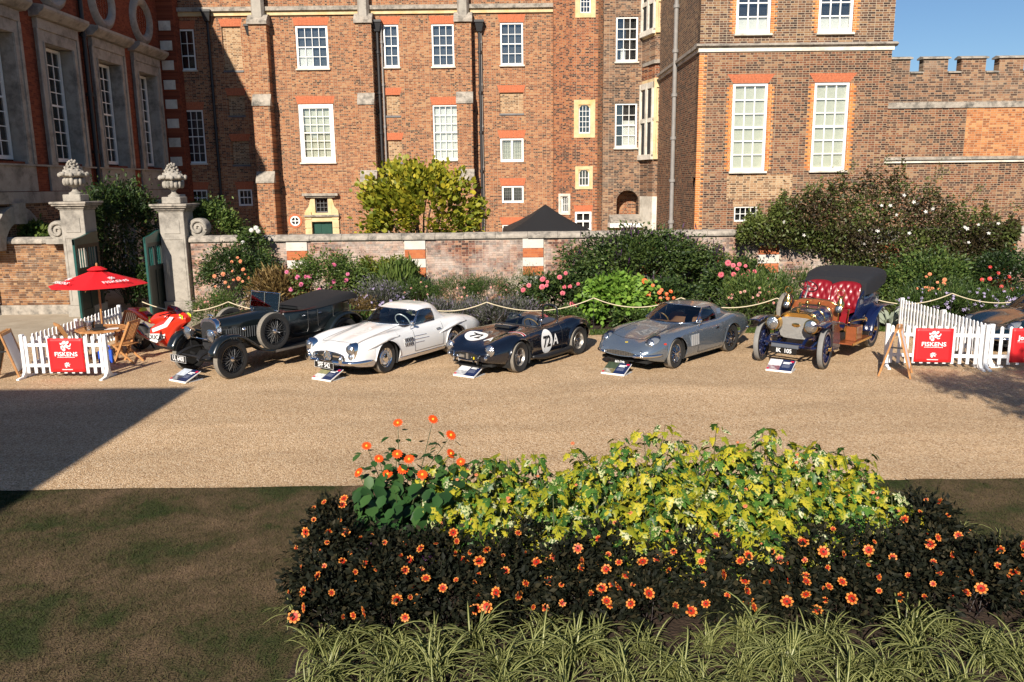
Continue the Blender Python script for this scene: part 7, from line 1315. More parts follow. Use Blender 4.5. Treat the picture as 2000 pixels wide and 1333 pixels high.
def fl_mesh(nm, mats, kind, r):
    q = MB()
    if kind == 'single': petal_ring(q, 8, r * .16, r * 1.05, r * .5, 0, r * .12, 0, 0, .52, 1); q.lathe([(.001, r * .16), (r * .12, r * .14), (r * .22, r * .02)], 10, mi=2)
    elif kind == 'daisy': petal_ring(q, 13, r * .2, r, r * .36, 0, -r * .05, 0); q.lathe([(.001, r * .2), (r * .16, r * .16), (r * .24, 0)], 10, mi=1)
    elif kind == 'double':
        for j, (n, rr, z, tz) in enumerate(((12, 1, 0, .1), (11, .85, .15, .32), (9, .62, .3, .5), (6, .38, .42, .62))): petal_ring(q, n, r * .08, r * rr, r * .42, r * z, r * tz, 0 if j != 3 else 1, j * .3)
    elif kind == 'star': petal_ring(q, 5, r * .1, r, r * .5, 0, r * .1, 0); q.lathe([(.001, r * .1), (r * .12, .0)], 6, mi=1)
    return q.mesh(nm, mats, fix=False)
def fm(n, c, t=.3): return leaf_mat('petal_' + n, [(0, c), (1, c)], .5, t)
FO, FRD, FDK = fm('apricot', (.82, .3, .06)), fm('scarlet', (.5, .03, .01)), mat('flower_eye', (.05, .015, .008), .8); FPK, FPD, FPE, FOR = fm('pink', (.8, .2, .24)), fm('deep_pink', (.7, .12, .2)), fm('peach', (.85, .34, .17)), fm('coral_orange', (.85, .2, .06)); FWH = fm('white', (.8, .78, .74)); FTI = fm('orange_red', (.85, .09, .01)); FYE = mat('flower_yellow', (.75, .42, .03), .7); FLI = fm('lilac', (.5, .42, .65)); FMV = fm('mauve', (.2, .06, .24))
FL = {'dahlia': [fl_mesh('flower', [FO, FRD, FDK], 'single', r_) for r_ in (.062, .045, .07, .035)], 'pink': [fl_mesh('flower', [FPK, FPD], 'double', r_) for r_ in (.06, .075, .05)], 'peach': [fl_mesh('flower', [FPE, FPE], 'double', r_) for r_ in (.05, .065, .04)], 'orange': [fl_mesh('flower', [FOR, FPE], 'double', r_) for r_ in (.06, .08, .05)], 'coral': [fl_mesh('flower', [fm('coral', (.75, .09, .07)), FPK], 'double', .065)], 'white': [fl_mesh('flower', [FWH, FWH], 'double', .07)], 'rose': [fl_mesh('flower', [fm('rose_pink', (.72, .2, .36)), FPD], 'double', .07)], 'tith': [fl_mesh('flower', [FTI, FYE], 'daisy', .065)], 'star': [fl_mesh('flower', [FWH, FYE], 'star', .06)], 'lilac': [fl_mesh('flower', [FLI, FWH], 'star', .05)], 'blush': [fl_mesh('flower', [fm('blush', (.7, .4, .36)), FPE], 'double', .05)]}
def flower(parent, kind, p, face, s=1.0, stem_to=None):
    me = FL[kind][int(NR.integers(0, len(FL[kind])))]; d = Vector(face).normalized(); o = mobj('flower', me, parent, p, (d.to_track_quat('Z', 'Y') @ Matrix.Rotation(NR.uniform(0, 6.28), 4, 'Z').to_quaternion()).to_euler(), s * NR.uniform(.85, 1.15)); return o
def bloom(g, kind, spots, s=1.0):
    """spots: photo pixels with a depth, turned into places relative to the plant"""
    for (px, py, Y) in spots:
        X, Z = onY(px, py, Y); p = (X - g.location.x, Y - g.location.y, Z); f = Vector((-X * .02 + NR.normal(0, .3), -1, .45 + NR.normal(0, .3))); flower(g, kind, p, f, s)
def PX(px, Y): return onY(px, 560, Y)[0]
def scatter(g, kind, n, c, r, s=1.0, front=True):
    for _ in range(n):
        d = unit(NR.normal(0, 1, 3)); d[1] = -abs(d[1]) if front else d[1]; d[2] = abs(d[2]) * .8; d = unit(d); p = np.array(c) + d * np.array(r) * 1.06; flower(g, kind, tuple(p), (d[0], d[1] - .5, d[2] + .3), s)
# ------------------------------------------------------------------ the long flower border, from the gate to the right
g = shrub('feathery_perennial', 'low feathery perennial clump beside the right gate pier', 'plant', PX(415, 23.6), 23.6, .4, (.55, .6, .45), 2200, .1, T_NARROW, G_MID, 24, .3, -.5, (.62, .2)); scatter(g, 'blush', 8, (0, 0, .4), (.5, .5, .45), .8)
g = shrub('rose_bush', 'tall dark green rose bush with peach roses against the garden wall', 'rose bush', PX(465, 25.4), 25.4, 1.15, (1.15, .65, .95), 5200, .085, T_SIMPLE, G_DARK, 46, .24, .2, (.55, .24)); bloom(g, 'peach', [(x, y, 24.75) for x, y in ((464, 504), (453, 512), (475, 527), (454, 530), (419, 540), (479, 536), (456, 547), (466, 545), (474, 550), (447, 561), (421, 560), (486, 543), (440, 552), (470, 511), (436, 536))], 1.1)
g2 = shrub('rose_bush', 'slender climbing rose with white blooms rising above the wall coping', 'rose bush', PX(497, 25.9), 25.9, 1.95, (.42, .3, .75), 1700, .08, T_SIMPLE, G_MID, 18, .3, .2, (.5, .22)); bloom(g2, 'white', [(491, 450, 25.6), (500, 446, 25.6), (504, 452, 25.6), (474, 474, 25.5), (527, 531, 25.4)], 1.1)
g = shrub('seedhead_clump', 'tawny brown seedhead clump between two rose bushes', 'plant', PX(545, 24.4), 24.4, .7, (.75, .5, .7), 2600, .16, T_NARROW, G_BRN, 30, .3, -.7, (.55, .25))
g = shrub('rose_bush', 'light green rose bush with pink flowers behind the vintage tourer', 'rose bush', PX(645, 24.6), 24.6, .95, (1.15, .8, .85), 5200, .085, T_SIMPLE, G_MID, 44, .24, .2, (.68, .2)); bloom(g, 'rose', [(x, y, 23.85) for x, y in ((652, 518), (679, 536), (581, 542), (597, 541), (605, 540), (624, 567), (652, 551), (676, 548), (647, 560), (568, 566), (628, 578), (610, 590), (560, 532), (588, 556))], 1.05)
shrub('wall_shrub', 'yellowish green shrub trained low against the garden wall', 'shrub', PX(755, 25.9), 25.9, 1.0, (1.05, .35, .72), 2600, .085, T_SIMPLE, G_YEL, 30, .3, .2, (.22, .16))
shrub('ornamental_grass', 'fine green ornamental grass beside the yellowish wall shrub', 'grass', PX(780, 25.0), 25.0, .75, (.5, .4, .65), 1700, .26, T_NARROW, G_MID, 14, .3, -1.6, (.75, .15))
g = shrub('purple_perennials', 'purple flowered perennials behind the white roadster', 'plant', PX(745, 23.4), 23.4, .55, (.75, .6, .55), 2600, .09, T_NARROW, G_GREY, 30, .3, -.4, (.45, .3)); scatter(g, 'lilac', 26, (0, 0, .5), (.7, .55, .6), 1.0)
g = shrub('dark_perennials', 'dusky brown perennials behind the tail of the vintage tourer', 'plant', PX(695, 22.9), 22.9, .4, (.5, .5, .4), 1500, .1, T_NARROW, G_BRN, 20, .3, -.5, (.45, .25))
for i, (px, w) in enumerate(((825, .85), (890, .8), (950, .8))): g = shrub('clipped_shrub', ['low rounded green shrub with pale flowers behind the hardtop roof', 'low rounded green shrub above the grey lavender drift', 'low rounded green shrub next to the pink dahlias'][i], 'shrub', PX(px, 24.4), 24.4 + .1 * i, .6, (w, .6, .52), 3200, .07, T_NARROW, G_MID, 30, .25, -.7, (.42, .2)); scatter(g, 'blush', 7, (0, 0, .6), (w, .6, .55), .8)
for i, (px, Y) in enumerate(((860, 22.6), (915, 22.4), (970, 22.3), (1010, 22.6))): shrub('lavender', 'silvery grey lavender mound at the front of the border behind the roadsters', 'lavender', PX(px, Y), Y, .3, (.55, .5, .36), 2000, .1, T_NARROW, G_GREY, 22, .3, -.9, (.5, .28), 'lavender mounds')
shrub('clipped_shrub', 'small fine leaved olive green shrub by a striped wall pier', 'shrub', PX(1030, 25.2), 25.2, .65, (.6, .5, .6), 2200, .06, T_NARROW, G_MID, 24, .28, -.5, (.5, .15))
g = shrub('dahlia_plant', 'bushy dahlia with large pink blooms behind the black racing roadster', 'dahlia', PX(1085, 23.4), 23.4, .65, (1.05, .65, .58), 3400, .11, T_SIMPLE, G_DARK, 36, .26, .1, (.6, .26)); bloom(g, 'pink', [(x, y, 22.75) for x, y in ((1022, 567), (1033, 558), (1060, 546), (1069, 551), (1059, 561), (1068, 558), (1093, 542), (1105, 534), (1102, 561), (1113, 560), (1099, 573), (1129, 555), (1117, 594), (1122, 598), (1160, 570), (1041, 597))], 1.1)
g = shrub('salvia_bush', 'huge dark green salvia bush with blackish purple spikes covering the wall', 'shrub', PX(1250, 25.3), 25.3, 1.2, (2.55, .85, 1.15), 12500, .1, T_SIMPLE, G_DARK, 95, .22, .15, (.7, .24))
P, out, ci, C = clumps(420, (0, 0, 1.25), (2.6, .8, 1.2), 60, .18, .95); P = P[P[:, 2] > .9]; D = np.tile(np.array([0, -.1, 1.0]), (len(P), 1)) + NR.normal(0, .25, P.shape); o = mobj('flower_spikes', leaf_mesh('flower_spikes', P, D, .2 * NR.uniform(.6, 1.4, len(P)), T_NARROW, NR.uniform(0, 1, len(P)), G_PURP), g); o['kind'] = 'stuff'
g = shrub('hydrangea', 'bright lime green broad leaved bush between pink and orange dahlias', 'shrub', PX(1205, 22.9), 22.9, .62, (.85, .65, .6), 3200, .125, T_ROUND, G_BRI, 36, .26, .5, (.55, .2))
g = shrub('dahlia_plant', 'dark leaved dahlia with orange blooms behind the silver coupe', 'dahlia', PX(1300, 23.2), 23.2, .55, (.8, .55, .5), 2200, .1, T_SIMPLE, G_DARK, 26, .26, .1, (.5, .26)); bloom(g, 'orange', [(x, y, 22.6) for x, y in ((1267, 576), (1288, 572), (1292, 567), (1302, 575), (1304, 583), (1316, 583), (1275, 558), (1259, 550), (1310, 570), (1290, 583))], 1.1)
g = shrub('small_wall_shrub', 'small reddish tipped shrub against the wall beside the salvia', 'shrub', PX(1397, 25.8), 25.8, 1.25, (.35, .3, .75), 1100, .07, T_SIMPLE, G_CLEM, 16, .3, .2, (.7, .25)); bloom(g, 'coral', [(1400, 510, 25.4)])
g = shrub('dahlia_plant', 'tall dahlia with coral pink blooms behind the coupe tail', 'dahlia', PX(1440, 24.0), 24.0, .8, (.95, .6, .75), 3600, .11, T_SIMPLE, G_DARK, 36, .26, .1, (.62, .26)); bloom(g, 'pink', [(x, y, 23.4) for x, y in ((1422, 514), (1432, 519), (1444, 517), (1456, 520), (1462, 531), (1452, 538), (1461, 539), (1474, 531), (1433, 537), (1427, 559), (1447, 556), (1455, 557), (1470, 554), (1418, 594), (1491, 576), (1440, 526), (1408, 537))], 1.15)
for i, (px, Y, lab) in enumerate(((1500, 23.3, 'wispy pink flowered perennials right of the coral pink dahlia'), (1560, 24.2, 'wispy pink flowered perennials between striped pier and veteran car'), (1470, 22.5, 'low wispy perennials at the bed edge behind the coupe'), (1640, 24.6, 'wispy perennials against the wall behind the veteran car'))): g = shrub('meadow_perennials', lab, 'plant', PX(px, Y), Y, .6, (.75, .6, .62), 3000, .11, T_NARROW, G_MID, 34, .26, -.8, (.55, .26)); scatter(g, 'blush', 16, (0, 0, .6), (.7, .55, .62), .9)
for (px, Y) in ((1345, 22.4), (1100, 22.2), (690, 22.3), (1240, 22.2)): shrub('edging_plant', 'low leafy green edging plant at the foot of the flower border', 'plant', PX(px, Y), Y, .22, (.6, .35, .26), 1500, .09, T_SIMPLE, G_MID, 18, .3, .1, (.45, .22), 'edging plants along the flower border')
# clematis mass over the wall
cg = empty('clematis', (PX(1730, 26.3), 26.3, 0), 0, 'great dark brown green clematis mass spilling over the garden wall', 'climber'); sil = [(1440, 448), (1480, 425), (1520, 395), (1580, 375), (1620, 352), (1690, 350), (1720, 335), (1765, 330), (1790, 370), (1830, 372), (1870, 400), (1920, 412), (1960, 430), (1990, 445)]
bot = [(1440, 460), (1540, 470), (1600, 490), (1660, 520), (1700, 560), (1900, 560), (1940, 520), (1990, 455)]
N = 30000; px = NR.uniform(1440, 1990, N); top = np.interp(px, [a for a, _ in sil], [b for _, b in sil]) + NR.normal(0, 9, N) + 10 * np.sin(px * .11) + 8 * np.sin(px * .27); low = np.interp(px, [a for a, _ in bot], [b for _, b in bot]) + NR.normal(0, 10, N); u = NR.uniform(0, 1, N) ** .9; py = top + (low - top) * u; lump = .35 * np.sin(px * .045 + py * .03) + .3 * np.sin(px * .021 - py * .05 + 2); dep = 26.35 - .55 * np.sin(np.clip(u, 0, 1) * PI * .8) - .3 * lump + NR.normal(0, .14, N); P = np.array([[*onY(a, b, c)] for a, b, c in zip(px, py, dep)]); P = np.column_stack([P[:, 0] - cg.location.x, dep - 26.3, P[:, 1]]); D = np.column_stack([NR.normal(0, .7, N), -.5 + NR.normal(0, .5, N), NR.normal(-.1, .6, N)])
ti = .45 + .22 * np.sin(px * .03 + 1) * np.sin(py * .05) + np.clip((1600 - px) / 400, 0, .3) + NR.normal(0, .2, N); o = mobj('foliage', leaf_mesh('foliage', P, D, .115 * NR.uniform(.6, 1.3, N), T_SIMPLE, ti, G_CLEM), cg); o['kind'] = 'stuff'
stems(cg, (0, .0, 0), [(x, .1 * s_, z) for x, z, s_ in ((-3, 2.6, -1), (-1.5, 3.2, 1), (0, 3.6, -1), (1, 3.3, 1), (2.5, 2.8, -1), (3.4, 2.6, 1))], BARK, .04, .3)
for (a, b) in (((1770, 400), (1850, 335)), ((1815, 385), (1838, 320)), ((1700, 360), (1735, 305)), ((1650, 360), (1668, 318)), ((1880, 400), (1915, 365)), ((1930, 425), (1990, 405))):     # loose shoots
    A, B = onY(*a, 26.3), onY(*b, 26.3); q = MB(); pts = [(A[0] + (B[0] - A[0]) * t - cg.location.x, -.05 - .1 * math.sin(PI * t), A[1] + (B[1] - A[1]) * t + .15 * math.sin(PI * t)) for t in np.linspace(0, 1, 8)]; q.tube(pts, .008, 4); sh_ = q.build('shoot', BARK, cg); Q = np.array([pts[int(i)] for i in NR.integers(0, 8, 70)]) + NR.normal(0, .07, (70, 3)); o = mobj('leaves', leaf_mesh('leaves', Q, NR.normal(0, 1, (70, 3)), .08, T_SIMPLE, NR.uniform(.5, 1, 70), G_CLEM), sh_); o['kind'] = 'stuff'
bloom(cg, 'star', [(x, y, 25.55) for x, y in ((1766, 382), (1722, 402), (1739, 402), (1751, 420), (1532, 434), (1709, 450), (1715, 452), (1776, 456), (1680, 452), (1808, 414), (1822, 408), (1884, 444), (1889, 447), (1911, 439), (1950, 437), (1931, 456), (1570, 460), (1892, 474), (1688, 477), (1785, 395))], 1.0)
g = shrub('green_bush', 'fresh green leafy bush below the clematis beside the veteran car hood', 'shrub', PX(1810, 24.7), 24.7, .9, (1.3, .7, .75), 5200, .09, T_SIMPLE, G_MID, 46, .24, .1, (.55, .25))
g = shrub('green_bush', 'shaded dark green bush below the clematis at the far end of the border', 'shrub', PX(1960, 24.7), 24.7, .85, (1.4, .7, .8), 5000, .09, T_SIMPLE, G_DARK, 46, .24, .1, (.4, .22)); bloom(g, 'coral', [(x, y, 23.9) for x, y in ((1934, 522), (1950, 534), (1971, 541), (1933, 545), (1956, 560), (1962, 567), (1977, 565), (1918, 547))], 1.0)
g = shrub('rose_bush', 'low rose bush with apricot blooms above the picket fence', 'rose bush', PX(1835, 23.3), 23.3, .55, (.8, .5, .5), 2500, .08, T_SIMPLE, G_DARK, 28, .26, .1, (.5, .25)); bloom(g, 'peach', [(x, y, 22.75) for x, y in ((1791, 564), (1807, 562), (1813, 562), (1831, 552), (1843, 553), (1845, 547), (1815, 568), (1821, 564), (1809, 541), (1816, 536), (1846, 556), (1834, 566))], 1.0)
for i, (px, Y) in enumerate(((1790, 22.6), (1850, 22.4), (1915, 22.5), (1980, 22.5))): g = shrub('phlox', 'green perennial with pale lilac star flowers along the rope barrier', 'plant', PX(px, Y), Y, .42, (.6, .5, .45), 1900, .11, T_NARROW, G_MID, 24, .28, -.7, (.4, .24), 'lilac perennials behind the fence'); scatter(g, 'lilac', 24, (0, 0, .45), (.58, .48, .5), 1.0)
g = empty('agave', (PX(1742, 21.9), 21.9, 0), 0, 'spiky silver leaved plant between veteran car and picket fence', 'plant')
for k in range(22): a = k * 2.4; q = MB(); l = NR.uniform(.4, .6); q.add([(0, -.03, 0), (l * .5, -.045, l * .55), (l, 0, l * .7), (l * .5, .045, l * .55), (0, .03, 0)], [(0, 1, 2), (0, 2, 4), (4, 2, 3)]); o = q.build('leaf', mat('silver_leaf', (.3, .34, .26), .6), g); o.rotation_euler = (0, -NR.uniform(-.3, .5), a)
# behind the wall
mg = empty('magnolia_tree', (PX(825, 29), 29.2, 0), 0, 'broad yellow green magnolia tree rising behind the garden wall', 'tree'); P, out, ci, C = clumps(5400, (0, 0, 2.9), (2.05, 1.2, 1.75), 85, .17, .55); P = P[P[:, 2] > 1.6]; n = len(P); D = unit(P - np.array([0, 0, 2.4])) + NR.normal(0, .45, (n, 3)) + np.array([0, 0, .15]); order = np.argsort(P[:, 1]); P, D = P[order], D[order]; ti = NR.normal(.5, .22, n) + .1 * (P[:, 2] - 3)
o = mobj('foliage', leaf_mesh('foliage', P[220:], D[220:], .19 * NR.uniform(.6, 1.25, n - 220), T_ROUND, ti[220:], G_YEL), mg); o['kind'] = 'stuff'; lms = [leaf_mesh('leaf', np.zeros((1, 3)), np.array([[1.0, 0, 0]]), .2, T_ROUND, np.array([t]), G_YEL, 0.01) for t in (.3, .5, .7, .9)]
for p, d in zip(P[:220], D[:220]): mobj('leaf', lms[int(NR.integers(0, 4))], mg, tuple(p), Vector(d).to_track_quat('X', 'Z').to_euler(), NR.uniform(.7, 1.2))
q = MB(); q.tube([(0, 0, -.02), (.05, 0, .7), (0, .05, 1.5)], [.13, .1, .08], 8); q.build('trunk', BARK, mg, smooth='all'); stems(mg, (0, 0, 1.2), C[::5], BARK, .05, .2, 'branches')
shrub('bay_shrub', 'upright green shrub behind the wall beside the right gate pier', 'shrub', PX(430, 28), 28, 2.3, (.85, .6, 1.2), 4200, .11, T_SIMPLE, G_MID, 46, .24, .0, (.62, .22)); shrub('courtyard_shrub', 'dark shaded tree filling the gateway between the stone piers', 'shrub', PX(245, 28.6), 28.6, 2.1, (1.1, 1.1, 2.0), 5500, .13, T_SIMPLE, G_DARK, 46, .25, .2, (.5, .22)); shrub('courtyard_shrub', 'low dark hedge plants on the floor of the gateway', 'shrub', PX(260, 27.6), 27.6, .6, (1.2, .5, .65), 2600, .12, T_SIMPLE, G_DARK, 30, .25, .2, (.45, .22)); shrub('laurel', 'glossy sunlit laurel top showing over the left brown wall', 'shrub', PX(60, 27.4), 27.4, 2.2, (1.1, .5, .55), 1500, .17, T_SIMPLE, G_MID, 26, .26, -.1, (.8, .18)); shrub('climbing_stem', 'small leafy climber hanging beside the left gate pier top', 'climber', PX(195, 27.2), 27.2, 3.0, (.7, .4, .8), 900, .1, T_SIMPLE, G_DARK, 18, .26, .2, (.6, .22)); 
# ------------------------------------------------------------------ foreground island bed
q = MB(); q.grid([[(-1.9 + (6.5 + (9.3 - y) * .5) * i / 20, y, .0) for y in np.linspace(5.3, 9.3, 11)] for i in range(21)]); o = q.build('bed_soil', SOIL); o['kind'] = 'structure'
VAR_Y = leaf_mat('abutilon_yellow', [(0, (.2, .23, .015)), (.5, (.38, .36, .025)), (1, (.55, .46, .04))], .42, .3, (.13, .2, .02), 38, .54, .6); VAR_C = leaf_mat('abutilon_cream', [(0, (.4, .45, .16)), (.5, (.56, .56, .28)), (1, (.66, .64, .4))], .42, .28, (.05, .12, .02), 42, .47, .53); VAR_G = leaf_mat('abutilon_green', [(0, (.02, .06, .012)), (.5, (.045, .12, .02)), (1, (.09, .2, .03))], .42, .25, (.42, .45, .1), 45, .6, .66)
lob = [(0, 0), (.02, .16), (-.12, .4), (.16, .3), (.4, .46), (.44, .2), (.62, .22), (1, 0), (.62, -.22), (.44, -.2), (.4, -.46), (.16, -.3), (-.12, -.4), (.02, -.16)]
tvL = np.array([(x, y, -.14 * x * x - .18 * abs(y)) for x, y in lob] + [(.3, 0, .05)]); T_LOBE = (tvL, [(i, (i + 1) % 14, 14) for i in range(14)])
LM = {}
for nm, m in (('y', VAR_Y), ('c', VAR_C), ('g', VAR_G)): LM[nm] = [leaf_mesh('leaf', np.zeros((1, 3)), np.array([[1.0, 0, 0]]), .125, T_LOBE, np.array([t]), m, 0.01, 1.0) for t in (.2, .5, .85)]
ABL = 'variegated yellow and cream lobed leaf bush in the middle of the island bed'
def abutilon(x, y, h, n=150, w=.5):
    g = empty('abutilon', (x, y, 0), NR.uniform(0, 6), ABL, 'shrub', 'variegated bushes in the island bed'); tips = []; g.rotation_euler = (0, 0, 0)
    for k in range(9):
        a = 2.4 * k + NR.uniform(-.3, .3); rr = w * math.sqrt((k + .5) / 9); tips.append((rr * math.cos(a), rr * math.sin(a), h * NR.uniform(.72, 1.05) * (1 - .25 * (rr / w) ** 2)))
    stems(g, (0, 0, 0), tips, STEM, .012, .05)
    for k in range(n):
        t = tips[k % 9]; u = NR.uniform(0, 1) ** .75; z = t[2] * (.28 + .74 * u); f = .35 + .65 * u; a = NR.uniform(0, 6.28); rr = .05 + .15 * (1 - u) + NR.uniform(0, .07); p = (t[0] * f + rr * math.cos(a), t[1] * f + rr * math.sin(a), z); pitch = R(NR.uniform(15, 75)); d = Vector((math.cos(a) * math.cos(pitch), math.sin(a) * math.cos(pitch) - .25, -math.sin(pitch))); c = NR.uniform(0, 1); top = u > .7
        kind = 'y' if c < (.56 if top else .32) else ('c' if c < (.7 if top else .5) else 'g'); mobj('leaf', LM[kind][int(NR.integers(0, 3))], g, p, d.to_track_quat('X', 'Z').to_euler(), NR.uniform(.65, 1.25))
    for k in range(3): a = NR.uniform(0, 6.28); flower(g, 'peach', (w * .8 * math.cos(a), w * .8 * math.sin(a), h * NR.uniform(.4, .9)), (0, -1, -.4), .42)
    return g
for (x, y, h, w) in ((-.75, 8.55, 1.05, .4), (-.2, 8.75, 1.12, .45), (.4, 8.6, 1.15, .5), (1.0, 8.8, 1.2, .5), (1.6, 8.7, 1.28, .5), (2.2, 8.85, 1.25, .5), (2.8, 8.75, 1.25, .5), (3.35, 8.75, 1.15, .48), (3.85, 8.6, 1.0, .42), (-.6, 8.05, .82, .4), (-.2, 7.95, .85, .42), (.3, 7.95, .9, .45), (.95, 8.05, .92, .45), (1.6, 7.95, .95, .45), (2.25, 8.05, .95, .45), (2.9, 8.0, .92, .45), (3.5, 8.05, .85, .42), (3.95, 8.15, .72, .36), (1.3, 7.7, .7, .35), (2.6, 7.65, .7, .35), (-.05, 7.75, .62, .3), (.35, 7.5, .62, .34), (.95, 7.55, .62, .34), (1.75, 7.5, .64, .34), (2.3, 7.5, .62, .34), (3.05, 7.6, .62, .34), (3.65, 7.7, .6, .32)): abutilon(x, y, h, 285, w)
# orange red tithonia at the left back of the bed
g = empty('tithonia', (-1.35, 8.7, 0), 0, 'tall green plant with orange red daisy flowers at the bed corner', 'plant'); tl = [leaf_mesh('leaf', np.zeros((1, 3)), np.array([[1.0, 0, 0]]), .17, T_ROUND, np.array([t]), leaf_mat('tithonia_leaf', [(0, (.015, .045, .012)), (.5, (.03, .085, .02)), (1, (.06, .13, .03))], .5, .2), 0.01, 1.0) for t in (.2, .5, .8)]
bl = [(716, 871, 8.9), (777, 826, 8.9), (846, 819, 8.9), (881, 850, 8.8), (740, 896, 8.6), (776, 887, 8.6), (799, 897, 8.6), (787, 917, 8.5), (757, 926, 8.5), (700, 923, 8.5), (825, 927, 8.4), (900, 902, 8.5), (881, 886, 8.7)]; tips = []
for (a, b, Y) in bl: X, Z = onY(a, b, Y); tips.append((X + 1.35, Y - 8.7, Z)); flower(g, 'tith', tips[-1], (NR.normal(0, .3), -.6, .8), 1.0)
stems(g, (0, 0, 0), tips, STEM, .011, .05)
for k in range(360):
    t = tips[k % len(tips)]; u = NR.uniform(.2, .93); a = NR.uniform(0, 6.28); p = (t[0] * u + .1 * math.cos(a), t[1] * u + .1 * math.sin(a), t[2] * u); d = Vector((math.cos(a), math.sin(a) - .3, NR.uniform(-.9, .1))); mobj('leaf', tl[k % 3], g, p, d.to_track_quat('X', 'Z').to_euler(), NR.uniform(.6, 1.1) * (1.15 - .5 * u))
for k in range(170):
    a = NR.uniform(0, 6.28); p = (NR.uniform(-.3, .75), NR.uniform(-.75, .1), NR.uniform(.3, .88)); d = Vector((math.cos(a) * .6, -.7 + .4 * math.sin(a), NR.uniform(-.9, -.1))); mobj('leaf', tl[k % 3], g, p, d.to_track_quat('X', 'Z').to_euler(), NR.uniform(.75, 1.3))
stems(g, (.2, -.3, 0), [(x, y, .8) for x in (-.2, .1, .4, .65) for y in (-.6, -.2)], STEM, .01, .04)
# black leaved dahlias
DLB = 'black leaved dahlia with orange and red flowers in the island bed'
def dahlia(x, y, h, w, nf, n=1500):
    g = empty('dark_dahlia', (x, y, 0), 0, DLB, 'dahlia', 'black leaved dahlias in the island bed'); P, out, ci, C = clumps(n, (0, 0, h * .5), (w, w * .8, h * .5), 26, .28, .6); P[:, 2] = np.maximum(.04, P[:, 2]); D = out + NR.normal(0, .6, P.shape); D[:, 2] -= .2; o = mobj('foliage', leaf_mesh('foliage', P, D, .062 * NR.uniform(.6, 1.4, len(P)), T_SIMPLE, NR.uniform(0, 1, len(P)) ** 1.3, G_BLACK), g); o['kind'] = 'stuff'; stems(g, (0, 0, 0), C[::4], mat('black_stem', (.012, .006, .006), .5), .008, .04)
    for k in range(nf):
        a = PI + PI * ((k * .618 + NR.uniform(0, .25)) % 1); e = .08 + 1.15 * ((k + NR.uniform(0, 1)) / nf); d = np.array([math.cos(a) * math.cos(e), math.sin(a) * math.cos(e), math.sin(e)]); p = np.array([0, 0, h * .5]) + d * np.array([w * 1.12, w * 1.02, h * .62]); q = MB(); flower(g, 'dahlia', tuple(p), (d[0] * .7 + NR.normal(0, .5), -.7, .5 + NR.normal(0, .5)), .74)
for (x, y, h, w, nf) in ((-1.95, 8.3, .66, .26, 7), (-1.85, 7.7, .66, .34, 10), (-1.8, 7.15, .5, .34, 8), (-1.3, 7.65, .5, .36, 9), (-1.25, 7.1, .5, .36, 9), (-.75, 7.45, .6, .36, 9), (-.65, 6.95, .44, .34, 7), (-.15, 7.3, .52, .36, 9), (-.05, 6.85, .4, .32, 7), (.45, 7.25, .52, .36, 9), (.55, 6.85, .4, .32, 6), (1.05, 7.2, .5, .36, 9), (1.2, 6.8, .4, .32, 6), (1.65, 7.2, .52, .36, 6), (1.85, 6.8, .4, .32, 6), (2.25, 7.2, .52, .36, 8), (2.5, 6.85, .42, .34, 7), (2.9, 7.25, .56, .38, 9), (3.15, 6.85, .44, .34, 7), (3.5, 7.35, .58, .38, 8), (3.75, 6.9, .46, .36, 7), (4.1, 7.4, .58, .38, 8), (4.3, 6.95, .48, .36, 7), (4.35, 7.95, .6, .36, 6), (4.75, 7.3, .52, .36, 7), (4.5, 8.5, .5, .3, 5), (-1.7, 6.75, .42, .32, 5), (-1.15, 6.7, .4, .3, 5), (5.15, 7.1, .5, .38, 7), (5.6, 7.3, .5, .4, 6), (.1, 7.65, .55, .3, 3), (.9, 7.6, .52, .3, 3), (1.9, 7.6, .5, .3, 2), (3.2, 7.65, .55, .3, 3)): dahlia(x, y, h, w, nf)
for (px, py, Y) in ((835, 1098, 7.4), (720, 1085, 7.6), (905, 1062, 7.7), (1135, 1068, 7.8)):
    X, Z = onY(px, py, Y); g = empty('cleome', (X, Y, 0), 0, 'wispy purple flower head among the black leaved dahlias', 'plant', 'purple flower heads in the island bed'); q = MB(); q.tube([(0, 0, 0), (0, 0, Z)], .008, 5); q.build('stem', STEM, g); n = 170; P = NR.normal(0, .035, (n, 3)) + np.array([0, 0, Z]); o = mobj('flower_head', leaf_mesh('flower_head', P, NR.normal(0, 1, (n, 3)) + np.array([0, 0, .4]), .05, T_NARROW, np.zeros(n), FMV), g)
# striped spider plants along the bed edge
SPG = leaf_mat('spider_green', [(0, (.035, .06, .012)), (1, (.09, .12, .024))], .4, .3); SPC = leaf_mat('spider_cream', [(0, (.3, .3, .1)), (1, (.42, .41, .17))], .4, .3)
def blade(L0, w, arch):
    q = MB(); n = 8; W = [w * math.sin(PI * (.12 + .88 * (1 - t))) ** .6 if t < 1 else 0 for t in [i / n for i in range(n + 1)]]; pts = []
    for i in range(n + 1): t = i / n; a = R(80) - arch * t; pts.append(a)
    x = z = 0; C = [(0, 0)]
    for i in range(n): x += L0 / n * math.cos(pts[i]); z += L0 / n * math.sin(pts[i]); C.append((x, z))
    for j, (u0, u1, mi) in enumerate(((-1, -.45, 0), (-.45, .45, 1), (.45, 1, 0))): q.grid([[(c[0], W[i] * u0, c[1] + abs(u0) * W[i] * .3), (c[0], W[i] * u1, c[1] + abs(u1) * W[i] * .3)] for i, c in enumerate(C)], mi)
    me = q.mesh('leaf', [SPG, SPC], fix=False); set_tint(me, [NR.uniform(0, 1)] * len(me.vertices)); return me
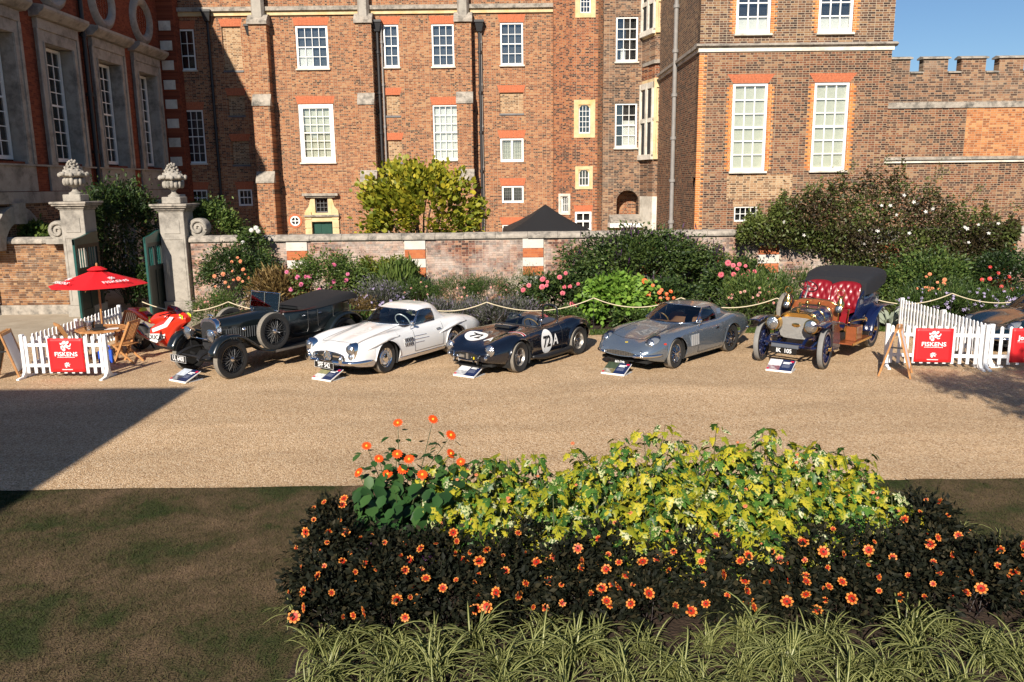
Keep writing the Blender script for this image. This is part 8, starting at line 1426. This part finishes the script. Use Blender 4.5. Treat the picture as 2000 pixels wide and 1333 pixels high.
BLD = [blade(L0, w, ar) for L0, w, ar in ((.5, .008, 2.3), (.6, .009, 2.6), (.42, .007, 1.7), (.54, .008, 2.9), (.62, .009, 2.3), (.4, .007, 1.2), (.55, .008, 2.0), (.4, .008, 2.7))]
def spider(x, y, n=46, s=1.0):
    g = empty('spider_plant', (x, y, .0), 0, 'arching cream striped spider plant at the front edge of the island bed', 'plant', 'striped spider plants edging the island bed')
    for k in range(n): mobj('leaf', BLD[int(NR.integers(0, 8))], g, (NR.normal(0, .03), NR.normal(0, .03), 0), (NR.normal(0, .15), NR.normal(0, .3), NR.uniform(0, 6.28)), s * NR.uniform(.6, 1.15))
for k in range(21): spider(-1.7 + k * .36 + NR.normal(0, .13), 6.4 + NR.normal(0, .13), 85, NR.uniform(.7, 1.1))
for k in range(20): spider(-1.6 + k * .36 + NR.normal(0, .13), 6.05 + NR.normal(0, .1), 85, NR.uniform(.75, 1.1))
for k in range(17): spider(-1.5 + k * .4 + NR.normal(0, .12), 5.72 + NR.normal(0, .06), 40, NR.uniform(.7, 1.0))
for (x, y) in ((-2.05, 6.9), (-2.08, 7.5), (-2.08, 8.0), (-2.0, 8.5), (-1.9, 8.95), (4.75, 8.9), (5.0, 8.5), (5.25, 8.1), (5.6, 7.8)): spider(x, y, 32, .8)
# ------------------------------------------------------------------ lawn blades
n = 150000; X = NR.uniform(-8.5, 8, n); Y = NR.uniform(5.0, 10.43, n); k = ~((X > -1.93) & (X < 4.6 + (9.35 - Y) * .5) & (Y < 9.3)); X, Y = X[k], Y[k]; n = len(X); h = NR.uniform(.01, .034, n); a = NR.uniform(0, 6.28, n); w = .005; le = NR.normal(0, .022, (n, 2)); V = np.empty((n, 3, 3)); V[:, 0] = np.column_stack([X - w * np.cos(a), Y - w * np.sin(a), np.full(n, -.012)]); V[:, 1] = np.column_stack([X + w * np.cos(a), Y + w * np.sin(a), np.full(n, -.012)]); V[:, 2] = np.column_stack([X + le[:, 0], Y + le[:, 1], h - .012]); me = bpy.data.meshes.new('lawn_grass'); me.vertices.add(3 * n); me.vertices.foreach_set('co', V.astype(np.float32).ravel()); me.loops.add(3 * n); me.loops.foreach_set('vertex_index', np.arange(3 * n, dtype=np.int32)); me.polygons.add(n); me.polygons.foreach_set('loop_start', np.arange(0, 3 * n, 3, dtype=np.int32)); me.update(calc_edges=True); me.materials.append(ramp_mat('lawn_blades', [(.3, (.018, .03, .008)), (.41, (.032, .042, .013)), (.5, (.065, .055, .026)), (.66, (.13, .09, .052))], .8, 10, .9, 0, 55, .03, .3, .1)); o = mobj('lawn_grass', me); tag(o, 'short worn green and brown lawn grass around the island bed', 'grass', kind='stuff')
GR2 = leaf_mat('verge_grass', [(0, (.03, .06, .01)), (1, (.11, .16, .03))]); n = 30000; P = np.column_stack([NR.uniform(-9, 18, n), NR.uniform(21.22, 21.95, n), np.full(n, -.01)]); o = mobj('grass_verge', leaf_mesh('grass_verge', P, np.column_stack([NR.normal(0, .4, n), NR.normal(0, .4, n), np.ones(n)]), NR.uniform(.04, .1, n), T_NARROW, NR.uniform(0, 1, n), GR2)); tag(o, 'narrow green grass verge between gravel and flower border', 'grass', kind='stuff')
# ------------------------------------------------------------------ off-frame tree whose branches shade the right end of the drive
g = empty('shade_tree', (8.9, 1.6, 0), 0, 'tall leafy tree beside the drive, branches shading the right fence', 'tree'); q = MB(); q.tube([(0, 0, -.05), (.1, .1, 2.5), (0, .2, 5), (.1, 0, 8)], [.3, .24, .18, .1], 10); q.build('trunk', BARK, g, smooth='all'); P, out, ci, C = clumps(9000, (-1.6, 1.5, 6.6), (2.6, 2.3, 1.2), 34, .17, .4); o = mobj('crown', leaf_mesh('crown', P, NR.normal(0, 1, P.shape), .13 * NR.uniform(.7, 1.3, len(P)), T_SIMPLE, NR.uniform(0, 1, len(P)), G_DARK), g); o['kind'] = 'stuff'; stems(g, (0, .1, 4), C, BARK, .06, .3, 'limbs')
